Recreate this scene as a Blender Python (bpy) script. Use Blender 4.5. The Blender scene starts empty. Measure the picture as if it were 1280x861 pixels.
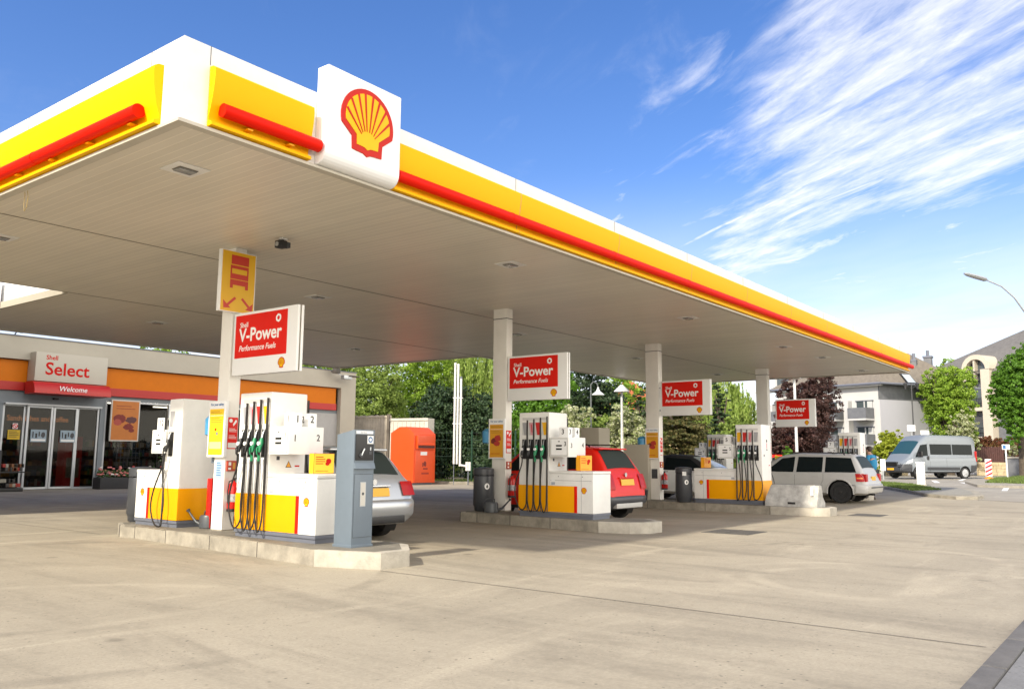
import bpy, bmesh, math, random
import numpy as np
from mathutils import Vector, Matrix
random.seed(7)
rng = np.random.default_rng(11)
scene = bpy.context.scene
col = scene.collection
PI = math.pi

# ---------------------------------------------------------------- camera
CAM_H = 1.27
FPX = 1056.46
YA, PITCH, ROLL = math.radians(37.703), math.radians(7.608), -0.00846
def _basis():
    ex = Vector((math.sin(YA), math.cos(YA), 0)); ey = Vector((math.sin(YA - PI/2), math.cos(YA - PI/2), 0))
    fw = Vector((0, math.cos(PITCH), math.sin(PITCH))); rt = Vector((1, 0, 0)); dn = fw.cross(rt)
    r2 = math.cos(ROLL)*rt + math.sin(ROLL)*dn; d2 = -math.sin(ROLL)*rt + math.cos(ROLL)*dn
    w = lambda v: Vector((ex.dot(v), ey.dot(v), v.z))
    return w(r2), w(d2), w(fw)
RT, DN, FW = _basis()
CAM = Vector((0, 0, CAM_H))
def at(px, py, depth):
    """a point of the place at that depth (metres) along the view"""
    d = (px - 640)*RT + (py - 430.5)*DN + FPX*FW
    return CAM + d*(depth/FPX)
def ground_z(x, y):
    s = x - .9*y
    if s < 10: return 0.0
    if s < 40: return .00025*(s - 10)**2
    return .225 + .004*(s - 40)
def on_ground(px, depth):
    p = at(px, 590, depth); p.z = ground_z(p.x, p.y); return p

cam_data = bpy.data.cameras.new('camera'); cam = bpy.data.objects.new('camera', cam_data); col.objects.link(cam)
cam_data.sensor_width = 36; cam_data.lens = FPX/1280*36; cam_data.clip_end = 2000; cam_data.clip_start = .05
cam.matrix_world = Matrix.Translation(CAM) @ Matrix((RT, -DN, -FW)).transposed().to_4x4()
scene.camera = cam

# ---------------------------------------------------------------- materials
MATS = {}
def mat(name, rgb, rough=.5, metal=0, spec=.5, noise=0, nscale=4, bump=0, bscale=60, coat=0, emit=None, estr=1, rvar=0):
    if name in MATS: return MATS[name]
    m = bpy.data.materials.new(name); m.use_nodes = True; nt = m.node_tree; b = nt.nodes['Principled BSDF']
    b.inputs['Base Color'].default_value = (*rgb, 1); b.inputs['Roughness'].default_value = rough
    b.inputs['Metallic'].default_value = metal; b.inputs['Specular IOR Level'].default_value = spec
    b.inputs['Coat Weight'].default_value = coat; b.inputs['Coat Roughness'].default_value = .05
    if emit: b.inputs['Emission Color'].default_value = (*emit, 1); b.inputs['Emission Strength'].default_value = estr
    tc = nt.nodes.new('ShaderNodeTexCoord')
    if noise or rvar:
        n = nt.nodes.new('ShaderNodeTexNoise'); n.inputs['Scale'].default_value = nscale; n.inputs['Detail'].default_value = 6
        n.inputs['Roughness'].default_value = .65
        nt.links.new(tc.outputs['Object'], n.inputs['Vector'])
        if noise:
            r = nt.nodes.new('ShaderNodeMapRange'); r.inputs[1].default_value = .3; r.inputs[2].default_value = .7
            r.inputs[3].default_value = 1 - noise; r.inputs[4].default_value = 1 + noise*.6
            nt.links.new(n.outputs['Fac'], r.inputs[0])
            v = nt.nodes.new('ShaderNodeVectorMath'); v.operation = 'SCALE'; v.inputs[0].default_value = rgb
            nt.links.new(r.outputs[0], v.inputs['Scale']); nt.links.new(v.outputs[0], b.inputs['Base Color'])
        if rvar:
            r = nt.nodes.new('ShaderNodeMapRange'); r.inputs[1].default_value = .3; r.inputs[2].default_value = .7
            r.inputs[3].default_value = max(0, rough - rvar); r.inputs[4].default_value = min(1, rough + rvar)
            nt.links.new(n.outputs['Fac'], r.inputs[0]); nt.links.new(r.outputs[0], b.inputs['Roughness'])
    if bump:
        n = nt.nodes.new('ShaderNodeTexNoise'); n.inputs['Scale'].default_value = bscale; n.inputs['Detail'].default_value = 4
        nt.links.new(tc.outputs['Object'], n.inputs['Vector'])
        bp = nt.nodes.new('ShaderNodeBump'); bp.inputs['Strength'].default_value = bump; bp.inputs['Distance'].default_value = .02
        nt.links.new(n.outputs['Fac'], bp.inputs['Height']); nt.links.new(bp.outputs[0], b.inputs['Normal'])
    MATS[name] = m; return m

white = mat('white_enamel', (.76, .75, .715), .38, noise=.07, nscale=4, rvar=.1)
white2 = mat('white_panel', (.82, .82, .81), .4, noise=.03, nscale=2)
yellow = mat('yellow_enamel', (.84, .355, .003), .4, spec=.3, noise=.03)
red = mat('red_enamel', (.70, .010, .004), .42, spec=.25, noise=.03)
orange = mat('orange_band', (.58, .155, .004), .5, spec=.2, noise=.05)
greyp = mat('grey_plinth', (.13, .14, .17), .5, noise=.1)
black = mat('black_plastic', (.012, .012, .013), .4)
rubber = mat('black_rubber', (.010, .010, .010), .55)
dgrey = mat('dark_grey_plastic', (.045, .048, .055), .38, noise=.1)
bluegrey = mat('blue_grey_steel', (.13, .165, .20), .4, noise=.06, nscale=5)
chrome = mat('bright_metal', (.6, .6, .6), .25, metal=1)
alu = mat('brushed_aluminium', (.42, .44, .46), .35, metal=.8)
green = mat('green_plastic', (.01, .22, .09), .4)
pink = mat('pink_label', (.6, .2, .25), .5)
colw = mat('column_paint', (.78, .755, .70), .45, noise=.06, nscale=2)
beige = mat('beige_panel', (.41, .375, .305), .6, noise=.05, nscale=1.5)
ink = mat('black_ink', (.02, .02, .02), .6)
redink = mat('red_ink', (.52, .008, .006), .6, spec=.15)
whiteink = mat('white_ink', (.85, .84, .82), .5)
paper = mat('paper_white', (.75, .75, .73), .7)
blueink = mat('blue_ink', (.03, .13, .32), .5)
brownred = mat('dark_red_print', (.20, .02, .012), .6, noise=.4, nscale=20)

# ---------------------------------------------------------------- mesh builder
class MB:
    def __init__(s): s.bm = bmesh.new(); s.mats = []
    def mi(s, m):
        if m not in s.mats: s.mats.append(m)
        return s.mats.index(m)
    def face(s, pts, m, smooth=False):
        vs = [s.bm.verts.new(p) for p in pts]
        f = s.bm.faces.new(vs); f.material_index = s.mi(m); f.smooth = smooth; return f
    def grid(s, rows, m, smooth=True, closed=False):
        V = [[s.bm.verts.new(p) for p in r] for r in rows]; i0 = s.mi(m)
        n = len(V[0])
        for a in range(len(V) - 1):
            for b in range(n if closed else n - 1):
                c = (b + 1) % n
                try:
                    f = s.bm.faces.new((V[a][b], V[a][c], V[a+1][c], V[a+1][b])); f.material_index = i0; f.smooth = smooth
                except ValueError: pass
        return V
    def box(s, a, b, m, bev=0):
        x0, y0, z0 = [min(p, q) for p, q in zip(a, b)]; x1, y1, z1 = [max(p, q) for p, q in zip(a, b)]
        P = [(x0,y0,z0),(x1,y0,z0),(x1,y1,z0),(x0,y1,z0),(x0,y0,z1),(x1,y0,z1),(x1,y1,z1),(x0,y1,z1)]
        V = [s.bm.verts.new(p) for p in P]; fs = []
        for q in ((3,2,1,0),(4,5,6,7),(0,1,5,4),(1,2,6,5),(2,3,7,6),(3,0,4,7)):
            f = s.bm.faces.new([V[i] for i in q]); f.material_index = s.mi(m); fs.append(f)
        if bev:
            es = list({e for f in fs for e in f.edges})
            r = bmesh.ops.bevel(s.bm, geom=es, offset=bev, segments=2, profile=.7, affect='EDGES', clamp_overlap=True)
            for f in r['faces']: f.material_index = s.mi(m); f.smooth = True
        return s
    def prism(s, poly, axis, a, b, m, bev=0):
        """poly: 2D points; axis 'x' -> (y,z), 'y' -> (x,z), 'z' -> (x,y)"""
        def P(p, t): return {'x': (t, p[0], p[1]), 'y': (p[0], t, p[1]), 'z': (p[0], p[1], t)}[axis]
        A = [s.bm.verts.new(P(p, a)) for p in poly]; B = [s.bm.verts.new(P(p, b)) for p in poly]; fs = []
        n = len(poly)
        fs.append(s.bm.faces.new(A[::-1])); fs.append(s.bm.faces.new(B))
        for i in range(n):
            j = (i + 1) % n; fs.append(s.bm.faces.new((A[i], A[j], B[j], B[i])))
        for f in fs: f.material_index = s.mi(m)
        if bev:
            es = list({e for f in fs for e in f.edges})
            r = bmesh.ops.bevel(s.bm, geom=es, offset=bev, segments=2, profile=.7, affect='EDGES', clamp_overlap=True)
            for f in r['faces']: f.material_index = s.mi(m); f.smooth = True
        bmesh.ops.recalc_face_normals(s.bm, faces=[f for f in s.bm.faces if f.is_valid])
        return s
    def tube(s, pts, r, m, seg=10, caps=True):
        pts = [Vector(p) for p in pts]; n = len(pts); rr = r if isinstance(r, (list, tuple)) else [r]*n
        rows = []; prev = None
        for i, p in enumerate(pts):
            t = (pts[min(i+1, n-1)] - pts[max(i-1, 0)]).normalized()
            if prev is None:
                u = t.orthogonal().normalized()
            else:
                u = (prev - t*prev.dot(t)).normalized()
            prev = u; v = t.cross(u)
            rows.append([p + rr[i]*(math.cos(2*PI*k/seg)*u + math.sin(2*PI*k/seg)*v) for k in range(seg)])
        V = s.grid(rows, m, True, True)
        if caps:
            for ring, fl in ((V[0], True), (V[-1], False)):
                try:
                    f = s.bm.faces.new(ring[::-1] if fl else ring); f.material_index = s.mi(m)
                except ValueError: pass
        return s
    def lathe(s, prof, m, c=(0, 0, 0), seg=24, sx=1, sy=1):
        rows = [[(c[0] + sx*r*math.cos(2*PI*k/seg), c[1] + sy*r*math.sin(2*PI*k/seg), c[2] + z) for k in range(seg)] for r, z in prof]
        V = s.grid(rows, m, True, True)
        f = s.bm.faces.new(V[0][::-1]); f.material_index = s.mi(m)
        f = s.bm.faces.new(V[-1]); f.material_index = s.mi(m)
        return s
    def disc(s, c, r, normal, m, seg=24, th=.003):
        c = Vector(c); n = Vector(normal).normalized(); s.tube([c, c + n*th], r, m, seg)
        return s
    def build(s, name, parent=None, loc=None, auto=40):
        me = bpy.data.meshes.new(name)
        bmesh.ops.recalc_face_normals(s.bm, faces=s.bm.faces[:])
        s.bm.to_mesh(me); s.bm.free()
        for m in s.mats: me.materials.append(m)
        o = bpy.data.objects.new(name, me); col.objects.link(o)
        if parent: o.parent = parent
        if loc: o.location = loc
        if auto:
            try: me.set_sharp_from_angle(angle=math.radians(auto))
            except Exception: pass
        return o

def tag(o, label=None, cat=None, group=None, kind=None):
    if label: o['label'] = label
    if cat: o['category'] = cat
    if group: o['group'] = group
    if kind: o['kind'] = kind
    return o
def thing(name, label, cat, loc=(0, 0, 0), rz=0, group=None):
    o = bpy.data.objects.new(name, None); col.objects.link(o); o.empty_display_size = .2
    o.location = loc; o.rotation_euler = (0, 0, rz); return tag(o, label, cat, group)
def copy_tree(o, parent=None):
    c = o.copy(); col.objects.link(c); c.parent = parent
    for ch in list(o.children): copy_tree(ch, c)
    return c
FACE = {'-x': ((0, -1, 0), (0, 0, 1), (-1, 0, 0)), '+x': ((0, 1, 0), (0, 0, 1), (1, 0, 0)), '-y': ((1, 0, 0), (0, 0, 1), (0, -1, 0)), '+y': ((-1, 0, 0), (0, 0, 1), (0, 1, 0))}
def face_matrix(face, loc):
    u, v, n = [Vector(a) for a in FACE[face]]
    M = Matrix((u, v, n)).transposed().to_4x4(); M.translation = Vector(loc); return M
def text(name, s, size, m, face, loc, parent=None, bold=0.0, align='LEFT', shear=0, ext=.001, width=1.0, spacing=1.0):
    cu = bpy.data.curves.new(name, 'FONT'); cu.body = s; cu.size = size; cu.extrude = ext; cu.offset = bold*size
    cu.align_x = align; cu.align_y = 'CENTER'; cu.shear = shear; cu.space_character = spacing; cu.resolution_u = 3
    t = bpy.data.objects.new(name, cu); col.objects.link(t)
    dg = bpy.context.evaluated_depsgraph_get()
    me = bpy.data.meshes.new_from_object(t.evaluated_get(dg)); bpy.data.objects.remove(t); bpy.data.curves.remove(cu)
    M = face_matrix(face, loc) @ Matrix.Diagonal((width, 1, 1, 1)); me.transform(M)
    me.materials.clear(); me.materials.append(m)
    o = bpy.data.objects.new(name, me); col.objects.link(o)
    if parent: o.parent = parent
    return o
# planar drawing on a face: u to the right, v up, raised by h
def flat(mb, face, loc, polys, h0=0.0, h1=.002):
    M = face_matrix(face, loc)
    for qi, (poly, m) in enumerate(polys):
        if len(polys) < 60: h0, h1 = h0 + (.00025 if qi else 0), h1 + (.00025 if qi else 0)
        A = [mb.bm.verts.new(M @ Vector((p[0], p[1], h0))) for p in poly]; B = [mb.bm.verts.new(M @ Vector((p[0], p[1], h1))) for p in poly]
        i = mb.mi(m); n = len(poly)
        try:
            fs = [mb.bm.faces.new(B), mb.bm.faces.new(A[::-1])] + [mb.bm.faces.new((A[k], A[(k+1) % n], B[(k+1) % n], B[k])) for k in range(n)]
        except ValueError: continue
        for f in fs: f.material_index = i
def rect(u0, v0, u1, v1): return [(u0, v0), (u1, v0), (u1, v1), (u0, v1)]
def circ(u, v, r, n=20, ry=None): return [(u + r*math.cos(2*PI*k/n), v + (ry or r)*math.sin(2*PI*k/n)) for k in range(n)]
def shell_outline(k=1.0):
    P = []
    for i in range(25):
        a = math.radians(-14 + i*(208/24)); P.append((1.0*math.cos(a)*k, (.02 + .98*math.sin(a))*k))
    P += [(-.58*k, -.52*k), (-.56*k, -.90*k), (-.14*k, -.93*k), (0, -1.0*k), (.14*k, -.93*k), (.56*k, -.90*k), (.58*k, -.52*k)]
    return P
shell_red = mat('emblem_red', (.52, .018, .010), .5, spec=.2); shell_yel = mat('emblem_yellow', (.80, .46, .01), .5, spec=.2)
def emblem(mb, face, loc, r, relief=.004):
    """scallop emblem: red outline, yellow fan with red ribs"""
    S = lambda P: [(p[0]*r, p[1]*r) for p in P]
    flat(mb, face, loc, [(S(shell_outline()), shell_red)], 0, relief)
    inner = []
    for i in range(25):
        a = math.radians(-10 + i*(200/24)); inner.append((.84*math.cos(a), .03 + .82*math.sin(a)))
    inner += [(-.42, -.44), (-.40, -.72), (-.12, -.74), (0, -.80), (.12, -.74), (.40, -.72), (.42, -.44)]
    flat(mb, face, loc, [(S(inner), shell_yel)], relief, relief*1.5)
    ribs = []
    for a in (22, 47, 69, 90-0.01, 111, 133, 158):
        if a == 90-0.01: continue
    for a in (14, 38, 61, 79.5, 100.5, 119, 142, 166):
        if a in (14, 166): pass
        t = math.radians(a); ex, ey = .84*math.cos(t), .04 + .82*math.sin(t)
        bx, by = math.cos(t)*.26, -.42 + math.sin(t)*.16
        d = Vector((ex - bx, ey - by)).normalized(); nx, ny = -d.y, d.x
        w0, w1 = .010, .034
        ribs.append(([(bx + nx*w0, by + ny*w0), (bx - nx*w0, by - ny*w0), (ex - nx*w1, ey - ny*w1), (ex + nx*w1, ey + ny*w1)], shell_red))
    flat(mb, face, loc, [(S(p), m) for p, m in ribs], relief*1.5, relief*2)
# ---------------------------------------------------------------- light and sky
SUN_EL = math.radians(38); SUN_H = Vector((-1, .03)).normalized()
world = bpy.data.worlds.new('World'); scene.world = world; world.use_nodes = True
nt = world.node_tree; nt.nodes.clear()
N = lambda t, **k: nt.nodes.new(t)
out = N('ShaderNodeOutputWorld'); bg = N('ShaderNodeBackground'); bg.inputs['Strength'].default_value = .125
sky = N('ShaderNodeTexSky'); sky.sky_type = 'NISHITA'; sky.sun_disc = False; sky.sun_elevation = SUN_EL
sky.sun_rotation = math.atan2(SUN_H.x, SUN_H.y); sky.air_density = 1.0; sky.dust_density = .6; sky.ozone_density = 2.5; sky.altitude = 200
def math_n(op, a, b=None, c=None):
    n = N('ShaderNodeMath'); n.operation = op
    for i, v in enumerate((a, b, c)):
        if v is None: continue
        if isinstance(v, (int, float)): n.inputs[i].default_value = v
        else: nt.links.new(v, n.inputs[i])
    return n.outputs[0]
def smooth(v, a, b, lo=0, hi=1):
    n = N('ShaderNodeMapRange'); n.interpolation_type = 'SMOOTHSTEP'; nt.links.new(v, n.inputs[0])
    for i, q in enumerate((a, b, lo, hi)): n.inputs[i+1].default_value = q
    return n.outputs[0]
tc = N('ShaderNodeTexCoord'); sep = N('ShaderNodeSeparateXYZ'); nt.links.new(tc.outputs['Generated'], sep.inputs[0])
zc = math_n('MAXIMUM', sep.outputs[2], .03)
px_ = math_n('DIVIDE', sep.outputs[0], zc); py_ = math_n('DIVIDE', sep.outputs[1], zc)
A = math_n('ADD', math_n('MULTIPLY', px_, .60), math_n('MULTIPLY', py_, .80))     # along the streaks of the cirrus
Bq = math_n('SUBTRACT', math_n('MULTIPLY', px_, .80), math_n('MULTIPLY', py_, .60))
def cloud_noise(sa, sb, off, detail, rough, dist=0.0):
    c = N('ShaderNodeCombineXYZ'); nt.links.new(math_n('MULTIPLY', A, sa), c.inputs[0]); nt.links.new(math_n('MULTIPLY', Bq, sb), c.inputs[1]); c.inputs[2].default_value = off
    n = N('ShaderNodeTexNoise'); n.inputs['Scale'].default_value = 1; n.inputs['Detail'].default_value = detail; n.inputs['Roughness'].default_value = rough
    n.inputs['Distortion'].default_value = dist
    nt.links.new(c.outputs[0], n.inputs['Vector']); return n.outputs['Fac']
big = cloud_noise(1.1, 1.9, 3.1, 4, .55)
streak = cloud_noise(1.3, 5.5, 1.7, 10, .62, .35)
fine = cloud_noise(5, 17, 8.3, 8, .66, .3)
Bw = math_n('ADD', Bq, math_n('MULTIPLY', math_n('SUBTRACT', big, .5), .8))
zone = math_n('MULTIPLY', smooth(math_n('SUBTRACT', Bw, math_n('MULTIPLY', A, .40)), .12, .72), smooth(Bw, 2.15, 2.8, 1, .16))
zone = math_n('MULTIPLY', zone, smooth(A, 3.9, 5.6, 1, .35))
zone = math_n('MULTIPLY', zone, smooth(A, -1.5, .6, .15, 1))
wisps = math_n('MULTIPLY', smooth(cloud_noise(1.3, 3.2, 5.9, 8, .62, .8), .54, .74), .9)
dens = math_n('ADD', math_n('MULTIPLY', streak, .62), math_n('MULTIPLY', fine, .38))
dens = math_n('ADD', dens, math_n('MULTIPLY', math_n('SUBTRACT', zone, .5), .34))
cl = math_n('MULTIPLY', smooth(dens, .43, .92), math_n('MINIMUM', math_n('ADD', zone, .12), 1))
# thin straight trail
ln = math_n('SUBTRACT', Bq, math_n('ADD', 1.90, math_n('MULTIPLY', A, -.025)))
ln = math_n('ADD', ln, math_n('MULTIPLY', math_n('SUBTRACT', cloud_noise(3, 3, 2, 3, .5), .5), .05))
trail = math_n('MULTIPLY', smooth(math_n('ABSOLUTE', ln), .002, .022, 1, 0), math_n('MULTIPLY', smooth(A, 1.6, 2.3), smooth(A, 3.3, 3.8, .8, 0)))
trail = math_n('MULTIPLY', trail, smooth(fine, .3, .6, .35, 1))
low = smooth(sep.outputs[2], .03, .34, .85, 0)                                       # thin veil of cloud low over the horizon
low = math_n('MULTIPLY', low, smooth(cloud_noise(.5, .9, 12, 4, .6), .25, .7, .55, 1))
tot = math_n('MAXIMUM', math_n('MAXIMUM', cl, trail), math_n('MAXIMUM', math_n('MULTIPLY', wisps, smooth(Bq, .7, 1.3, .04, .9)), low))
tot = math_n('MINIMUM', tot, .86)
# unseen bright cloud added on the street side, behind the viewer, to fill shaded faces
fill_cloud = math_n('ADD', math_n('MULTIPLY', sep.outputs[1], -.93), math_n('MULTIPLY', sep.outputs[0], -.37))
fill_cloud = math_n('MULTIPLY', smooth(math_n('ADD', fill_cloud, math_n('MULTIPLY', math_n('SUBTRACT', cloud_noise(.8, .9, 21, 5, .6), .5), .5)), .02, .45), smooth(sep.outputs[2], .0, .85, 1, .25))
hs = N('ShaderNodeHueSaturation'); hs.inputs['Hue'].default_value = .508; hs.inputs['Saturation'].default_value = 1.28; hs.inputs['Value'].default_value = .90
nt.links.new(sky.outputs[0], hs.inputs['Color'])
mx = N('ShaderNodeMix'); mx.data_type = 'RGBA'; nt.links.new(tot, mx.inputs[0]); 
tint = N('ShaderNodeMix'); tint.data_type = 'RGBA'; tint.blend_type = 'MULTIPLY'; tint.inputs[0].default_value = 1; nt.links.new(hs.outputs[0], tint.inputs[6]); tint.inputs[7].default_value = (1.06, .93, 1.0, 1)
nt.links.new(tint.outputs[2], mx.inputs[6]); mx.inputs[7].default_value = (4.9, 5.0, 5.5, 1)
mx2 = N('ShaderNodeMix'); mx2.data_type = 'RGBA'; nt.links.new(fill_cloud, mx2.inputs[0]); nt.links.new(mx.outputs[2], mx2.inputs[6]); mx2.inputs[7].default_value = (15.5, 14.8, 13.6, 1)
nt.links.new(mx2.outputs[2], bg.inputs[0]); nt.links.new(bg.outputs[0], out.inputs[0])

sd = bpy.data.lights.new('sun', 'SUN'); sd.energy = 2.9; sd.angle = math.radians(2.5); sd.color = (1, .94, .84)
so = bpy.data.objects.new('sun', sd); col.objects.link(so)
dirv = Vector((SUN_H.x*math.cos(SUN_EL), SUN_H.y*math.cos(SUN_EL), math.sin(SUN_EL)))
so.rotation_euler = dirv.to_track_quat('Z', 'Y').to_euler(); so.location = (-10, -10, 20)
scene.view_settings.view_transform = 'Standard'; scene.view_settings.look = 'None'; scene.view_settings.gamma = 1
scene.view_settings.exposure = 1.02
scene.view_settings.use_white_balance = True; scene.view_settings.white_balance_temperature = 6900; scene.view_settings.white_balance_tint = 8; scene.view_settings.use_curve_mapping = False
scene.cycles.max_bounces = 7; scene.cycles.diffuse_bounces = 4; scene.cycles.use_denoising = True
scene.cycles.transparent_max_bounces = 12

# ---------------------------------------------------------------- ground
def ground_sheet(name, xs, ys, dz, m, mask=None):
    mb = MB(); V = {}
    for i, x in enumerate(xs):
        for j, y in enumerate(ys): V[i, j] = mb.bm.verts.new((x, y, ground_z(x, y) + dz))
    k = mb.mi(m)
    for i in range(len(xs)-1):
        for j in range(len(ys)-1):
            f = mb.bm.faces.new((V[i, j], V[i+1, j], V[i+1, j+1], V[i, j+1])); f.material_index = k; f.smooth = True
    return tag(mb.build(name, auto=0), kind='structure')
def ground_poly(name, pts, dz, m, step=1.0, thick=0):
    """a sheet laid on the terrain inside an outline"""
    bm = bmesh.new(); vs = [bm.verts.new((p[0], p[1], 0)) for p in pts]; bm.faces.new(vs)
    xs = [p[0] for p in pts]; ys = [p[1] for p in pts]
    x = math.floor(min(xs)) + step
    while x < max(xs):
        bmesh.ops.bisect_plane(bm, geom=bm.verts[:] + bm.edges[:] + bm.faces[:], plane_co=(x, 0, 0), plane_no=(1, 0, 0)); x += step
    y = math.floor(min(ys)) + step
    while y < max(ys):
        bmesh.ops.bisect_plane(bm, geom=bm.verts[:] + bm.edges[:] + bm.faces[:], plane_co=(0, y, 0), plane_no=(0, 1, 0)); y += step
    if thick:
        r = bmesh.ops.extrude_face_region(bm, geom=bm.faces[:])
        for v in [g for g in r['geom'] if isinstance(g, bmesh.types.BMVert)]: v.co.z = 1
        for v in bm.verts: v.co.z = ground_z(v.co.x, v.co.y) + (dz if v.co.z > .5 else dz - thick)
    else:
        for v in bm.verts: v.co.z = ground_z(v.co.x, v.co.y) + dz
    bmesh.ops.recalc_face_normals(bm, faces=bm.faces[:])
    me = bpy.data.meshes.new(name); bm.to_mesh(me); bm.free(); me.materials.append(m)
    o = bpy.data.objects.new(name, me); col.objects.link(o); return tag(o, kind='structure')

def ground_material(name, base, stain, specks, lanes=False):
    m = bpy.data.materials.new(name); m.use_nodes = True; t = m.node_tree; b = t.nodes['Principled BSDF']; b.inputs['Roughness'].default_value = .82
    g = t.nodes.new('ShaderNodeNewGeometry')
    def noise(sc, det, ro, vec=None, dist=0):
        n = t.nodes.new('ShaderNodeTexNoise'); n.inputs['Scale'].default_value = sc; n.inputs['Detail'].default_value = det; n.inputs['Roughness'].default_value = ro
        n.inputs['Distortion'].default_value = dist
        t.links.new(vec or g.outputs['Position'], n.inputs['Vector']); return n.outputs['Fac']
    def rng_(v, a, b_, c, d, sm=True):
        r = t.nodes.new('ShaderNodeMapRange'); r.interpolation_type = 'SMOOTHSTEP' if sm else 'LINEAR'; t.links.new(v, r.inputs[0])
        for i, q in enumerate((a, b_, c, d)): r.inputs[i+1].default_value = q
        return r.outputs[0]
    def mixc(f, c1, c2, mode='MIX'):
        x = t.nodes.new('ShaderNodeMix'); x.data_type = 'RGBA'; x.blend_type = mode
        if isinstance(f, float): x.inputs[0].default_value = f
        else: t.links.new(f, x.inputs[0])
        for i, c in ((6, c1), (7, c2)):
            if isinstance(c, tuple): x.inputs[i].default_value = (*c, 1)
            else: t.links.new(c, x.inputs[i])
        return x.outputs[2]
    # traffic streaks run along the lanes (Y)
    mp = t.nodes.new('ShaderNodeMapping'); mp.inputs['Scale'].default_value = (1.0, .22, 1); t.links.new(g.outputs['Position'], mp.inputs[0])
    mp2 = t.nodes.new('ShaderNodeMapping'); mp2.inputs['Scale'].default_value = (.3, 1.2, 1); mp2.inputs['Rotation'].default_value = (0, 0, .5); t.links.new(g.outputs['Position'], mp2.inputs[0])
    c = mixc(rng_(noise(.35, 5, .6), .35, .66, 0, 1), base, tuple(x*.78 for x in base))
    c = mixc(rng_(noise(1.1, 8, .68, mp.outputs[0], .6), .44, .70, 0, .8), c, stain)
    c = mixc(rng_(noise(.9, 7, .66, mp2.outputs[0], .8), .52, .72, 0, .75), c, tuple(min(1, x*1.25) for x in base))
    c = mixc(rng_(noise(4.5, 6, .7), .58, .72, 0, .5), c, stain)
    c = mixc(rng_(noise(12, 5, .75), .35, .7, 0, .22), c, tuple(min(1, x*1.3) for x in base))
    c = mixc(rng_(noise(38, 3, .6), .35, .7, .30, 0), c, tuple(x*.55 for x in base))
    v = t.nodes.new('ShaderNodeTexVoronoi'); v.inputs['Scale'].default_value = 11; t.links.new(g.outputs['Position'], v.inputs['Vector'])
    sp = rng_(v.outputs['Distance'], .05, .16, 1, 0)
    spm = t.nodes.new('ShaderNodeMath'); spm.operation = 'MULTIPLY'; t.links.new(sp, spm.inputs[0]); t.links.new(rng_(noise(1.7, 4, .6), .42, .6, .1, specks), spm.inputs[1])
    c = mixc(spm.outputs[0], c, tuple(x*.35 for x in stain))
    v2 = t.nodes.new('ShaderNodeTexVoronoi'); v2.inputs['Scale'].default_value = 34; t.links.new(g.outputs['Position'], v2.inputs['Vector'])
    sm2 = t.nodes.new('ShaderNodeMath'); sm2.operation = 'MULTIPLY'; t.links.new(rng_(v2.outputs['Distance'], .08, .22, 1, 0), sm2.inputs[0]); t.links.new(rng_(noise(.9, 5, .6), .40, .6, .05, .6), sm2.inputs[1])
    c = mixc(sm2.outputs[0], c, tuple(x*.5 for x in stain))
    if lanes:
        for cx, cy, rr_, st_, lighter in ((9.6, 2.6, 1.15, .30, 1), (9.75, 2.75, 1.45, .22, 1), (12.2, 3.0, 1.3, .25, 1), (4.5, 9.5, 3.4, .30, 0), (4.5, 9.5, 4.9, .30, 0), (15.5, 10.5, 6.2, .35, 0), (15.5, 10.5, 7.6, .35, 0), (2.5, 6.5, 2.6, .25, 1), (22, 12, 8.2, .3, 0)):
            vs_ = t.nodes.new('ShaderNodeVectorMath'); vs_.operation = 'DISTANCE'; vs_.inputs[1].default_value = (cx, cy, 0); t.links.new(g.outputs['Position'], vs_.inputs[0])
            sb = t.nodes.new('ShaderNodeMath'); sb.operation = 'SUBTRACT'; t.links.new(vs_.outputs['Value'], sb.inputs[0]); sb.inputs[1].default_value = rr_
            ab = t.nodes.new('ShaderNodeMath'); ab.operation = 'ABSOLUTE'; t.links.new(sb.outputs[0], ab.inputs[0])
            mm = t.nodes.new('ShaderNodeMath'); mm.operation = 'MULTIPLY'; t.links.new(rng_(ab.outputs[0], .04, .13, st_, 0), mm.inputs[0]); t.links.new(rng_(noise(.55 + cx*.01, 5, .6), .48, .62, 0, 1), mm.inputs[1])
            c = mixc(mm.outputs[0], c, tuple(min(1, x*1.35) for x in base) if lighter else tuple(x*.6 for x in stain))
        vo = t.nodes.new('ShaderNodeTexVoronoi'); vo.inputs['Scale'].default_value = 1.6; t.links.new(g.outputs['Position'], vo.inputs['Vector'])
        mo = t.nodes.new('ShaderNodeMath'); mo.operation = 'MULTIPLY'; t.links.new(rng_(vo.outputs['Distance'], .06, .16, .55, 0), mo.inputs[0]); t.links.new(rng_(noise(.42, 4, .6), .50, .62, 0, 1), mo.inputs[1])
        c = mixc(mo.outputs[0], c, tuple(x*.45 for x in stain))
        sp_ = t.nodes.new('ShaderNodeSeparateXYZ'); t.links.new(g.outputs['Position'], sp_.inputs[0])
        def mth(op, a_, b__):
            n_ = t.nodes.new('ShaderNodeMath'); n_.operation = op
            for i, v_ in enumerate((a_, b__)):
                if isinstance(v_, (int, float)): n_.inputs[i].default_value = v_
                else: t.links.new(v_, n_.inputs[i])
            return n_.outputs[0]
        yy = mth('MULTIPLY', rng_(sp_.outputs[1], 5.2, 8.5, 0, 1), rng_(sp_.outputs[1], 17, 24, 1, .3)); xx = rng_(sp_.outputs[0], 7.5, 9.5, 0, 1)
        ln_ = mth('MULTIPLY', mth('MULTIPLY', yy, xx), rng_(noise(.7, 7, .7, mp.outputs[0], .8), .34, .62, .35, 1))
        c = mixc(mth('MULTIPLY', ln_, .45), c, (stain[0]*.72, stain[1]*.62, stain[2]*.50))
    t.links.new(c, b.inputs['Base Color'])
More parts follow.
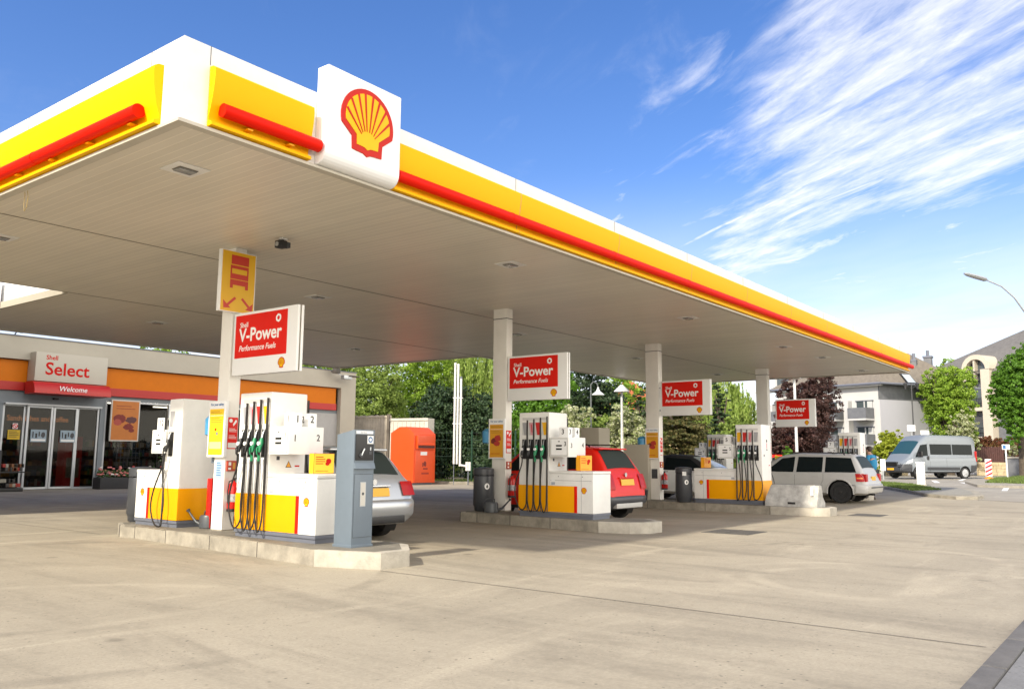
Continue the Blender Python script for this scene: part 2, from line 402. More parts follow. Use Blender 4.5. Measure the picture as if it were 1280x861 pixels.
    bp = t.nodes.new('ShaderNodeBump'); bp.inputs['Strength'].default_value = .35; bp.inputs['Distance'].default_value = .01
    t.links.new(noise(70, 4, .7), bp.inputs['Height']); t.links.new(bp.outputs[0], b.inputs['Normal'])
    return m
conc = ground_material('forecourt_concrete', (.37, .325, .245), (.19, .165, .125), .9, True)
asph = ground_material('road_asphalt', (.33, .30, .25), (.22, .20, .165), .4)
pave = ground_material('pavement_asphalt', (.20, .20, .20), (.12, .12, .12), .5)
soil = mat('verge_soil', (.09, .075, .045), .95, noise=.5, nscale=3, bump=.6, bscale=12)
kerbm = mat('kerb_concrete', (.31, .28, .225), .85, noise=.38, nscale=3.5, bump=.3, bscale=40)
kerblight = mat('kerb_concrete_pale', (.42, .385, .32), .85, noise=.3, nscale=3, bump=.3, bscale=40)
kerbdark = mat('kerb_stone_dark', (.12, .115, .11), .8, noise=.25, nscale=6, bump=.3)
grassm = mat('grass_blades', (.10, .15, .025), .8, noise=.4, nscale=3)
jointm = mat('joint_filler', (.07, .06, .05), .9)
xs = list(np.arange(-30, 90, 2.0)) + [100, 120, 150, 200, 300, 500, 900]; ys = [-600, -300, -150, -80, -50] + list(np.arange(-40, 90, 2.0)) + [110, 150, 250, 500, 900]
ground_sheet('ground', xs, ys, -.012, soil)
ground_poly('forecourt', [(-25, 1.0), (9, 1.0), (14, .6), (20, 0), (27, -.5), (30.5, 4.9), (38.9, 9.9), (44, 13.5), (46, 22), (33.9, 23.2), (30.3, 27.0), (29.6, 31.0), (27, 34), (-25, 34)], 0, conc, 2.0)
ground_poly('road', [(27.2, -.5), (26, -14), (60, -30), (90, -12), (84, 12), (64, 18), (58, 30), (46, 30), (46.1, 22), (44.1, 13.5), (39, 9.85), (30.6, 4.85)], -.002, asph, 2.0)
ground_poly('street_pavement', [(-20, .86), (9, .86), (14, .46), (20, -.14), (26.5, -.9), (26, -14), (-20, -14)], .03, pave, 2.0)
# kerb along the pavement, in stone lengths
mb = MB()
x = -20.0
while x < 24:
    L = .98
    f = lambda q: 1.0 if q < 9 else 1.0 - (q - 9)*.083
    y0, y1 = f(x), f(x + L)
    P = [(x, y0 - .135), (x + L, y1 - .135), (x + L, y1), (x, y0)]
    mb.prism(P, 'z', -.05, .045, kerbdark, .008); x += 1.0
tag(mb.build('kerb'), kind='structure')
# expansion joints cut in the concrete
mb = MB()
def joint(x0, y0, x1, y1, w=.012):
    n = max(1, int(math.hypot(x1 - x0, y1 - y0)/1.5)); d = Vector((x1 - x0, y1 - y0)).normalized(); s_ = Vector((-d.y, d.x))*w/2
    for i in range(n):
        a = Vector((x0, y0)).lerp(Vector((x1, y1)), i/n); b = Vector((x0, y0)).lerp(Vector((x1, y1)), (i+1)/n)
        mb.face([(a.x + s_.x, a.y + s_.y, ground_z(a.x, a.y) + .004), (a.x - s_.x, a.y - s_.y, ground_z(a.x, a.y) + .004), (b.x - s_.x, b.y - s_.y, ground_z(b.x, b.y) + .004), (b.x + s_.x, b.y + s_.y, ground_z(b.x, b.y) + .004)], jointm)
joint(6.80, 1.1, 6.80, 7.1); joint(13.15, 1.2, 12.9, 7.1); joint(6.9, 13.6, 6.9, 30); joint(13.0, 11.5, 13.0, 30); joint(0.4, 1.1, .4, 30); joint(20.0, 1.2, 20.0, 6.4)
joint(-5, 14.3, 30, 14.3, .010); joint(-5, 19.5, 28, 19.5, .008)
tag(mb.build('forecourt_joints'), kind='structure')
# painted road markings
mb = MB(); paint = mat('road_paint', (.72, .71, .68), .8, noise=.3, nscale=5)
def stripe(p0, p1, w):
    n = 6; d = (Vector(p1) - Vector(p0)).normalized(); s_ = Vector((-d.y, d.x))*w/2
    for i in range(n):
        a = Vector(p0).lerp(Vector(p1), i/n); b = Vector(p0).lerp(Vector(p1), (i+1)/n); q = lambda v: (v.x, v.y, ground_z(v.x, v.y) + .004)
        mb.face([q(a + s_), q(a - s_), q(b - s_), q(b + s_)], paint)
stripe((40.3, 9.0), (43.9, 9.7), .5); stripe((43.0, 6.9), (47.5, 8.3), .25); stripe((38.2, 5.2), (41.9, 5.6), .2); stripe((46.5, 9.2), (50.5, 10.2), .25)
stripe((36.5, 4.2), (40.5, 4.5), .2); stripe((51, 9.0), (56, 9.6), .22)
tag(mb.build('road_markings'), kind='structure')
# small traffic islands with kerb
verge = [(45.6, 13.9), (43.9, 12.9), (38.4, 9.75), (35.2, 8.18), (31.7, 6.6), (30.4, 5.5), (30.8, 4.95), (31.6, 4.9), (34.5, 5.5), (37.5, 6.4), (41.4, 8.6), (44.6, 11.6), (46.2, 13.6)]
ground_poly('verge_kerb', verge, .10, kerbm, 2.0, .14)
cen = Vector((sum(p[0] for p in verge)/len(verge), sum(p[1] for p in verge)/len(verge)))
ground_poly('verge_paving', [tuple(cen.lerp(Vector(p), .90)) for p in verge], .106, mat('verge_paving', (.25, .235, .2), .85, noise=.2), 2.0)
isl = [(41.8, 6.7), (41.2, 5.5), (40.8, 3.6), (44, 2.2), (56, 3.5), (60, 7.0), (56, 8.0), (50, 8.1), (46, 7.9)]
ground_poly('traffic_island', isl, .10, kerbm, 2.0, .14)
ground_poly('far_pavement', [(57.5, 30), (63.5, 18.0), (83.5, 12), (88, 2), (95, 3), (95, 32)], .1, mat('far_paving', (.36, .34, .30), .9, noise=.15), 2.0, .15)

def grass_patch(name, pts, n, h, base_z=.1):
    """tufts of thin blades inside an outline"""
    P = [Vector(p) for p in pts]; xs_ = [p.x for p in P]; ys_ = [p.y for p in P]
    def inside(x, y):
        c = False; j = len(P) - 1
        for i in range(len(P)):
            if (P[i].y > y) != (P[j].y > y) and x < (P[j].x - P[i].x)*(y - P[i].y)/(P[j].y - P[i].y) + P[i].x: c = not c
            j = i
        return c
    V = []; F = []
    while len(F) < n:
        x, y = random.uniform(min(xs_), max(xs_)), random.uniform(min(ys_), max(ys_))
        if not inside(x, y): continue
        a = random.uniform(0, PI); hh = h*random.uniform(.4, 1.2); w = .03; z = ground_z(x, y) + base_z; k = len(V)
        lx, ly = random.uniform(-.05, .05), random.uniform(-.05, .05)
        V += [(x - w*math.cos(a), y - w*math.sin(a), z), (x + w*math.cos(a), y + w*math.sin(a), z), (x + lx, y + ly, z + hh)]; F.append((k, k+1, k+2))
    me = bpy.data.meshes.new(name); me.from_pydata(V, [], F); me.materials.append(grassm)
    o = bpy.data.objects.new(name, me); col.objects.link(o); return o
g1 = grass_patch('grass', [tuple(cen.lerp(Vector(p), .86)) for p in [(45.6, 13.9), (38.4, 9.75), (33.4, 7.4), (35.0, 6.6), (41.4, 9.2), (44.6, 11.8)]], 5000, .09)
tag(g1, 'short worn grass on the kerbed verge beside the white marker post', 'grass', kind='stuff')
g2 = grass_patch('grass', [(44.5, 6.8), (43, 4), (46, 3.2), (55, 4.4), (57.5, 7), (52, 7.5)], 6000, .14)
tag(g2, 'green grass on the traffic island by the striped delineators', 'grass', kind='stuff')
# ---------------------------------------------------------------- canopy
ZC = 4.36; X0, X1, Y0, Y1 = 4.03, 31.8, 7.03, 16.6
canopy = thing('fuel_canopy', 'flat white forecourt canopy with yellow fascia, red tube and square columns', 'canopy', (0, 0, 0))
def ceiling_material():
    m = bpy.data.materials.new('slatted_ceiling'); m.use_nodes = True; t = m.node_tree; b = t.nodes['Principled BSDF']; b.inputs['Roughness'].default_value = .38
    tcn = t.nodes.new('ShaderNodeTexCoord'); s_ = t.nodes.new('ShaderNodeSeparateXYZ'); t.links.new(tcn.outputs['Object'], s_.inputs[0])
    def mt(op, a, b_=None):
        n = t.nodes.new('ShaderNodeMath'); n.operation = op
        for i, v in enumerate((a, b_)):
            if v is None: continue
            if isinstance(v, (int, float)): n.inputs[i].default_value = v
            else: t.links.new(v, n.inputs[i])
        return n.outputs[0]
    fr = mt('FRACT', mt('DIVIDE', s_.outputs[0], .115)); d = mt('ABSOLUTE', mt('SUBTRACT', fr, .5))   # 0.5 at the gap between slats
    gap = t.nodes.new('ShaderNodeMapRange'); t.links.new(d, gap.inputs[0])
    for i, q in enumerate((.43, .485, 0, 1)): gap.inputs[i+1].default_value = q
    slat = mt('FLOOR', mt('DIVIDE', s_.outputs[0], .115)); wn = t.nodes.new('ShaderNodeTexWhiteNoise'); wn.noise_dimensions = '1D'; t.links.new(slat, wn.inputs['W'])
    n = t.nodes.new('ShaderNodeTexNoise'); n.inputs['Scale'].default_value = .5; n.inputs['Detail'].default_value = 5; t.links.new(tcn.outputs['Object'], n.inputs['Vector'])
    v = mt('MULTIPLY', mt('ADD', mt('MULTIPLY', wn.outputs[0], .07), .93), mt('ADD', mt('MULTIPLY', n.outputs['Fac'], .25), .85))
    vv = mt('MULTIPLY', v, mt('ADD', .90, mt('MULTIPLY', gap.outputs[0], .22)))
    sc = t.nodes.new('ShaderNodeVectorMath'); sc.operation = 'SCALE'; sc.inputs[0].default_value = (.80, .735, .61); t.links.new(vv, sc.inputs['Scale'])
    t.links.new(sc.outputs[0], b.inputs['Base Color'])
    bp = t.nodes.new('ShaderNodeBump'); bp.inputs['Strength'].default_value = .25; bp.inputs['Distance'].default_value = .006; bp.invert = True
    t.links.new(gap.outputs[0], bp.inputs['Height']); t.links.new(bp.outputs[0], b.inputs['Normal'])
    return m
ceilm = ceiling_material()
mb = MB()
RECTS = [(X0, Y0, X1, Y1), (7.4, Y1, 19.8, 23.0), (.5, 19.5, 7.4, 23.0)]
for a, b, c, d in RECTS:
    mb.face([(a, b, ZC), (a, d, ZC), (c, d, ZC), (c, b, ZC)], ceilm)
mb.build('ceiling', canopy)
mb = MB()
for a, b, c, d in RECTS: mb.box((a + .06, b + .06, ZC + .05), (c - .003, d - .003, ZC + .55), white2)
mb.build('roof_deck', canopy)
# dark seams where ceiling fields meet, and edge trim
mb = MB(); seam = mat('ceiling_seam', (.17, .145, .11), .7)
for y in (11.8, 16.6): mb.box((X0 + .1, y - .008, ZC - .006), (X1 if y < 16 else 19.8, y + .008, ZC - .002), seam)
for (p, q) in (((7.4, 16.6), (7.4, 19.5)), ((.5, 19.5), (7.4, 19.5))): mb.box((p[0] - .03, p[1] - .03, ZC - .04), (q[0] + .03, q[1] + .03, ZC + .1), beige)
mb.build('ceiling_seam', canopy)
mb = MB(); trimm = mat('edge_trim', (.50, .46, .38), .5, noise=.1)
mb.box((X0 - .03, Y0 - .03, ZC - .035), (X1 + .02, Y0 + .07, ZC - .003), trimm); mb.box((X0 - .03, Y0 + .07, ZC - .035), (X0 + .07, 16.66, ZC - .003), trimm)
mb.box((X1 - .05, Y0 + .07, ZC - .035), (X1 + .02, Y1 + .05, ZC - .003), trimm); mb.box((19.8, Y1 - .02, ZC - .035), (X1 - .05, Y1 + .05, ZC - .003), trimm)
mb.box((19.77, Y1 + .05, ZC - .035), (19.85, 23.05, ZC - .003), trimm); mb.box((.5, 22.98, ZC - .035), (19.77, 23.05, ZC - .003), trimm)
mb.build('edge_trim', canopy)
# fascia: white box section behind, then yellow panel, tube and brackets
mb = MB(); ZT = 5.16
mb.box((X0, Y0, ZC), (X1, Y0 + .06, ZT), white); mb.box((X0, Y0 + .06, ZC), (X0 + .06, Y1, ZT), white)
mb.box((X1 - .06, Y0 + .06, ZC), (X1, Y1, ZT), white); mb.box((19.86, Y1, ZC), (X1, Y1 + .06, ZT), white)
mb.box((X0, Y1 + .003, ZC), (7.38, Y1 + .06, ZT), white)
mb.box((X0, Y0, ZT), (X1, Y1, ZT + .012), white)
for k in range(11):
    xx = 9.15 + 2.7*k
    if xx < X1: mb.box((xx - .004, Y0 - .003, 4.97), (xx + .004, Y0 + .01, ZT + .014), greyp)
mb.box((4.31 - .004, Y0 - .003, 4.98), (4.31 + .004, Y0 + .01, ZT + .014), greyp)
for k in range(4): mb.box((X0 - .003, 7.6 + 2.7*k - .004, 4.98), (X0 + .01, 7.6 + 2.7*k + .004, ZT + .014), greyp)
mb.build('fascia', canopy)
prof = [(0, 4.97), (.055, 4.965), (.095, 4.94), (.10, 4.88), (.093, 4.78), (.075, 4.66), (.045, 4.54), (.02, 4.47), (.02, 4.43), (.07, 4.41), (.075, 4.375), (0, 4.37)]
yel2 = mat('yellow_gloss', (.88, .45, .004), .5, spec=.12)
for a, b in ((4.31, 5.50), (6.72, 31.74)):
    mb = MB(); x = a
    mb.prism([(Y0 - o, z) for o, z in prof], 'x', a, b, yel2)
    for f in mb.bm.faces: f.smooth = True
    k = 9.15
    while k < b:
        if k > a: mb.prism([(Y0 - o - .0015, z) for o, z in prof], 'x', k - .003, k + .003, greyp)
        k += 2.7
    mb.build('fascia_panel', canopy, auto=35)
mb = MB(); mb.prism([(X0 - o, z) for o, z in prof], 'y', 7.36, 16.5, yel2)
for f in mb.bm.faces: f.smooth = True
mb.build('fascia_panel', canopy, auto=35)
redg = mat('red_tube_gloss', (.72, .010, .002), .5, spec=.12)
ZTB = 4.535; OT = .105; RTB = .068
for pts in ([(4.40, Y0 - OT, ZTB), (5.57, Y0 - OT, ZTB)], [(6.72, Y0 - OT, ZTB), (31.95, Y0 - OT, ZTB)], [(X0 - OT, 7.58, ZTB), (X0 - OT, 16.5, ZTB)]):
    mb = MB(); a, b = Vector(pts[0]), Vector(pts[1]); L = (b - a).length; d = (b - a).normalized(); mb.tube([a, b], RTB, redg, 24)
    t = 2.2
    while t < L: mb.tube([a + d*(t - .012), a + d*(t + .012)], RTB + .004, redg, 24); t += 2.7
    mb.build('red_tube', canopy)
for k in range(11):
    mb = MB(); mb.box((X0 - OT + .01, 7.75 + .84*k, 4.445), (X0, 7.81 + .84*k, 4.46), yellow); mb.build('tube_bracket', canopy)
for k in range(2):
    mb = MB(); mb.box((4.7 + .5*k, Y0 - OT + .01, 4.44), (4.76 + .5*k, Y0, 4.455), yellow); mb.build('tube_bracket', canopy)
# recessed light fittings
lens = mat('lamp_lens', (.30, .30, .29), .15, noise=.3, nscale=30)
def ceiling_light(x, y):
    mb = MB(); mb.box((x - .19, y - .19, ZC - .012), (x + .19, y + .19, ZC - .001), white, .004)
    p = mb.build('ceiling_light', canopy)
    mb = MB(); mb.box((x - .10, y - .07, ZC - .035), (x + .10, y + .07, ZC - .0125), lens, .006)
    mb.box((x - .11, y - .08, ZC - .020), (x + .11, y + .08, ZC - .0123), seam)
    mb.build('lens', p)
for x, y in [(4.85, 8.28), (10.55, 8.2), (16.96, 8.2), (22.82, 8.2), (25.84, 8.1), (30.4, 8.2), (4.88, 13.12), (10.58, 13.0), (16.77, 12.8), (23.0, 12.9), (29, 12.9), (10.5, 18.7), (16.5, 18.5)]: ceiling_light(x, y)
# columns
COLS = [(7.27, 10.87), (13.72, 10.75), (20.3, 10.72), (28.1, 10.7)]
cable = mat('dark_cable', (.05, .04, .035), .6)
K = .185
for i, (x, y) in enumerate(COLS):
    mb = MB(); zb = ground_z(x, y) + K
    cx_, cy_ = [(.19, .27), (.20, .35), (.22, .38), (.24, .40)][i]
    mb.box((x, y, zb), (x + cx_, y + cy_, ZC), colw, .006)
    c = mb.build('column', canopy)
    if i:
        mb = MB(); mb.box((x - .006, y - .006, ZC - .215), (x + cx_ + .006, y + cy_ + .006, ZC - .20), cable); mb.build('cable_band', c)
    mb = MB(); mb.box((x - .004, y - .004, zb), (x + cx_ + .004, y + cy_ + .004, zb + .02), kerbm); mb.build('foot', c)
# back columns under the rear field
for x, y in ((13.72, 21.4),):
    pass

# ---------------------------------------------------------------- emblem box on the fascia
lg = thing('emblem_sign', 'square white box with the red and yellow scallop shell, raised above the canopy edge', 'sign', (5.60, Y0, ZC))
mb = MB(); P = []
for k in range(7):
    a = math.radians(90*k/6); P.append((-.10 - .12*math.cos(a) , .13 - .12*math.sin(a)))
P = [(-.18, 1.085), (-.18, .14)] + [(-.04 - .14*math.cos(math.radians(15*k)), .14 - .14*math.sin(math.radians(15*k))) for k in range(1, 6)] + [(-.04, 0.0), (-.005, 0.0), (-.005, 1.085)]
P = [(y, z + .003) for y, z in P]
mb.prism(P, 'x', 0, 1.09, white2, .006); mb.build('box', lg, auto=50)
mb = MB(); emblem(mb, '-y', (.575, -.1805, .60), .39, .012)
mb.build('emblem', lg)

# ---------------------------------------------------------------- hanging fuel signs
def fuel_sign():
    r = thing('fuel_sign', '', 'sign', (0, 0, 0), group='red fuel signs on the canopy columns')
    mb = MB()                                            # local: x thickness, y runs to -1.5 from the column, z 0..0.92
    mb.box((-.055, -1.48, 0), (-.012, 0, .92), white2, .012); mb.box((.012, -1.48, 0), (.055, 0, .92), white2, .012)
    mb.build('housing', r)
    mb = MB(); mb.box((-.011, -1.47, .012), (.011, -.01, .908), seam); mb.build('gap_frame', r)
    for sx, fc in ((-1, '-x'), (1, '+x')):
        mb = MB(); u0 = (0 if sx < 0 else -1.48)
        org = (sx*.0555, 0 if sx < 0 else 0, 0)
        o = (lambda a, b: rect(a, .25, b, .87))
        polys = [(rect(.05, .25, 1.26, .88), red)] if sx < 0 else [(rect(-1.43, .25, -.22, .88), red)]
        flat(mb, fc, org, polys, 0, .002)
        face = mb.build('face_panel', r)
        b = (.0 if sx < 0 else -1.48)
        X = sx*.0578
        Yp = lambda u: (-u if sx < 0 else u)
        text('lettering', 'Shell', .105, whiteink, fc, (X, Yp(b + .16), .73), face, bold=.012)
        text('lettering', 'V-Power', .27, whiteink, fc, (X, Yp(b + .15), .575), face, bold=.022, width=1.02)
        text('lettering', 'Performance Fuels', .115, whiteink, fc, (X, Yp(b + .15), .385), face, bold=.012, shear=.25)
        mb = MB(); ring = []
        for k in range(12):
            a0, a1 = 2*PI*k/12, 2*PI*(k+1)/12; rr0 = .062 if k % 2 else .056
            ring.append(([(b + 1.06 + .030*math.cos(a0), .77 + .030*math.sin(a0)), (b + 1.06 + rr0*math.cos(a0), .77 + rr0*math.sin(a0)), (b + 1.06 + .060*math.cos(a1), .77 + .060*math.sin(a1)), (b + 1.06 + .030*math.cos(a1), .77 + .030*math.sin(a1))], whiteink))
        flat(mb, fc, (sx*.0577, 0, 0), ring, 0, .001); mb.build('ring_mark', face)
        mb = MB(); emblem(mb, fc, (sx*.0555, Yp(b + 1.16), .13), .078, .001); mb.build('emblem', face)
    mb = MB(); mb.tube([(0, .0, .75), (0, .12, .75)], .02, alu); mb.tube([(0, .0, .15), (0, .12, .15)], .02, alu); mb.build('arm', r)
    return r
fs = fuel_sign()
SIGNS = [((7.33, 10.83, 2.42), 'largest red V-Power sign, on the column of the nearest pump island'),
         ((13.80, 10.73, 2.42), 'second red V-Power sign, on the column beside the bin and watering can'),
         ((20.36, 10.66, 2.40), 'third red V-Power sign, above the red car and dark bin'),
         ((28.18, 10.45, 2.36), 'smallest and farthest red V-Power sign, above the silver estate car')]
for i, (p, lab) in enumerate(SIGNS):
    o = fs if i == 0 else copy_tree(fs); o.location = p; o['label'] = lab
    if i == 2: o.scale = (1, .96, 1)
    if i == 3: o.scale = (1, .9, 1)

# yellow lorry lane sign at the head of the first column
s = thing('lane_sign', 'tall yellow sign with red lorry pictogram and two arrows', 'sign', (6.985, 10.80, 3.36))
mb = MB(); mb.box((0, 0, 0), (.60, .07, .92), white2, .006); mb.build('box', s)
ylw = mat('sign_yellow', (.72, .40, .01), .4)
mb = MB(); flat(mb, '-y', (0, -.0005, 0), [(rect(.02, .01, .585, .91), ylw)], 0, .002); mb.build('face_panel', s)
mb = MB(); sr = mat('sign_red', (.52, .03, .012), .4)
polys = [(rect(.17, .72, .47, .86), sr), (rect(.16, .665, .47, .705), sr), (rect(.16, .50, .185, .665), sr), (rect(.445, .50, .47, .665), sr), (rect(.185, .50, .445, .58), sr), (rect(.185, .655, .445, .665), sr),
         (rect(.16, .41, .47, .49), sr), (rect(.16, .36, .21, .41), sr), (rect(.42, .36, .47, .41), sr),
         ([(.26, .22), (.285, .245), (.15, .12), (.125, .095)][::1], sr), ([(.07, .05), (.19, .06), (.06, .17)], sr), ([(.25, .235), (.28, .21), (.15, .09), (.12, .115)], sr),
         ([(.36, .21), (.39, .235), (.52, .115), (.49, .09)], sr), ([(.56, .05), (.57, .17), (.44, .06)], sr)]
flat(mb, '-y', (0, -.0026, 0), polys[:9], 0, .001); mb.build('pictogram', s)
for q in (polys[9:12], polys[12:]): mb = MB(); flat(mb, '-y', (0, -.0026, 0), q, 0, .001); mb.build('arrow_mark', s)

# dark camera under the ceiling
s = thing('ceiling_camera', 'small black security camera hanging under the canopy ceiling near the first column', 'camera', (7.35, 9.85, ZC))
mb = MB(); mb.box((-.05, -.04, -.025), (.05, .04, -.001), white, .004); mb.tube([(0, 0, -.02), (0, 0, -.05)], .015, black); mb.build('mount', s)
mb = MB(); mb.box((-.10, -.06, -.15), (.03, .06, -.045), black, .01); mb.box((.03, -.045, -.13), (.10, .045, -.05), dgrey, .01); mb.build('body', s)
mb = MB(); mb.tube([(-.10, 0, -.10), (-.112, 0, -.10)], .035, lens, 16); mb.build('lens', s)
s = thing('wire_loop', 'thin wire loop dangling from the left edge of the canopy', 'cable', (4.12, 10.45, ZC - .03))
mb = MB(); mb.tube([(0, -.04, 0), (.0, -.07, -.08), (0, -.05, -.2), (0, .0, -.24), (0, .03, -.16), (0, .02, -.06), (0, .03, 0)], .004, mat('wire_ochre', (.35, .25, .08), .6), 6); mb.build('wire', s)
# ---------------------------------------------------------------- kerbed islands
def island(name, label, left, front_seam, back, zt=K):
    """left: outline of the near side from the back end to the front seam; front: pale end block"""
    r = thing(name, label, 'kerb island', (0, 0, 0))
    zb = min(ground_z(*p) for p in left + front_seam) - .05
    top = lambda p: ground_z(*p) + zt
    zt_ = ground_z(*left[len(left)//2]) + zt
    mb = MB(); mb.prism(left + front_seam[:1] + front_seam[-1:] + back, 'z', zb, zt_, kerbm, .015); mb.build('kerb_body', r)
    mb = MB(); c = Vector((sum(p[0] for p in front_seam)/len(front_seam), front_seam[0][1]))
    pts = [tuple(p) for p in front_seam]
    mb.prism(pts, 'z', zb, zt_ + .004, kerblight, .015); mb.build('end_stone', r)
    full = left + front_seam[1:-1] + back
    cc = Vector((sum(p[0] for p in full)/len(full), sum(p[1] for p in full)/len(full)))
    ins = []
    for p in left + front_seam[1:-1] + back:
        v = cc - Vector(p); ins.append(tuple(Vector(p) + v.normalized()*.13))
    mb = MB(); mb.prism(ins, 'z', zt_ - .02, zt_ + .006, mat('island_top', (.17, .155, .125), .9, noise=.35, nscale=3, bump=.3)); mb.build('paving', r)
    mb = MB()
    for a, b in zip(left[1:-1], left[2:]):
        n = 1
        for k in range(n):
            q = Vector(a).lerp(Vector(b), k/n); mb.box((q.x - .003, q.y - .006, zb + .05), (q.x + .05, q.y + .006, zt_ + .0015), jointm)
    mb.build('joint', r)
    return r
island('pump_island', 'long kerbed island under the nearest pumps and the grey terminal',
       [(7.1, 13.45), (6.88, 12.98), (6.93, 12.62), (6.84, 11.6), (6.78, 10.4), (6.68, 9.2), (6.57, 7.96)], [(6.57, 7.96), (6.555, 7.94), (6.86, 7.15), (7.30, 7.13), (7.75, 7.6), (7.82, 7.97), (7.8, 7.98)], [(7.78, 9.3), (7.8, 12.8), (7.55, 13.45)])
island('pump_island', 'kerbed island with pump 3, bin and watering can before the red car',
       [(13.25, 11.5), (12.98, 11.3), (13.02, 10.9), (12.92, 10.0), (12.82, 9.0), (12.68, 7.90)], [(12.68, 7.90), (12.665, 7.88), (12.84, 7.36), (13.12, 7.12), (13.55, 7.12), (13.85, 7.5), (13.84, 7.91)], [(13.75, 9.0), (13.75, 11.2), (13.5, 11.5)])
island('pump_island', 'kerbed island with the concrete barrier, dark bin and pump 5',
       [(20.5, 14.2), (20.1, 13.9), (20.05, 12), (19.95, 10.9), (19.78, 9.2), (19.62, 7.5)], [(19.62, 7.5), (19.60, 7.48), (19.68, 6.45), (19.9, 6.2), (20.4, 6.2), (20.75, 6.5), (20.76, 7.5)], [(20.8, 9), (20.85, 13.9), (20.6, 14.2)])
island('pump_island', 'farthest kerbed pump island, mostly hidden behind the silver estate car',
       [(28.3, 14.2), (28.0, 13.9), (27.9, 12), (27.8, 10), (27.7, 8.2)], [(27.7, 8.2), (27.69, 8.18), (27.75, 7.75), (27.95, 7.5), (28.5, 7.5), (28.8, 7.75), (28.8, 8.2)], [(28.85, 9), (28.85, 13.9), (28.6, 14.2)])

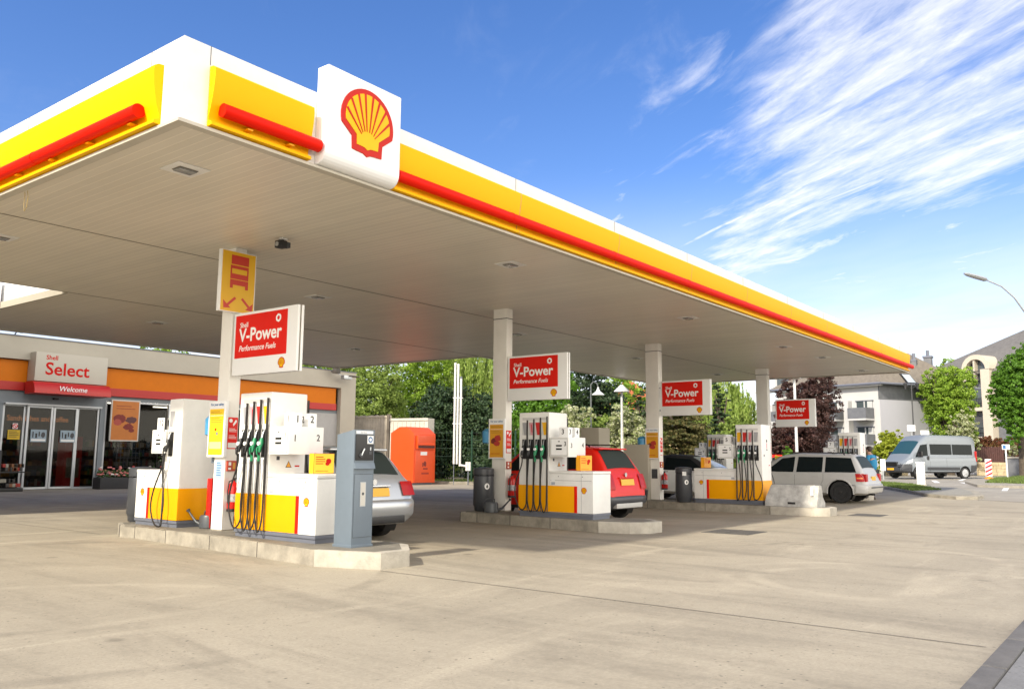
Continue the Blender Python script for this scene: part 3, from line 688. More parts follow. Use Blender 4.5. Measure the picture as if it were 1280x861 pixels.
# ---------------------------------------------------------------- fuel pumps
LBL = [('grey_label', (.33, .33, .34)), ('pale_pink_label', (.62, .30, .33)), ('red_label', (.60, .02, .015)), ('yellow_label', (.80, .42, .01))]
display = mat('display_black', (.015, .017, .016), .25)
def pump(label, loc, n, tall, low, low_first, digits, blank=False, card=True, dirty=False, z=None):
    D = .60; TZ = 1.925; LZ = .845
    tot = tall + low; zz = ground_z(loc[0], loc[1]) + K + .006
    r = thing('fuel_pump', label, 'fuel pump', (loc[0], loc[1], zz), group='white and yellow fuel pumps')
    Y = (lambda v: v) if low_first else (lambda v: tot - v)     # v: 0 = free end of the low cabinet, low..tot = tall cabinet
    def B(mb, x0, v0, z0, x1, v1, z1, m, bev=0): mb.box((x0, Y(v0), z0), (x1, Y(v1), z1), m, bev)
    body = beige if blank else white
    # plinth
    mb = MB(); B(mb, .015, .015, 0, D - .015, tot - .015, .095, greyp); B(mb, -.002, -.002, .055, D + .002, tot + .002, .097, greyp, .004); mb.build('plinth', r)
    # low cabinet with lid
    mb = MB(); B(mb, 0, 0, .10, D, low, LZ - .05, body, .012); p = mb.build('low_cabinet', r)
    mb = MB(); B(mb, -.006, -.006, LZ - .047, D + .006, low, LZ, body, .012); mb.build('lid', p)
    mb = MB()
    for v in (.22, .74):
        if v < low: mb.tube([(-.001, Y(v), LZ - .10), (-.006, Y(v), LZ - .10)], .008, black, 8)
    B(mb, -.0015, .245, .10, .001, .249, LZ - .05, greyp); mb.build('lock', p)
    # tall cabinet
    mb = MB(); B(mb, 0, low + .002, .10, D, tot, TZ, body, .035); t = mb.build('tall_cabinet', r)
    if not blank:
        mb = MB(); B(mb, -.003, .40, .105, D + .003, tot + .003, .575, yellow, .004); mb.build('yellow_band', r)
        mb = MB(); B(mb, -.005, .335, .105, D + .005, .398, .575, red, .003); mb.build('red_stripe', r)
        mb = MB(); fcx = '-x'; emblem(mb, '-x', (-.001, Y(.19), .50), .058, .002); mb.build('emblem', r)
        mb = MB(); emblem(mb, '+x', (D + .001, Y(.19), .50), .058, .002); mb.build('emblem', r)
    # hose bays on both long sides
    if n:
        w = (tall - .09)/n if n > 1 else .16
        for side in (-1, 1):
            X = lambda d: (-d if side < 0 else D + d)
            bay = None
            mb = MB(); B(mb, X(.002), low + .03, 1.43, X(.006), low + .03 + w*n, 1.49, white); B(mb, X(.002), low + .03, .97, X(.006), low + .03 + w*n, 1.03, white); B(mb, X(.002), low + .028, .97, X(.0055), low + .034, 1.49, white); bay = mb.build('hose_bay', r)
            for k in range(n):
                # k counts from the low cabinet side outwards
                v0 = low + .05 + w*k; v1 = v0 + w*.74; vm = (v0 + v1)/2; vr = v0 + w*.9 - (w*.0)
                vrail = v0 - w*.10 if k >= 0 else v0
                li = [3, 2, 1, 0][k] if n == 4 else 0
                mb = MB(); m = mat(LBL[li][0], LBL[li][1], .45)
                flat(mb, '-x' if side < 0 else '+x', (X(.002), 0, 0), [], 0, .002)
                s_ = 1
                a, b = Y(v0), Y(v1)
                mb.face([(X(.006), a, 1.50), (X(.006), a + (b - a)*.62, 1.50), (X(.006), b, 1.735), (X(.006), a, 1.735)], m)
                mb.face([(X(.006), a + (b - a)*.62, 1.50), (X(.006), b, 1.50), (X(.006), b, 1.735)], mat('label_pale', (.55, .55, .53), .5))
                if li in (1,): mb.face([(X(.0065), a + (b - a)*.25, 1.55), (X(.0065), a + (b - a)*.4, 1.55), (X(.0065), a + (b - a)*.55, 1.70), (X(.0065), a + (b - a)*.4, 1.70)], redink)
                mb.build('grade_label', bay)
                mb = MB(); B(mb, X(.002), v0, 1.055, X(.007), v1, 1.42, black); mb.build('nozzle_pocket', bay)
                # nozzle: holstered, spout up, handle down
                gr = (li in (2, 3)); hm = green if (gr and n == 4) else black
                yc = Y(vm); mb = MB(); sg = -side
                mb.tube([(X(.05), yc, 1.30), (X(.03), yc, 1.38), (X(.012), yc, 1.41)], [.011, .010, .009], alu, 8)
                mb.tube([(X(.085), yc, 1.12), (X(.075), yc, 1.19), (X(.055), yc, 1.25), (X(.05), yc, 1.31)], [.020, .030, .034, .020], hm, 10)
                mb.tube([(X(.09), yc, 1.20), (X(.125), yc, 1.17), (X(.12), yc, 1.10), (X(.09), yc, 1.07)], .010, hm, 6)
                nz = mb.build('nozzle', bay)
                mb = MB(); mb.tube([(X(.106), yc, 1.235), (X(.085), yc, 1.235)], .026, whiteink, 12); mb.build('swivel_cap', nz)
                # hose: from the nozzle down, loop, back up along the rail
                vr_ = v0 - w*.16; yr = Y(vr_); zlow = .07 + .03*(k % 2); top = 1.84 - .02*k
                if n == 1: vr_ = v0 - .06; yr = Y(vr_); zlow = .02
                yb = yc + (yc - yr)*(.9 if n == 1 else (1.9 if k == n - 1 else .5))
                pts = [(X(.085), yc, 1.10), (X(.08), yc + (yc - yr)*.15, .95), (X(.08), yb, .60), (X(.085), yb, .36), (X(.09), yb*.62 + yr*.38, .16), (X(.09), (yb*.25 + yr*.75), zlow + .02), (X(.07), yr, zlow + .10), (X(.05), yr, .35), (X(.045), yr, .9), (X(.045), yr, 1.5), (X(.04), yr, top)]
                if n == 1: pts = [(X(.085), yc, 1.10), (X(.09), yc + .06, .9), (X(.10), yc + .24, .55), (X(.11), yc + .28, .28), (X(.11), yc + .16, .05), (X(.11), yc - .02, .02), (X(.10), yr - .14, .14), (X(.09), yr - .15, .40), (X(.07), yr - .04, .85), (X(.045), yr, 1.2), (X(.045), yr, top - .1)]
                # smooth the hose
                sm = []
                P = [Vector(p) for p in pts]
                for i in range(len(P) - 1):
                    p0, p1, p2, p3 = P[max(i-1, 0)], P[i], P[i+1], P[min(i+2, len(P)-1)]
                    for q in range(4):
                        u = q/4; sm.append(.5*((2*p1) + (-p0 + p2)*u + (2*p0 - 5*p1 + 4*p2 - p3)*u*u + (-p0 + 3*p1 - 3*p2 + p3)*u**3))
                sm.append(P[-1])
                mb = MB(); mb.tube(sm, .0115, rubber, 8); hs_ = mb.build('hose', bay)
                if gr and n == 4:
                    mb = MB(); mb.tube([sm[1], sm[3]], .019, green, 8); mb.build('sleeve', hs_)
                mb = MB(); mb.tube([(X(.022), yr, .09), (X(.022), yr, top)], .008, mat('rail_bronze', (.10, .09, .08), .35, metal=.3), 8); mb.build('hose_rail', bay)
    # display head
    v1 = low - .05; v0 = low - .46
    if n == 1: v0 = low - .36; v1 = low + .03
    hz0, hz1 = 1.095, 1.455
    if not blank:
        mb = MB(); B(mb, -.05, v0, hz0, D - .08, v1, hz1, white, .01); B(mb, .05, v1 - .02, hz0 + .05, D - .16, low + .01, hz1 - .02, white)
        h = mb.build('display_head', r)
        if n == 1:
            mb = MB(); B(mb, .12, v0 + .12, LZ, .3, v1, hz0, white); mb.build('head_post', r)
        for side, fc in ((-1, '-x'), (1, '+x')):
            X = (lambda d: -.05 - d) if side < 0 else (lambda d: D - .08 + d)
            mb = MB()
            ya, yb2 = Y(v0 + .02), Y(v1 - .02); ylo, yhi = min(ya, yb2), max(ya, yb2)
            mb.box((X(0.0), ylo, hz0 + .02), (X(.004), yhi, hz1 - .02), mat('display_frame', (.38, .375, .36), .4)); mb.box((X(.003), ylo + .012, hz0 + .032), (X(.006), yhi - .012, hz1 - .032), white2)
            yc = (ylo + yhi)/2; uw = .065
            mb.box((X(.006), yc - uw, hz0 + .19), (X(.008), yc + uw, hz0 + .22), display); mb.box((X(.006), yc - uw, hz0 + .13), (X(.008), yc + uw, hz0 + .16), display)
            mb.box((X(.006), yc - .02, hz0 + .275), (X(.008), yc + .02, hz0 + .29), display)
            dp = mb.build('display_panel', h)
            d = digits[0] if side < 0 else digits[1]
            text('digit', d, .11, ink, fc, (X(.0085), (ylo + .055 if side < 0 else yhi - .055) + (.02 if side < 0 else -.02), hz0 + .235), dp, bold=.012)
        # digits on the head's end faces
        ye = Y(v0); fce = '-y' if low_first else '+y'
        yo = ye - .002 if low_first else ye + .002
        if low_first:
            text('digit', digits[0], .12, ink, fce, (.02, yo, 1.30), h, bold=.012); text('digit', digits[1], .12, ink, fce, (D - .2, yo, 1.31), h, bold=.012)
        # number flags
        fl = [(.10, .24, digits[0]), (.34, .48, digits[1])] if n != 1 else [(-.03, .17, '12')]
        for x0, x1, d in fl:
            vy = (v0 + v1)/2
            mb = MB(); yy = Y(vy); mb.box((x0, yy - .10, hz1 + .002), (x1, yy + .10, hz1 + .185), white2, .006); f = mb.build('number_flag', r)
            text('digit', d, .13, ink, '-y', (x0 + .03, yy - .1015, hz1 + .10), f, bold=.015)
            text('digit', d, .13, ink, '-x', (x0 - .0015, yy + .05, hz1 + .10), f, bold=.015)
    if not blank:
        mb = MB(); B(mb, -.002, .03, LZ - .175, .001, low - .03, LZ - .170, greyp); mb.build('panel_seam', p)
        for dz_, m_ in ((.0, paper), (.07, mat('sticker_dull', (.35, .38, .42), .5))):
            mb = MB(); B(mb, -.0035, low - .13, .66 - dz_, -.001, low - .05, .71 - dz_, m_); mb.build('sticker', p)
        if n == 4:
            mb = MB(); B(mb, -.004, low + .03, 1.78, -.001, tot - .08, 1.83, mat('brand_strip', (.55, .54, .52), .4)); mb.build('top_label', t)
            mb = MB(); fx = '-y' if low_first else '+y'
            fy = (low + .001) if low_first else -.001; q0 = 1.02 if low_first else 1.15
            flat(mb, '-y', (0, fy, 0), [(rect(.40, .90, .52, 1.04), paper), (rect(.42, .93, .50, .95), redink)], 0, .002); mb.build('sticker', t)
            mb = MB(); flat(mb, '-y', (0, fy, 0), [(rect(.12, q0, .17, q0 + .05), dgrey)], 0, .002); mb.build('button', t)
    # end face notices
    if not blank and low_first:
        mb = MB(); tr = [(.27, .92), (.37, .92), (.32, 1.01)]
        flat(mb, '-y', (0, low + .001, 0), [(tr, ink)], 0, .002); flat(mb, '-y', (0, low - .001, 0), [([(.283, .928), (.357, .928), (.32, .998)], mat('warn_yellow', (.8, .35, .02), .5))], 0, .001)
        mb.build('warning_notice', t)
    if not blank and not low_first and n == 4:
        mb = MB(); flat(mb, '-y', (0, -.001, 0), [(rect(.30, 1.50, .36, 1.56), ink), (rect(.31, 1.35, .35, 1.48), pink), (rect(.30, 1.30, .36, 1.33), ink)], 0, .002); mb.build('warning_notice', t)
    return r
pump('nearest four hose pump, numbered 1 and 2, right of the first column', (6.96, 8.43), 4, .70, .99, True, ('1', '2'))
pump('pump with a single hanging hose, numbered 12, nearest the shop on the first island', (7.10, 11.77), 1, .38, .82, False, ('1', '2'))
pump('white pump with four hoses in front of the red car, numbered 3 and 4', (12.90, 8.13), 4, .70, .95, True, ('3', '4'))
pump('four hose pump numbered 5 and 6, left of the concrete barrier', (19.95, 7.78), 4, .66, 1.12, False, ('5', '6'))
pump('plain beige pump housing without hoses, behind the red car roof', (20.15, 11.75), 0, .62, .75, True, ('4', '4'), blank=True)
pump('small distant pump seen over the low cabinet of pump 5', (27.9, 12.15), 4, .70, .95, False, ('9', '9'))
pump('pump numbered 7 and 8 showing above the silver estate car roof', (27.9, 7.68), 4, .68, .95, False, ('7', '8'))
b = thing('pump_cabinet', 'low grey beige cabinet with a small white plate beside the plain pump housing', 'cabinet', (20.15, 10.98, ground_z(20, 11) + K))
mb = MB(); mb.box((0, 0, 0), (.6, .72, 1.46), beige, .01); mb.build('housing', b)
mb = MB(); mb.box((.1, -.03, 1.463), (.35, .0, 1.62), white2, .004); pl = mb.build('plate', b); text('digit', '4', .12, redink, '-y', (.2, -.032, 1.54), pl, bold=.012)

# orange cards standing on the low cabinets
pst_or = mat('print_orange', (.86, .38, .015), .4, noise=.05); pst_yel = mat('print_yellow', (.88, .55, .02), .4)
def print_lines(u0, v0, u1, n, dv, m, h=.006):
    P = []
    for k in range(n):
        v = v0 - k*dv; P.append((rect(u0, v, u0 + (u1 - u0)*(1 if k % 3 else .8), v + h), m))
    return P
def blob(u, v, r, ry, seed):
    rd = random.Random(seed); n = 18; return [(u + r*(1 + .18*rd.uniform(-1, 1))*math.cos(2*PI*k/n), v + ry*(1 + .18*rd.uniform(-1, 1))*math.sin(2*PI*k/n)) for k in range(n)]
def card(label, loc, w, h, m, seed):
    s = thing('promotion_card', label, 'card', loc, group='promotion cards standing on the pumps')
    mb = MB(); mb.box((0, 0, 0), (w, .09, h), mat('card_red_edge', (.5, .02, .01), .5), .004); mb.build('holder', s)
    mb = MB(); flat(mb, '-y', (0, -.0005, 0), [(rect(.004, .004, w - .004, h - .004), m)], 0, .002)
    flat(mb, '-y', (0, -.0025, 0), print_lines(.03, h*.80, w*.55, 4, h*.11, redink, .010) + [(blob(w*.72, h*.62, w*.13, h*.13, seed), redink), (blob(w*.66, h*.48, w*.10, h*.09, seed + 1), redink), (rect(.03, .03, w*.7, .035), redink)], 0, .001)
    mb.build('print', s)
    flat_ = MB(); flat(flat_, '-x', (-.0005, 0, 0), [(rect(-.086, .004, -.004, h - .004), m)], 0, .002); flat_.build('side_print', s)
    return s
card('yellow card with red sweets standing on the low cabinet of the nearest pump', (7.20, 8.80, 1.042), .34, .26, pst_yel, 3)
card('orange card with a red leaf shape standing on the low cabinet of pump 3', (13.13, 8.55, 1.04), .40, .28, pst_or, 7)
card('orange card on the low cabinet of pump 5, left of its display', (20.10, 9.35, 1.05), .40, .27, pst_or, 9)

# ---------------------------------------------------------------- column furniture
def board(label, loc, variant):
    s = thing('info_board', label, 'notice board', loc, group='yellow notice boards on the columns')
    mb = MB(); mb.box((-.055, -.42, 0), (0, 0, .82), white2, .012); mb.build('frame', s)
    mb = MB(); m = pst_yel if variant == 0 else mat('print_amber', (.72, .33, .012), .45)
    flat(mb, '-x', (-.0555, 0, 0), [(rect(.035, .03, .385, .70), m)], 0, .002)
    L = [(rect(.045, .60, .375, .606), whiteink)] + print_lines(.06, .66, .34, 2, .02, mat('print_dark', (.30, .14, .02), .6), .008)
    if variant == 0: L += print_lines(.06, .56, .34, 3, .028, mat('print_dark', (.3, .14, .02), .6), .007) + [(blob(.20, .40, .022, .022, 1), redink), (blob(.24, .34, .018, .022, 2), blueink), (rect(.06, .12, .36, .22), mat('print_cream', (.8, .65, .25), .5))]
    else: L += [(blob(.17, .36, .10, .07, 3), brownred), (blob(.25, .42, .08, .07, 4), mat('print_red', (.45, .03, .02), .5)), (blob(.22, .31, .08, .05, 5), mat('print_red', (.45, .03, .02), .5)), (rect(.06, .10, .3, .11), redink)] + print_lines(.06, .56, .34, 2, .03, mat('print_dark', (.3, .14, .02), .6), .007)
    flat(mb, '-x', (-.0575, 0, 0), L, 0, .001); mb.build('poster', s)
    text('lettering', 'For your safety', .052, blueink, '-x', (-.0565, -.05, .765), s, bold=.012)
    return s
board('bright yellow safety notice board on the first column', (7.262, 11.25, 1.24), 0)
board('amber notice board with a red picture on the second column, above the watering can', (13.712, 11.15, 1.24), 1)
board('amber notice board with dark red picture on the third column', (20.292, 11.1, 1.26), 1)
board('narrow amber notice board on the farthest column, behind pump 5', (28.09, 11.05, 1.30), 1)
def red_notice(label, loc):
    s = thing('safety_notice', label, 'notice', loc, group='tall red safety notices on the columns')
    mb = MB(); mb.box((0, -.008, 0), (.165, 0, .46), red, .002); mb.build('plate', s)
    mb = MB(); L = [(circ(.045, .41, .028), whiteink), ([(.09, .33), (.15, .40), (.13, .43), (.08, .36)], whiteink)] + print_lines(.02, .29, .145, 3, .02, whiteink, .007) + print_lines(.02, .19, .145, 3, .02, whiteink, .006) + [(rect(.01, .015, .155, .09), paper)]
    flat(mb, '-y', (0, -.009, 0), L, 0, .001); mb.build('pictogram', s)
    s2 = thing('callpoint_sign', label.replace('tall red notice', 'small red extinguisher sign'), 'sign', (loc[0] + .01, loc[1], loc[2] - .32), group='small extinguisher signs on the columns')
    mb = MB(); mb.box((0, -.03, 0), (.15, 0, .15), mat('sign_brownred', (.42, .05, .02), .5), .003); mb.build('plate', s2)
    mb = MB(); flat(mb, '-y', (0, -.031, 0), [(rect(.02, .08, .06, .13), whiteink), (rect(.09, .03, .13, .12), mat('sign_brass', (.6, .3, .03), .5)), (rect(.015, .02, .06, .05), whiteink)], 0, .001); mb.build('pictogram', s2)
for i, (x, y) in enumerate(COLS):
    nm = ['first', 'second', 'third', 'farthest'][i]
    red_notice('tall red notice on the %s column beside its notice board' % nm, (x + .012, y - .001, ground_z(x, y) + 1.36))
ext_red = mat('extinguisher_red', (.52, .012, .010), .25, noise=.03)
def extinguisher(label, x, y, z):
    s = thing('fire_extinguisher', label, 'fire extinguisher', (x, y, z), group='fire extinguishers hung on the columns')
    mb = MB(); mb.lathe([(.02, 0), (.075, .005), (.083, .03), (.083, .34), (.07, .385), (.035, .41), (.022, .42), (.022, .44)], ext_red, seg=20); mb.build('cylinder', s)
    mb = MB(); mb.lathe([(.078, .0), (.086, .004), (.086, .04), (.080, .045)], black, seg=20); mb.build('foot_ring', s)
    mb = MB(); mb.box((-.02, -.015, .44), (.02, .015, .47), black, .004); mb.box((-.012, -.10, .465), (.012, .02, .48), black, .003); mb.build('valve', s)
    mb = MB(); mb.tube([(-.02, 0, .45), (-.09, -.02, .43), (-.115, -.03, .30), (-.105, -.03, .12)], .009, rubber, 8); mb.build('hose', s)
    mb = MB(); mb.lathe([(.0838, .14), (.0842, .14), (.0842, .25), (.0838, .25)], mat('ext_label', (.42, .42, .44), .5, noise=.5, nscale=30), seg=20, sx=1, sy=1); mb.build('label_band', s)
for i, (x, y) in enumerate(COLS[:3]):
    extinguisher(['red fire extinguisher behind the hanging hoses on the first column', 'red fire extinguisher on the second column, above the watering can spout', 'red fire extinguisher on the third column, in front of the white car'][i], x + .10, y - .095, ground_z(x, y) + K + .28)
for i, (x, y) in enumerate(COLS[:3]):
    s = thing('towel_dispenser', ['light blue paper towel dispenser on the back of the first column', 'blue paper towel dispenser on the back of the second column', 'blue paper towel dispenser on the back of the third column'][i], 'dispenser', (x + .02, y + [.272, .352, .382][i], ground_z(x, y) + 1.55), group='blue towel dispensers on the columns')
    mb = MB(); mb.lathe([(.10, 0), (.14, .02), (.145, .25), (.10, .30), (.03, .32)], mat('dispenser_blue', (.06, .28, .50), .3), (.06, .15, 0), 18); mb.build('housing', s)
    mb = MB(); mb.box((.0, .0, .05), (.12, .05, .25), black); mb.build('bracket', s)
for i, (x, y) in enumerate(((7.25, 10.865),)):
    s = thing('price_sticker', 'pale blue printed sticker low on the first column', 'sticker', (7.268, 11.085, .93))
    mb = MB(); flat(mb, '-x', (0, 0, 0), [(rect(0, 0, .15, .25), mat('sticker_blue', (.35, .48, .60), .5))], 0, .002); flat(mb, '-x', (-.002, 0, 0), print_lines(.02, .22, .13, 6, .035, blueink, .012), 0, .001); tag(mb.build('print', s))
s = thing('price_sticker', 'dark rectangular plate low on the third column', 'sticker', (20.298, 10.95, 1.0))
mb = MB(); flat(mb, '-x', (0, 0, 0), [(rect(0, -.25, .17, 0), dgrey)], 0, .004); mb.build('plate', s)

# grey service terminal at the front end of the first island
zz = K + .006
s = thing('service_terminal', 'tall blue grey service terminal with black keypad panel at the island end', 'terminal', (6.95, 7.76, zz))
mb = MB(); mb.prism([(.31, 0), (.31, 1.34), (0, 1.40), (0, 1.02), (.0, 0)][::-1], 'x', 0, .33, bluegrey, .006); mb.build('body', s)
mb = MB(); mb.box((.02, -.012, 1.03), (.31, -.001, 1.34), black, .003); p = mb.build('keypad_panel', s)
mb = MB(); flat(mb, '-y', (0, -.0125, 0), [(rect(.20, 1.23, .30, 1.33), paper), (circ(.25, 1.28, .036), blueink), (circ(.25, 1.28, .020), paper), (rect(.235, 1.10, .275, 1.14), dgrey), (rect(.245, 1.15, .265, 1.19), alu)], 0, .002)
mb.tube([(.10, -.012, 1.09), (.10, -.03, 1.09)], .025, dgrey, 14); mb.tube([(.10, -.03, 1.09), (.14, -.035, 1.17)], .008, alu, 6); mb.build('buttons', p)
mb = MB(); flat(mb, '-y', (0, -.001, 0), [(rect(.03, 1.35, .30, 1.385), white2)], 0, .004); hd = mb.build('header_strip', s)
text('lettering', 'Service', .035, mat('letter_grey', (.3, .33, .36), .5), '-y', (.09, -.0062, 1.367), hd)
mb = MB(); mb.prism([(-.035, .93), (0, .93), (0, 1.0), (-.012, 1.0)], 'x', .004, .326, bluegrey); mb.build('ledge', s)
mb = MB(); mb.box((.025, -.008, .12), (.305, -.001, .86), bluegrey, .002); mb.box((.02, -.002, .115), (.31, .0, .865), dgrey); d = mb.build('door', s)
mb = MB(); flat(mb, '-y', (0, -.0085, 0), [(rect(.11, .48, .20, .77), alu)], 0, .003); flat(mb, '-y', (0, -.0115, 0), [(rect(.12, .49, .19, .76), mat('plate_pale', (.5, .48, .43), .5)), (circ(.155, .63, .018), dgrey)], 0, .001); mb.build('plate', d)
mb = MB(); mb.box((-.01, -.01, 0), (.34, .32, .03), bluegrey, .004); mb.build('base', s)

# litter bins
def litter_bin(label, x, y, sticker=False, sc=1.0, dx=0):
    z = ground_z(x, y) + K + .006
    s = thing('litter_bin', label, 'litter bin', (x, y, z), group='dark grey litter bins on the islands')
    mb = MB(); mb.lathe([(.17, 0), (.185, .02), (.19, .08), (.20, .10), (.215, .13), (.205, .68), (.20, .70), (.19, .705)], dgrey, seg=28); mb.build('body', s)
    mb = MB(); mb.lathe([(.20, .0), (.21, .005), (.212, .09), (.21, .12), (.19, .14), (.10, .155), (.02, .16)], dgrey, (0, 0, .72), 28); h = mb.build('hood', s)
    for a in (0, 1, 2, 3):
        pass
    mb = MB(); mb.lathe([(.17, .70), (.175, .705), (.175, .80), (.17, .80)], black, seg=20); mb.build('opening', s)
    mb = MB()
    for a in range(6):
        t = a*PI/3 + .2; mb.box((.19*math.cos(t) - .012, .19*math.sin(t) - .012, .68), (.19*math.cos(t) + .012, .19*math.sin(t) + .012, .74), dgrey)
    mb.build('hood_strut', s)
    mb = MB(); ang = math.atan2(-y, -x) + .32; c = Vector((.211*math.cos(ang), .211*math.sin(ang), .50)); n = Vector((math.cos(ang), math.sin(ang), 0)); u = Vector((-n.y, n.x, 0))
    def bill(P, off, m):
        mb.face([c + u*p[0] + Vector((0, 0, p[1])) + n*off for p in P], m)
    bill(circ(0, 0, .052, 24, .062), .006, whiteink); bill(circ(.004, -.008, .022, 12, .030), .008, dgrey); bill(circ(.012, .028, .010, 10), .008, dgrey)
    mb.build('emblem', s)
    if sticker:
        mb = MB(); c = Vector((.207*math.cos(ang - .25), .207*math.sin(ang - .25), .66)); n = Vector((math.cos(ang - .25), math.sin(ang - .25), 0)); u = Vector((-n.y, n.x, 0))
        bill(rect(-.05, .0, .05, .10), .006, paper); mb.build('sticker', s)
    mb = MB(); mb.lathe([(.16, -.005), (.165, .02), (.165, .03)], black, seg=20); mb.build('base', s)
    return s
litter_bin('dark grey round litter bin at the shop end of the first island', 7.42, 13.38)
litter_bin('dark grey round litter bin beside the watering can', 13.48, 11.12)
litter_bin('dark grey round litter bin with a white sticker, left of pump 5', 19.95, 9.75 + .1, True)

# watering cans and bucket
def watering_can(label, x, y, sc=1, rz=0):
    s = thing('watering_can', label, 'watering can', (x, y, ground_z(x, y) + K + .006), rz, group='plastic watering cans on the islands')
    s.scale = (sc, sc, sc); m = mat('can_grey', (.06, .065, .07), .4)
    mb = MB(); mb.lathe([(.105, 0), (.115, .01), (.11, .17), (.095, .20), (.05, .205)], m, seg=22, sx=1.25); mb.build('tank', s)
    mb = MB(); mb.tube([(.12, 0, .05), (.22, 0, .09), (.36, 0, .24)], [.03, .022, .013], m, 12); mb.tube([(.355, 0, .235), (.385, 0, .27)], [.013, .035], m, 12); mb.build('spout', s)
    mb = MB(); mb.tube([(.07, 0, .19), (.06, 0, .26), (-.02, 0, .275), (-.10, 0, .26), (-.16, 0, .20), (-.16, 0, .10), (-.12, 0, .05)], .012, m, 8); mb.build('handle', s)
watering_can('grey plastic watering can beside the bin on the second island', 13.22, 10.70, 1.0, math.radians(-62))
watering_can('dark watering can between the single hose pump and first column', 7.40, 11.42, .95, math.radians(110))
s = thing('water_bucket', 'small dark bucket at the foot of the third column', 'bucket', (20.12, 11.12, ground_z(20, 11) + K))
mb = MB(); mb.lathe([(.10, 0), (.11, .01), (.14, .26), (.145, .27), (.13, .265)], dgrey, seg=18); mb.build('tub', s)
mb = MB(); mb.tube([(-.14, 0, .26), (-.10, 0, .37), (0, 0, .40), (.10, 0, .37), (.14, 0, .26)], .006, alu, 6); mb.build('handle', s)
s = thing('water_bucket', 'red bucket between the single hose pump and the first column', 'bucket', (7.42, 11.36, K + .32))
mb = MB(); mb.box((-.07, -.06, -.31), (.07, .06, .42), ext_red, .02); mb.build('tub', s)
s = thing('squeegee_holder', 'grey squeegee holder on the back of the first column', 'holder', (7.30, 11.15, 1.15))
mb = MB(); mb.box((0, 0, 0), (.14, .12, .32), bluegrey, .01); mb.build('box', s); mb = MB(); mb.tube([(.06, .06, .1), (.04, .08, .62)], .01, black, 6); mb.build('squeegee', s)

# concrete barrier at the end of the third island
bz = ground_z(20.1, 7.1) + K
s = thing('concrete_barrier', 'weathered grey concrete barrier block at the front of the third island', 'barrier', (19.80, 6.45, bz))
cb = mat('barrier_concrete', (.42, .41, .38), .85, noise=.35, nscale=6, bump=.4, bscale=30)
mb = MB(); P0 = [(-.02, 0), (.56, 0), (.56, .10), (.42, .22), (.34, .50), (.16, .50), (.06, .22), (-.02, .10)]
rows = []
for yy, sh in ((0, 0), (.10, .0), (1.05, 0), (1.22, 0)):
    k = 1.0
    rows.append([(p[0], yy + (0 if yy < 1.2 else -.10*(p[1] > .3)), p[1]) for p in P0])
V = mb.grid(rows, cb, False, True); mb.bm.faces.new(V[0]); mb.bm.faces.new(V[-1]); mb.build('block', s)
mb = MB(); mb.box((-.022, .50, .06), (.02, .68, .11), black, .004); mb.build('lifting_slot', s)
mb = MB(); mb.box((.03, .10, .27), (.065, .16, .46), whiteink); mb.build('paint_mark', s)
# manhole covers
def manhole(label, x0, y0, x1, y1):
    mb = MB(); m = mat('cast_iron', (.085, .08, .07), .7, noise=.25, nscale=12, bump=.4)
    mb.box((x0, y0, ground_z(x0, y0) - .02), (x1, y1, ground_z(x0, y0) + .007), m, .003)
    mb.box((x0 + .05, y0 + .05, ground_z(x0, y0)), (x1 - .05, (y0+y1)/2 - .01, ground_z(x0, y0) + .011), m); mb.box((x0 + .05, (y0+y1)/2 + .01, ground_z(x0, y0)), (x1 - .05, y1 - .05, ground_z(x0, y0) + .011), m)
    tag(mb.build('manhole_cover', auto=0), label, 'manhole cover', 'dark covers in the forecourt')
manhole('dark rectangular cover in the concrete in front of the second island', 14.0, 5.75, 14.9, 6.6)
manhole('dark cover in the concrete beyond the concrete barrier', 20.5, 5.3, 21.3, 6.0)
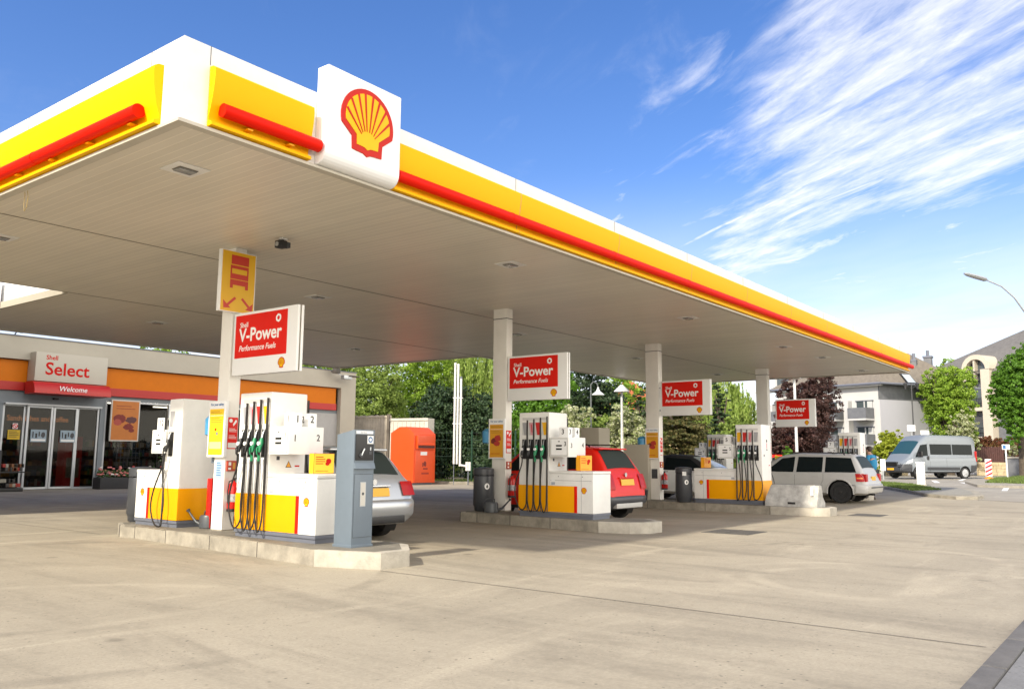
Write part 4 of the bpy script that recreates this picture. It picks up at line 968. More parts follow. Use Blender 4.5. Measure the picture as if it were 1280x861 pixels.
# ---------------------------------------------------------------- vehicles
glass_dark = mat('tinted_glass', (.008, .012, .013), .08, spec=.12)
tyre_m = mat('tyre_rubber', (.014, .014, .014), .75, noise=.2, nscale=20)
rear_glass = mat('rear_glass', (.035, .045, .042), .45, spec=.08)
light_red = mat('tail_lamp_red', (.42, .006, .006), .3, spec=.3)
light_or = mat('lamp_amber', (.75, .20, .02), .2, coat=.5)
light_cl = mat('lamp_clear', (.55, .57, .6), .1, coat=.6)
plate_y = mat('plate_yellow', (.80, .42, .03), .45)
def lerp(a, b, t): return a + (b - a)*t
class Car:
    def __init__(s, st, smooth=.07):
        xs = np.array([p[0] for p in st]); M = np.array([p[1:] for p in st], float)
        n = int((xs[-1] - xs[0])/.05) + 1; X = np.linspace(xs[0], xs[-1], n)
        D = np.stack([np.interp(X, xs, M[:, k]) for k in range(M.shape[1])], 1)
        w = max(1, int(smooth/.05))
        S = D.copy()
        for i in range(n):
            a, b = max(0, i-w), min(n, i+w+1)
            r = min(i - a, b - 1 - i); S[i] = D[i-r:i+r+1].mean(0)
        s.X, s.S = X, S
    def par(s, x): return [float(np.interp(x, s.X, s.S[:, k])) for k in range(s.S.shape[1])]
    def ring(s, x):
        zb, belt, top, wb, wt = s.par(x); h = top - belt
        return [(0, zb), (.80*wb, zb), (.965*wb, zb + .08), (wb, lerp(zb, belt, .42)), (wb*.995, lerp(zb, belt, .78)), (wb*.965, belt), (wb*.93, belt + .05*h), (lerp(wb*.93, wt, .5), belt + .45*h), (wt, belt + .86*h), (wt - .07, belt + .97*h), (wt*.5, top + .012), (0, top + .02)]
    def side(s, x, z):
        R = s.ring(x)[2:10]
        for (w0, z0), (w1, z1) in zip(R[:-1], R[1:]):
            if z0 <= z <= z1 + 1e-6: return lerp(w0, w1, (z - z0)/max(1e-6, z1 - z0))
        return R[0][0] if z < R[0][1] else R[-1][0]
    def body(s, parent, paint, wheels, r, name='body', lower=None, zlow=.35, roof=None, W=None):
        mb = MB(); rows = []; zs = [s.par(x)[0] for x in s.X]; SUB = [1, 3, 5, 5, 4, 3, 3, 3, 1, 2, 1]
        XX = np.linspace(s.X[0], s.X[-1], len(s.X)*2 - 1)
        for x in XX:
            H0 = s.ring(x); H = []
            for (w0, z0), (w1, z1), k in zip(H0[:-1], H0[1:], SUB):
                for q in range(k): H.append((lerp(w0, w1, q/k), lerp(z0, z1, q/k)))
            H.append(H0[-1])
            rows.append([(x, -w, z) for w, z in H] + [(x, w, z) for w, z in H[::-1][1:-1]])
        V = mb.grid(rows, paint, True, True); mb.bm.faces.new(V[0]); mb.bm.faces.new(V[-1])
        if lower:
            k = mb.mi(lower)
            for f in mb.bm.faces:
                c = f.calc_center_median()
                if c.z < zlow(c.x): f.material_index = k
        if roof:
            k = mb.mi(roof)
            for f in mb.bm.faces:
                c = f.calc_center_median(); zb, belt, top, wb, wt = s.par(c.x)
                if top - belt > .12 and c.z > belt + .02: f.material_index = k
        RA = r*1.17
        for wx, wy in wheels:
            kill = []
            for f in mb.bm.faces:
                c = f.calc_center_median()
                if (c.x - wx)**2 + (c.z - r)**2 < RA*RA and abs(c.y) > wy - .30: kill.append(f)
            vs = {v for f in kill for v in f.verts}
            bmesh.ops.delete(mb.bm, geom=kill, context='FACES')
            for v in vs:
                if v.is_valid and v.link_faces:
                    dx, dz = v.co.x - wx, v.co.z - r; L = math.hypot(dx, dz)
                    if abs(v.co.y) > wy - .12 and L > .5*RA: v.co.x = wx + dx*RA/L; v.co.z = r + dz*RA/L
            for sy in (-1, 1):
                rr = []
                for q in range(25):
                    a_ = math.radians(-35 + 250*q/24); x_, z_ = wx + RA*math.cos(a_), r + RA*math.sin(a_); yo = s.side(x_, max(z_, s.par(x_)[0] + .08)) - .004
                    rr.append([(x_, sy*yo, z_), (x_, sy*(wy - .27), z_), (wx, sy*(wy - .27), r)])
                mb.grid(rr, black, False)
        o = mb.build(name, parent, auto=50)
        return o
    def side_sheet(s, parent, name, poly_lo, poly_hi, m, off=.007, sides=(-1, 1), n=14):
        """panel on the side between two curves given as (x,z) lists"""
        xl = [p[0] for p in poly_lo]; xh = [p[0] for p in poly_hi]
        for sy in sides:
            rows = []; mb = MB()
            for i in range(n + 1):
                t = i/n; xa = lerp(xl[0], xl[-1], t); xb = lerp(xh[0], xh[-1], t)
                za = float(np.interp(xa, xl, [p[1] for p in poly_lo])); zb = float(np.interp(xb, xh, [p[1] for p in poly_hi]))
                rows.append([(lerp(xa, xb, q/5), sy*(s.side(lerp(xa, xb, q/5), lerp(za, zb, q/5)) + off), lerp(za, zb, q/5)) for q in range(6)])
            mb.grid(rows, m, True); o = mb.build(name, parent, auto=0)
        return o
    def top_sheet(s, parent, name, xa, xb, m, inset=.05, off=.008, n=10):
        mb = MB(); rows = []
        for i in range(n + 1):
            x = lerp(xa, xb, i/n); zb, belt, top, wb, wt = s.par(x); w = wt - inset; h = top - belt; row = []
            for q in range(9):
                y = lerp(-w, w, q/8); R = s.ring(x)[8:]
                zz = np.interp(abs(y), [R[3][0], R[2][0], R[1][0], R[0][0]], [R[3][1], R[2][1], R[1][1], R[0][1]]); row.append((x, y, float(zz)))
            rows.append(row)
        # push out along the slope
        d = Vector((rows[-1][4][0] - rows[0][4][0], 0, rows[-1][4][2] - rows[0][4][2])).normalized(); nn = Vector((-d.z, 0, d.x))
        if nn.z < 0: nn = -nn
        rows = [[tuple(Vector(p) + nn*off) for p in r_] for r_ in rows]
        mb.grid(rows, m, True); return mb.build(name, parent, auto=0)
    def seam(s, parent, lines, m=None, w=.008, name='seam'):
        mb = MB()
        for L in lines:
            for sy in (-1, 1):
                pts = []
                for (x0, z0), (x1, z1) in zip(L[:-1], L[1:]):
                    for q in range(6): x, z = lerp(x0, x1, q/6), lerp(z0, z1, q/6); pts.append((x, sy*(s.side(x, z) + .001), z))
                x, z = L[-1]; pts.append((x, sy*(s.side(x, z) + .001), z)); mb.tube(pts, w/2, m or black, 5)
        return mb.build(name, parent, auto=0)
def wheel(parent, x, y, r, w, rim_m, spokes=5, steel=False):
    sy = 1 if y > 0 else -1
    p = None
    def ring(prof, m, name, par):
        mb = MB(); rows = [[(x + rr*math.cos(2*PI*k/32), y + sy*d, r + rr*math.sin(2*PI*k/32)) for k in range(32)] for rr, d in prof]
        V = mb.grid(rows, m, True, True); mb.bm.faces.new(V[0]); mb.bm.faces.new(V[-1]); return mb.build(name, par, auto=30)
    wh = ring([(r*.60, -w), (r*.93, -w), (r, -w + .03), (r, -.03), (r*.93, 0), (r*.68, -.005), (r*.66, -.03)], tyre_m, 'wheel', parent)
    ring([(r*.66, -.05), (r*.67, -.012), (r*.62, -.012), (r*.58, -.05), (r*.2, -.06), (r*.18, -.02), (r*.10, -.015)], black if not steel else rim_m, 'rim', wh)
    if not steel:
        mb = MB()
        for k in range(spokes):
            a = 2*PI*k/spokes + .3; c, s_ = math.cos(a), math.sin(a); t = Vector((-s_, 0, c))
            for q in (-.5, .5):
                a1 = Vector((x + c*r*.12, y - sy*.015, r + s_*r*.12)) + t*q*.03; b1 = Vector((x + c*r*.63, y - sy*.018, r + s_*r*.63)) + t*q*.09
                mb.tube([a1, b1], [.02, .016], rim_m, 6)
        mb.tube([(x, y - sy*.05, r), (x, y - sy*.008, r)], r*.17, rim_m, 12); mb.build('hub', wh)
        ring([(r*.62, -.03), (r*.68, -.008), (r*.66, -.006), (r*.61, -.02)], rim_m, 'rim_edge', wh)
    return wh
def patch(parent, name, a, b, m, bev=.01): mb = MB(); mb.box(a, b, m, bev); return mb.build(name, parent)

# --- silver hatchback behind the first island
silver = mat('silver_paint', (.47, .49, .51), .28, metal=.55, coat=.5, noise=.02)
silver2 = mat('silver_paint_warm', (.48, .475, .455), .42, metal=.15, coat=.1, noise=.04)
car_red = mat('car_red_paint', (.66, .012, .005), .4, spec=.3, coat=.2)
def hatch(name, label, loc, rz, paint, L=4.2, H=1.47, W=1.72, cat='car', rim=alu, cladding=False, tall_lamp=False, rails=False):
    r = thing(name, label, cat, (loc[0], loc[1], ground_z(loc[0], loc[1]) + .002), rz)
    w = W/2; k = H/1.47
    st = [(-.02, .42, .50, .56, w*.78, w*.6), (.02, .30, .66*k, .70*k, w*.90, w*.72), (.10, .25, .86*k, .90*k, w*.965, w*.80), (.17, .23, .93*k, 1.00*k, w*.98, w*.80), (.42, .22, .95*k, 1.32*k, w, w*.74), (.55, .21, .95*k, 1.41*k, w, w*.73), (1.1, .20, .94*k, 1.46*k, w, w*.74), (2.2, .20, .92*k, 1.47*k, w, w*.74), (2.75, .2, .90*k, 1.40*k, w, w*.73), (3.35, .2, .88*k, 1.02*k, w, w*.78), (3.55, .21, .85*k, .92*k, w*.99, w*.80), (4.0, .23, .74*k, .80*k, w*.95, w*.75), (4.15, .28, .62*k, .66*k, w*.85, w*.65), (4.2, .36, .5, .54, w*.7, w*.5)]
    c = Car(st); R = .31 if not cladding else .335
    wy = w*.985
    c.body(r, paint, [(.78, wy), (3.35, wy)], R, lower=(dgrey if cladding else None), zlow=lambda x: .42 if (x < .35 or x > 3.9) else .30)
    c.top_sheet(r, 'rear_window', .185, .50, rear_glass, inset=.10)
    c.top_sheet(r, 'windscreen', 2.80, 3.36, glass_dark, inset=.07)
    c.side_sheet(r, 'side_window', [(.62, 1.02*k), (1.55, .99*k)], [(.85, 1.33*k), (1.55, 1.37*k)], glass_dark)
    c.side_sheet(r, 'side_window', [(1.62, .985*k), (2.35, .97*k)], [(1.62, 1.37*k), (2.35, 1.37*k)], glass_dark)
    c.side_sheet(r, 'side_window', [(2.42, .965*k), (3.20, .95*k)], [(2.42, 1.37*k), (2.72, 1.30*k)], glass_dark)
    c.seam(r, [[(1.58, .95*k), (1.58, .30)], [(2.38, .93*k), (2.38, .28)], [(3.22, .88*k), (3.20, .5)], [(.80, .93*k), (.95, .72*k), (1.02, .60*k)]])
    for x, y in ((.78, wy), (.78, -wy), (3.35, wy), (3.35, -wy)): wheel(r, x, y, R, .20, rim)
    # tail lamps wrap the corners
    for sy in (-1, 1):
        mb = MB(); rows = []
        z0, z1 = (.70*k, .92*k) if not tall_lamp else (.62*k, .92*k)
        for q in range(8):
            z = lerp(z0, z1, q/7); xx = np.interp(z, [st[1][2], st[2][2], st[3][3], st[4][3]], [0.0, .075, .155, .40]); row = []
            for t in range(6):
                u = t/5; row.append((xx - .012 + (.0 if u < .55 else (u - .55)/.45*.26), sy*(lerp(w*.62, w*.94, min(1, u/.6)) + (.0 if u < .6 else (c.side(min(xx + .26, 1), z) + .006 - w*.94)*min(1, (u - .6)/.2))), z))
            rows.append(row)
        mb.grid(rows, light_red, True)
        mb.build('tail_lamp', r)
    # bumper, plate, trim
    bx = MB(); bm_ = paint
    prof = [(w*.60, -.035), (w*.85, -.01), (w*.97, .09), (w*1.0, .30)]
    rows = []
    for z, off in (((.36, .02), (.40, -.01), (.56, -.02), (.60, .0), (.62, .03)) if not cladding else ((.34, .02), (.37, -.01), (.47, -.02), (.50, .0), (.52, .03))):
        rows.append([(xx + off, -yy, z) for yy, xx in prof[::-1]] + [(-.04 + off, 0, z)] + [(xx + off, yy, z) for yy, xx in prof])
    bx.grid(rows, (dgrey if cladding else paint), True); bx.build('rear_bumper', r)
    mb = MB(); mb.box((-.045, -w*.62, .27), (.12, w*.62, .38), black if not cladding else silver2, .02); mb.build('diffuser', r)
    pz = .76*k; px = float(np.interp(pz, [st[1][2], st[2][2]], [0.0, .075]))
    mb = MB(); mb.prism([(px - .035, pz - .062), (px - .028, pz - .062), (px + .005, pz + .06), (px - .012, pz + .06)], 'y', -.26, .26, plate_y); mb.build('number_plate', r)
    patch(r, 'plate_trim', (px - .005, -.30, pz + .075), (px + .05, .30, pz + .10), chrome if not cladding else paint)
    mb = MB(); mb.tube([(px + .035, 0, pz + .15), (px + .025, 0, pz + .15)], .045, chrome, 18, True); mb.build('badge_ring', r)
    mb = MB(); mb.tube([(.33, 0, 1.10*k), (.20, .03, .99*k + .02), (.17, .30, .98*k + .02)], .008, black, 6); mb.build('wiper', r)
    mb = MB(); mb.box((.42, -w*.66, 1.40*k), (.60, w*.66, 1.43*k), paint, .012); mb.build('roof_spoiler', r)
    if rails:
        mb = MB()
        for sy in (-1, 1): mb.tube([(.7, sy*w*.64, 1.45*k), (.8, sy*w*.64, 1.50*k), (2.5, sy*w*.64, 1.51*k), (2.65, sy*w*.64, 1.44*k)], .014, black, 8)
        mb.build('roof_rail', r)
    for sy in (-1, 1):
        mb = MB(); mb.box((3.02, sy*w*.93, .93*k), (3.12, sy*(w + .14), 1.05*k), paint, .03); mb.build('door_mirror', r)
        mb = MB(); mb.box((3.95, sy*w*.55, .60*k), (4.16, sy*w*.88, .74*k), light_cl, .03); mb.build('headlight', r)
        for xx in (1.68, 2.48): patch(r, 'door_handle', (xx, sy*(c.side(xx, .86*k)), .84*k), (xx + .16, sy*(c.side(xx, .86*k) + .02), .87*k), paint)
    return r
hatch('parked_car', 'silver hatchback with yellow plate and red tail lamp, half hidden by the grey terminal', (8.93, 9.42), PI/2, silver, L=4.2, H=1.42, W=1.76)
hatch('parked_car', 'red small off-road car with yellow plate and grey bumper behind the pump numbered 3', (15.4, 8.85), PI/2, car_red, H=1.52, W=1.68, cladding=True, tall_lamp=True, rails=True).scale = (.84, 1, 1)

# --- silver estate car
def estate(label, loc, rz):
    r = thing('estate_car', label, 'car', (loc[0], loc[1], ground_z(loc[0], loc[1]) + .002), rz)
    w = .87; paint = silver2
    st = [(-.03, .42, .50, .56, w*.86, w*.7), (.0, .32, .60, .64, w*.92, w*.76), (.06, .27, .70, .76, w*.965, w*.80), (.10, .25, .86, .90, w*.97, w*.80), (.15, .24, .87, .98, w*.98, w*.79), (.33, .23, .86, 1.34, w, w*.72), (.43, .22, .86, 1.40, w, w*.71), (1.1, .21, .86, 1.425, w, w*.72), (2.1, .21, .85, 1.43, w, w*.72), (2.55, .21, .85, 1.38, w, w*.71), (3.18, .21, .87, 1.02, w, w*.76), (3.40, .22, .84, .93, w*.99, w*.78), (4.15, .24, .72, .80, w*.95, w*.72), (4.32, .28, .58, .64, w*.85, w*.62), (4.38, .36, .5, .54, w*.7, w*.5)]
    c = Car(st); R = .315; wy = w*.985
    c.body(r, paint, [(.74, wy), (3.30, wy)], R)
    c.top_sheet(r, 'rear_window', .165, .36, rear_glass, inset=.08); c.top_sheet(r, 'windscreen', 2.60, 3.17, glass_dark, inset=.07)
    k = 1
    for lo, hi in (([(.28, .895), (1.18, .89)], [(.46, 1.31), (1.18, 1.335)]), ([(1.26, .89), (2.03, .88)], [(1.26, 1.335), (2.00, 1.34)]), ([(2.12, .88), (3.0, .885)], [(2.10, 1.34), (2.50, 1.29)])): c.side_sheet(r, 'side_window', lo, hi, glass_dark)
    c.seam(r, [[(1.22, .87), (1.22, .66), (1.33, .45)], [(2.07, .86), (2.07, .28)], [(3.00, .90), (3.04, .6), (2.9, .30)]])
    c.seam(r, [[(.30, .52), (.60, .53)], [(1.25, .50), (3.05, .50)]], m=dgrey, w=.02, name='rub_strip')
    for x, y in ((.74, wy), (.74, -wy), (3.30, wy), (3.30, -wy)): wheel(r, x, y, R, .19, mat('steel_wheel_black', (.018, .018, .018), .4), steel=True)
    for sy in (-1, 1):
        c.side_sheet(r, 'tail_lamp', [(.05, .63), (.27, .63)], [(.10, .86), (.30, .86)], light_red, off=.010, sides=(sy,))
        c.side_sheet(r, 'indicator_lamp', [(.08, .71), (.25, .71)], [(.09, .75), (.26, .75)], light_or, off=.013, sides=(sy,))
        patch(r, 'tail_lamp', (.035 - .03, sy*w*.70, .63), (.10, sy*w*.93, .85), light_red, .02)
        patch(r, 'door_mirror', (2.83, sy*w*.93, .90), (2.93, sy*(w + .13), 1.01), paint, .03)
        patch(r, 'headlight', (4.10, sy*w*.5, .58), (4.33, sy*w*.86, .72), light_cl, .03)
        for xx in (1.34, 2.18): patch(r, 'door_handle', (xx, sy*c.side(xx, .77), .75), (xx + .17, sy*(c.side(xx, .77) + .022), .785), paint)
        mb = MB(); mb.tube([(.65, sy*w*.64, 1.40), (.72, sy*w*.64, 1.46), (2.45, sy*w*.64, 1.47), (2.6, sy*w*.64, 1.40)], .014, black, 8); mb.build('roof_rail', r)
        # wheel arch lip
        mb = MB(); pts = []
        for q in range(15):
            a = math.radians(-8 + q*196/14); x, z = .74 + R*1.20*math.cos(a), R + R*1.20*math.sin(a)
            if z > .26: pts.append((x, sy*(c.side(x, max(z, .33)) + .004), z))
        mb.tube(pts, .022, paint, 8); mb.build('arch_lip', r)
    bx = MB(); prof = [(w*.70, -.07), (w*.92, -.03), (w*.99, .06), (w*1.005, .30)]; rows = []
    for z, off in ((.30, .03), (.34, .0), (.52, -.01), (.55, .02), (.56, .06)):
        rows.append([(xx + off, -yy, z) for yy, xx in prof[::-1]] + [(-.08 + off, 0, z)] + [(xx + off, yy, z) for yy, xx in prof])
    bx.grid(rows, paint, True); bx.build('rear_bumper', r)
    patch(r, 'bumper_strip', (-.095, -w*.7, .44), (-.06, w*.7, .48), dgrey)
    mb = MB(); mb.box((.0, -.18, .66), (.03, .18, .78), plate_y, .004); mb.build('number_plate', r)
    mb = MB(); mb.tube([(-.10, .35, .26), (.5, .35, .26)], .03, black, 10); mb.build('exhaust', r)
    mb = MB(); mb.box((1.0, -w*.6, 1.43), (1.03, w*.6, 1.475), black, .005); mb.box((2.2, -w*.6, 1.43), (2.23, w*.6, 1.475), black, .005); mb.build('roof_bar', r)
    return r
estate('silver estate car with black steel wheels and roof rails, standing before the farthest island', (26.6, 6.97), PI/2)

# --- white car with dark roof between the islands, heading for the road
def white_car(label, loc, rz, roof):
    r = thing('white_car', label, 'car', (loc[0], loc[1], ground_z(loc[0], loc[1]) + .002), rz)
    w = .86; paint = mat('car_white_paint', (.78, .78, .76), .3, coat=.6)
    st = [(-.03, .42, .50, .56, w*.86, w*.7), (.02, .30, .72, .78, w*.94, w*.76), (.10, .25, .86, .90, w*.97, w*.80), (.5, .23, .92, 1.02, w, w*.76), (1.0, .22, .92, 1.33, w, w*.70), (1.7, .21, .91, 1.40, w, w*.70), (2.4, .21, .90, 1.36, w, w*.70), (3.05, .21, .88, 1.00, w, w*.76), (3.3, .22, .85, .92, w*.99, w*.78), (3.95, .24, .72, .78, w*.94, w*.72), (4.15, .30, .58, .62, w*.82, w*.6), (4.2, .38, .5, .53, w*.7, w*.5)]
    c = Car(st); R = .31; wy = w*.985
    c.body(r, paint, [(.80, wy), (3.35, wy)], R, roof=roof)
    c.top_sheet(r, 'rear_window', .55, .95, glass_dark); c.top_sheet(r, 'windscreen', 2.45, 3.05, mat('glass_bright', (.25, .30, .32), .05, spec=1), inset=.07)
    for lo, hi in (([(.75, .95), (1.50, .945)], [(1.05, 1.25), (1.50, 1.30)]), ([(1.58, .945), (2.90, .92)], [(1.58, 1.31), (2.40, 1.26)])): c.side_sheet(r, 'side_window', lo, hi, glass_dark)
    c.seam(r, [[(1.54, .90), (1.54, .3)], [(2.92, .88), (2.92, .4)]])
    for x, y in ((.80, wy), (.80, -wy), (3.35, wy), (3.35, -wy)): wheel(r, x, y, R, .19, alu)
    for sy in (-1, 1):
        patch(r, 'headlight', (3.85, sy*w*.55, .60), (4.12, sy*w*.84, .72), light_cl, .03); patch(r, 'tail_lamp', (-.0, sy*w*.6, .66), (.15, sy*w*.95, .82), light_red, .03)
        patch(r, 'door_mirror', (2.72, sy*w*.93, .90), (2.82, sy*(w + .14), 1.0), paint, .03); patch(r, 'door_handle', (1.65, sy*c.side(1.7, .82), .80), (1.82, sy*(c.side(1.7, .82) + .02), .83), paint)
    return r
white_car('white car with black soft roof beyond the third column, partly behind the dark bin', (24.6, 14.0), -PI/2, mat('soft_roof_black', (.012, .012, .014), .8))
white_car('white car beyond the red car, its nose hidden by the third column', (27.0, 21.2), -PI/2, None)
# pale van far left of the third column
# --- minibus on the road
def minibus(label, p, rz):
    r = thing('minibus', label, 'van', (p.x, p.y, ground_z(p.x, p.y) + .002), rz)
    w = 1.0; paint = mat('van_silver_paint', (.20, .225, .25), .38, metal=.2, coat=.3)
    st = [(-.02, .45, 1.25, 2.20, w*.93, w*.84), (.05, .38, 1.25, 2.42, w*.98, w*.87), (.3, .34, 1.25, 2.50, w, w*.88), (3.2, .32, 1.25, 2.52, w, w*.88), (3.6, .32, 1.25, 2.46, w, w*.86), (4.0, .32, 1.24, 2.18, w, w*.80), (4.72, .32, 1.16, 1.38, w*.97, w*.80), (4.95, .32, 1.05, 1.18, w*.94, w*.76), (5.25, .34, .88, .98, w*.86, w*.62), (5.38, .36, .70, .78, w*.78, w*.56), (5.42, .40, .55, .60, w*.7, w*.5)]
    c = Car(st); R = .34; wy = w*.985
    c.body(r, paint, [(.95, wy), (4.35, wy)], R, lower=dgrey, zlow=lambda x: .82 if x > 4.78 else (.80 if x < .5 else .40))
    c.top_sheet(r, 'windscreen', 4.02, 4.70, mat('screen_glass', (.02, .06, .075), .05, spec=.5), inset=.06)
    c.side_sheet(r, 'side_window', [(.28, 1.38), (1.78, 1.38)], [(.30, 1.98), (1.78, 1.98)], glass_dark)
    c.side_sheet(r, 'side_window', [(1.84, 1.38), (3.42, 1.38)], [(1.84, 1.98), (3.42, 1.98)], glass_dark)
    c.side_sheet(r, 'side_window', [(3.60, 1.32), (4.50, 1.22)], [(3.60, 1.98), (4.02, 1.92)], glass_dark)
    c.seam(r, [[(3.52, 2.05), (3.52, .40)], [(4.45, 1.2), (4.0, .75), (3.75, .75)], [(.25, 1.20), (3.5, 1.20)], [(2.3, 1.2), (2.3, .45)]])
    c.side_sheet(r, 'side_moulding', [(1.35, .50), (3.75, .50)], [(1.35, .66), (3.75, .66)], dgrey, off=.02)
    for x, y in ((.95, wy), (.95, -wy), (4.35, wy), (4.35, -wy)): wheel(r, x, y, R, .22, mat('wheel_cover_grey', (.42, .43, .44), .35), spokes=7)
    for sy in (-1, 1):
        c.side_sheet(r, 'headlight', [(4.80, .92), (5.20, .84)], [(4.72, 1.12), (5.02, 1.02)], light_cl, off=.02, sides=(sy,))
        patch(r, 'door_mirror', (4.28, sy*w*.98, 1.22), (4.40, sy*(w + .26), 1.55), black, .04)
        patch(r, 'door_handle', (3.60, sy*(w - .01), 1.08), (3.72, sy*(w + .03), 1.30), black, .01)
        patch(r, 'tail_lamp', (-.02, sy*w*.80, 1.0), (.08, sy*w*.97, 1.6), light_red, .02)
        patch(r, 'fog_lamp', (5.30, sy*.52, .58), (5.42, sy*.70, .68), black, .02)
    mb = MB(); mb.box((5.28, -.42, .72), (5.44, .42, .95), black, .03); mb.build('radiator_grille', r)
    mb = MB(); mb.box((5.40, -.75, .42), (5.47, .75, .62), dgrey, .03); mb.build('front_bumper', r)
    patch(r, 'number_plate', (5.46, -.26, .48), (5.478, .26, .59), plate_y, .003)
    return r
pf = on_ground(1138, 48.0); pr = on_ground(1207, 49.3)
d = (pf - pr); ang = math.atan2(d.y, d.x)
org = pr - Vector((math.cos(ang), math.sin(ang), 0))*.95 + Vector((-math.sin(ang), math.cos(ang), 0))*(-.0)
# near side wheels are on the driver's left side of the picture: shift the centre line away from the camera
nrm = Vector((-math.sin(ang), math.cos(ang), 0))
if nrm.dot(Vector((org.x, org.y, 0))) < 0: nrm = -nrm
org = org + nrm*1.0
minibus('silver minibus with dark windows waiting on the road beside the white marker post', org, ang)

# ---------------------------------------------------------------- person
def person(label, x, y, rz):
    z0 = ground_z(x, y)
    r = thing('person', label, 'person', (x, y, z0), rz)
    def skin(name, verts, edges, radii, m, parent, root=0, sub=2):
        me = bpy.data.meshes.new(name); me.from_pydata(verts, edges, []); o = bpy.data.objects.new(name, me); col.objects.link(o)
        o.modifiers.new('s', 'SKIN'); sv = me.skin_vertices[0].data
        for i, q in enumerate(radii): sv[i].radius = (q, q) if not isinstance(q, tuple) else q
        sv[root].use_root = True
        md = o.modifiers.new('u', 'SUBSURF'); md.levels = sub; md.render_levels = sub
        dg = bpy.context.evaluated_depsgraph_get(); dg.update(); mm = bpy.data.meshes.new_from_object(o.evaluated_get(dg)); bpy.data.objects.remove(o)
        mm.materials.clear(); mm.materials.append(m); o = bpy.data.objects.new(name, mm); col.objects.link(o); o.parent = parent
        for p in mm.polygons: p.use_smooth = True
        return o
    sk = mat('skin', (.42, .24, .16), .5); jk = mat('blue_jacket', (.012, .22, .42), .7, noise=.1, nscale=8); tr = mat('dark_trousers', (.02, .02, .025), .8); hr = mat('dark_hair', (.03, .015, .01), .6); sh = mat('shoe_leather', (.05, .03, .02), .5)
    # facing +x locally; slight forward lean
    V = [(0, 0, .93), (.0, 0, 1.12), (.03, 0, 1.32), (.07, 0, 1.44), (.10, 0, 1.53), (.12, 0, 1.60), (.11, 0, 1.69),
         (.04, .17, 1.38), (.10, .22, 1.12), (.28, .18, 1.02), (.36, .16, 1.02), (.04, -.17, 1.38), (.02, -.24, 1.12), (.14, -.24, .92), (.18, -.235, .85),
         (.0, .09, .88), (.04, .10, .48), (-.03, .10, .08), (.10, .11, .04), (.0, -.09, .88), (.10, -.10, .48), (.10, -.11, .08), (.23, -.12, .04)]
    Eg = [(0, 1), (1, 2), (2, 3), (3, 4), (4, 5), (5, 6), (3, 7), (7, 8), (8, 9), (9, 10), (3, 11), (11, 12), (12, 13), (13, 14), (0, 15), (15, 16), (16, 17), (17, 18), (0, 19), (19, 20), (20, 21), (21, 22)]
    Rr = [.13, .12, .14, .07, .052, .085, .075, .06, .045, .036, .034, .06, .045, .036, .034, .085, .058, .038, .03, .085, .058, .038, .03]
    skin('body', V, Eg, Rr, sk, r)
    J = [(0, 0, .92), (.0, 0, 1.12), (.03, 0, 1.32), (.06, 0, 1.42), (.04, .18, 1.38), (.10, .23, 1.12), (.26, .185, 1.025), (.04, -.18, 1.38), (.02, -.25, 1.12), (.13, -.245, .94)]
    skin('jacket', J, [(0, 1), (1, 2), (2, 3), (3, 4), (4, 5), (5, 6), (3, 7), (7, 8), (8, 9)], [.165, .155, .17, .09, .08, .062, .05, .08, .062, .05], jk, r)
    T = [(0, 0, .95), (.0, .09, .88), (.04, .10, .48), (-.03, .10, .12), (.0, -.09, .88), (.10, -.10, .48), (.10, -.11, .12)]
    skin('trousers', T, [(0, 1), (1, 2), (2, 3), (0, 4), (4, 5), (5, 6)], [.14, .10, .075, .058, .10, .075, .058], tr, r)
    for y_, x_ in ((.10, -.03), (-.11, .10)):
        mb = MB(); mb.box((x_ - .07, y_ - .045, .0), (x_ + .18, y_ + .045, .085), sh, .03); mb.build('shoe', r)
    mb = MB(); mb.lathe([(.03, -.10), (.088, -.06), (.097, 0), (.09, .05), (.06, .09), (.015, .10)], hr, (.085, 0, 1.655), 18); mb.build('hair', r)
    # fingers of the reaching hand
    mb = MB()
    for k in range(4): mb.tube([(.37, .135 + .018*k, 1.02), (.42, .132 + .018*k, 1.015), (.445, .132 + .018*k, .99)], [.009, .008, .007], sk, 6)
    mb.tube([(.35, .13, 1.03), (.385, .11, 1.05), (.41, .11, 1.04)], [.010, .009, .008], sk, 6)
    for k in range(4): mb.tube([(.185 + .0*k, -.26 + .017*k, .83), (.20, -.26 + .017*k, .77), (.195, -.26 + .017*k, .74)], [.009, .008, .007], sk, 6)
    mb.tube([(.20, -.22, .84), (.23, -.21, .80)], [.010, .008], sk, 6); mb.build('fingers', r)
    mb = MB(); mb.tube([(.20, 0, 1.60), (.225, 0, 1.585)], [.015, .011], sk, 8)
    for sy in (-1, 1):
        mb.tube([(.185, sy*.032, 1.625), (.197, sy*.032, 1.625)], .011, ink, 8); mb.tube([(.115, sy*.082, 1.61), (.105, sy*.095, 1.61)], .020, sk, 8)
    mb.box((.19, -.022, 1.555), (.199, .022, 1.562), mat('lips', (.35, .10, .08), .5)); mb.build('face_features', r)
    return r
pp = on_ground(1091, 27.2)
person('person in bright blue jacket and dark trousers behind the silver estate car', pp.x, pp.y, math.radians(75)).scale = (.97, .97, .97)
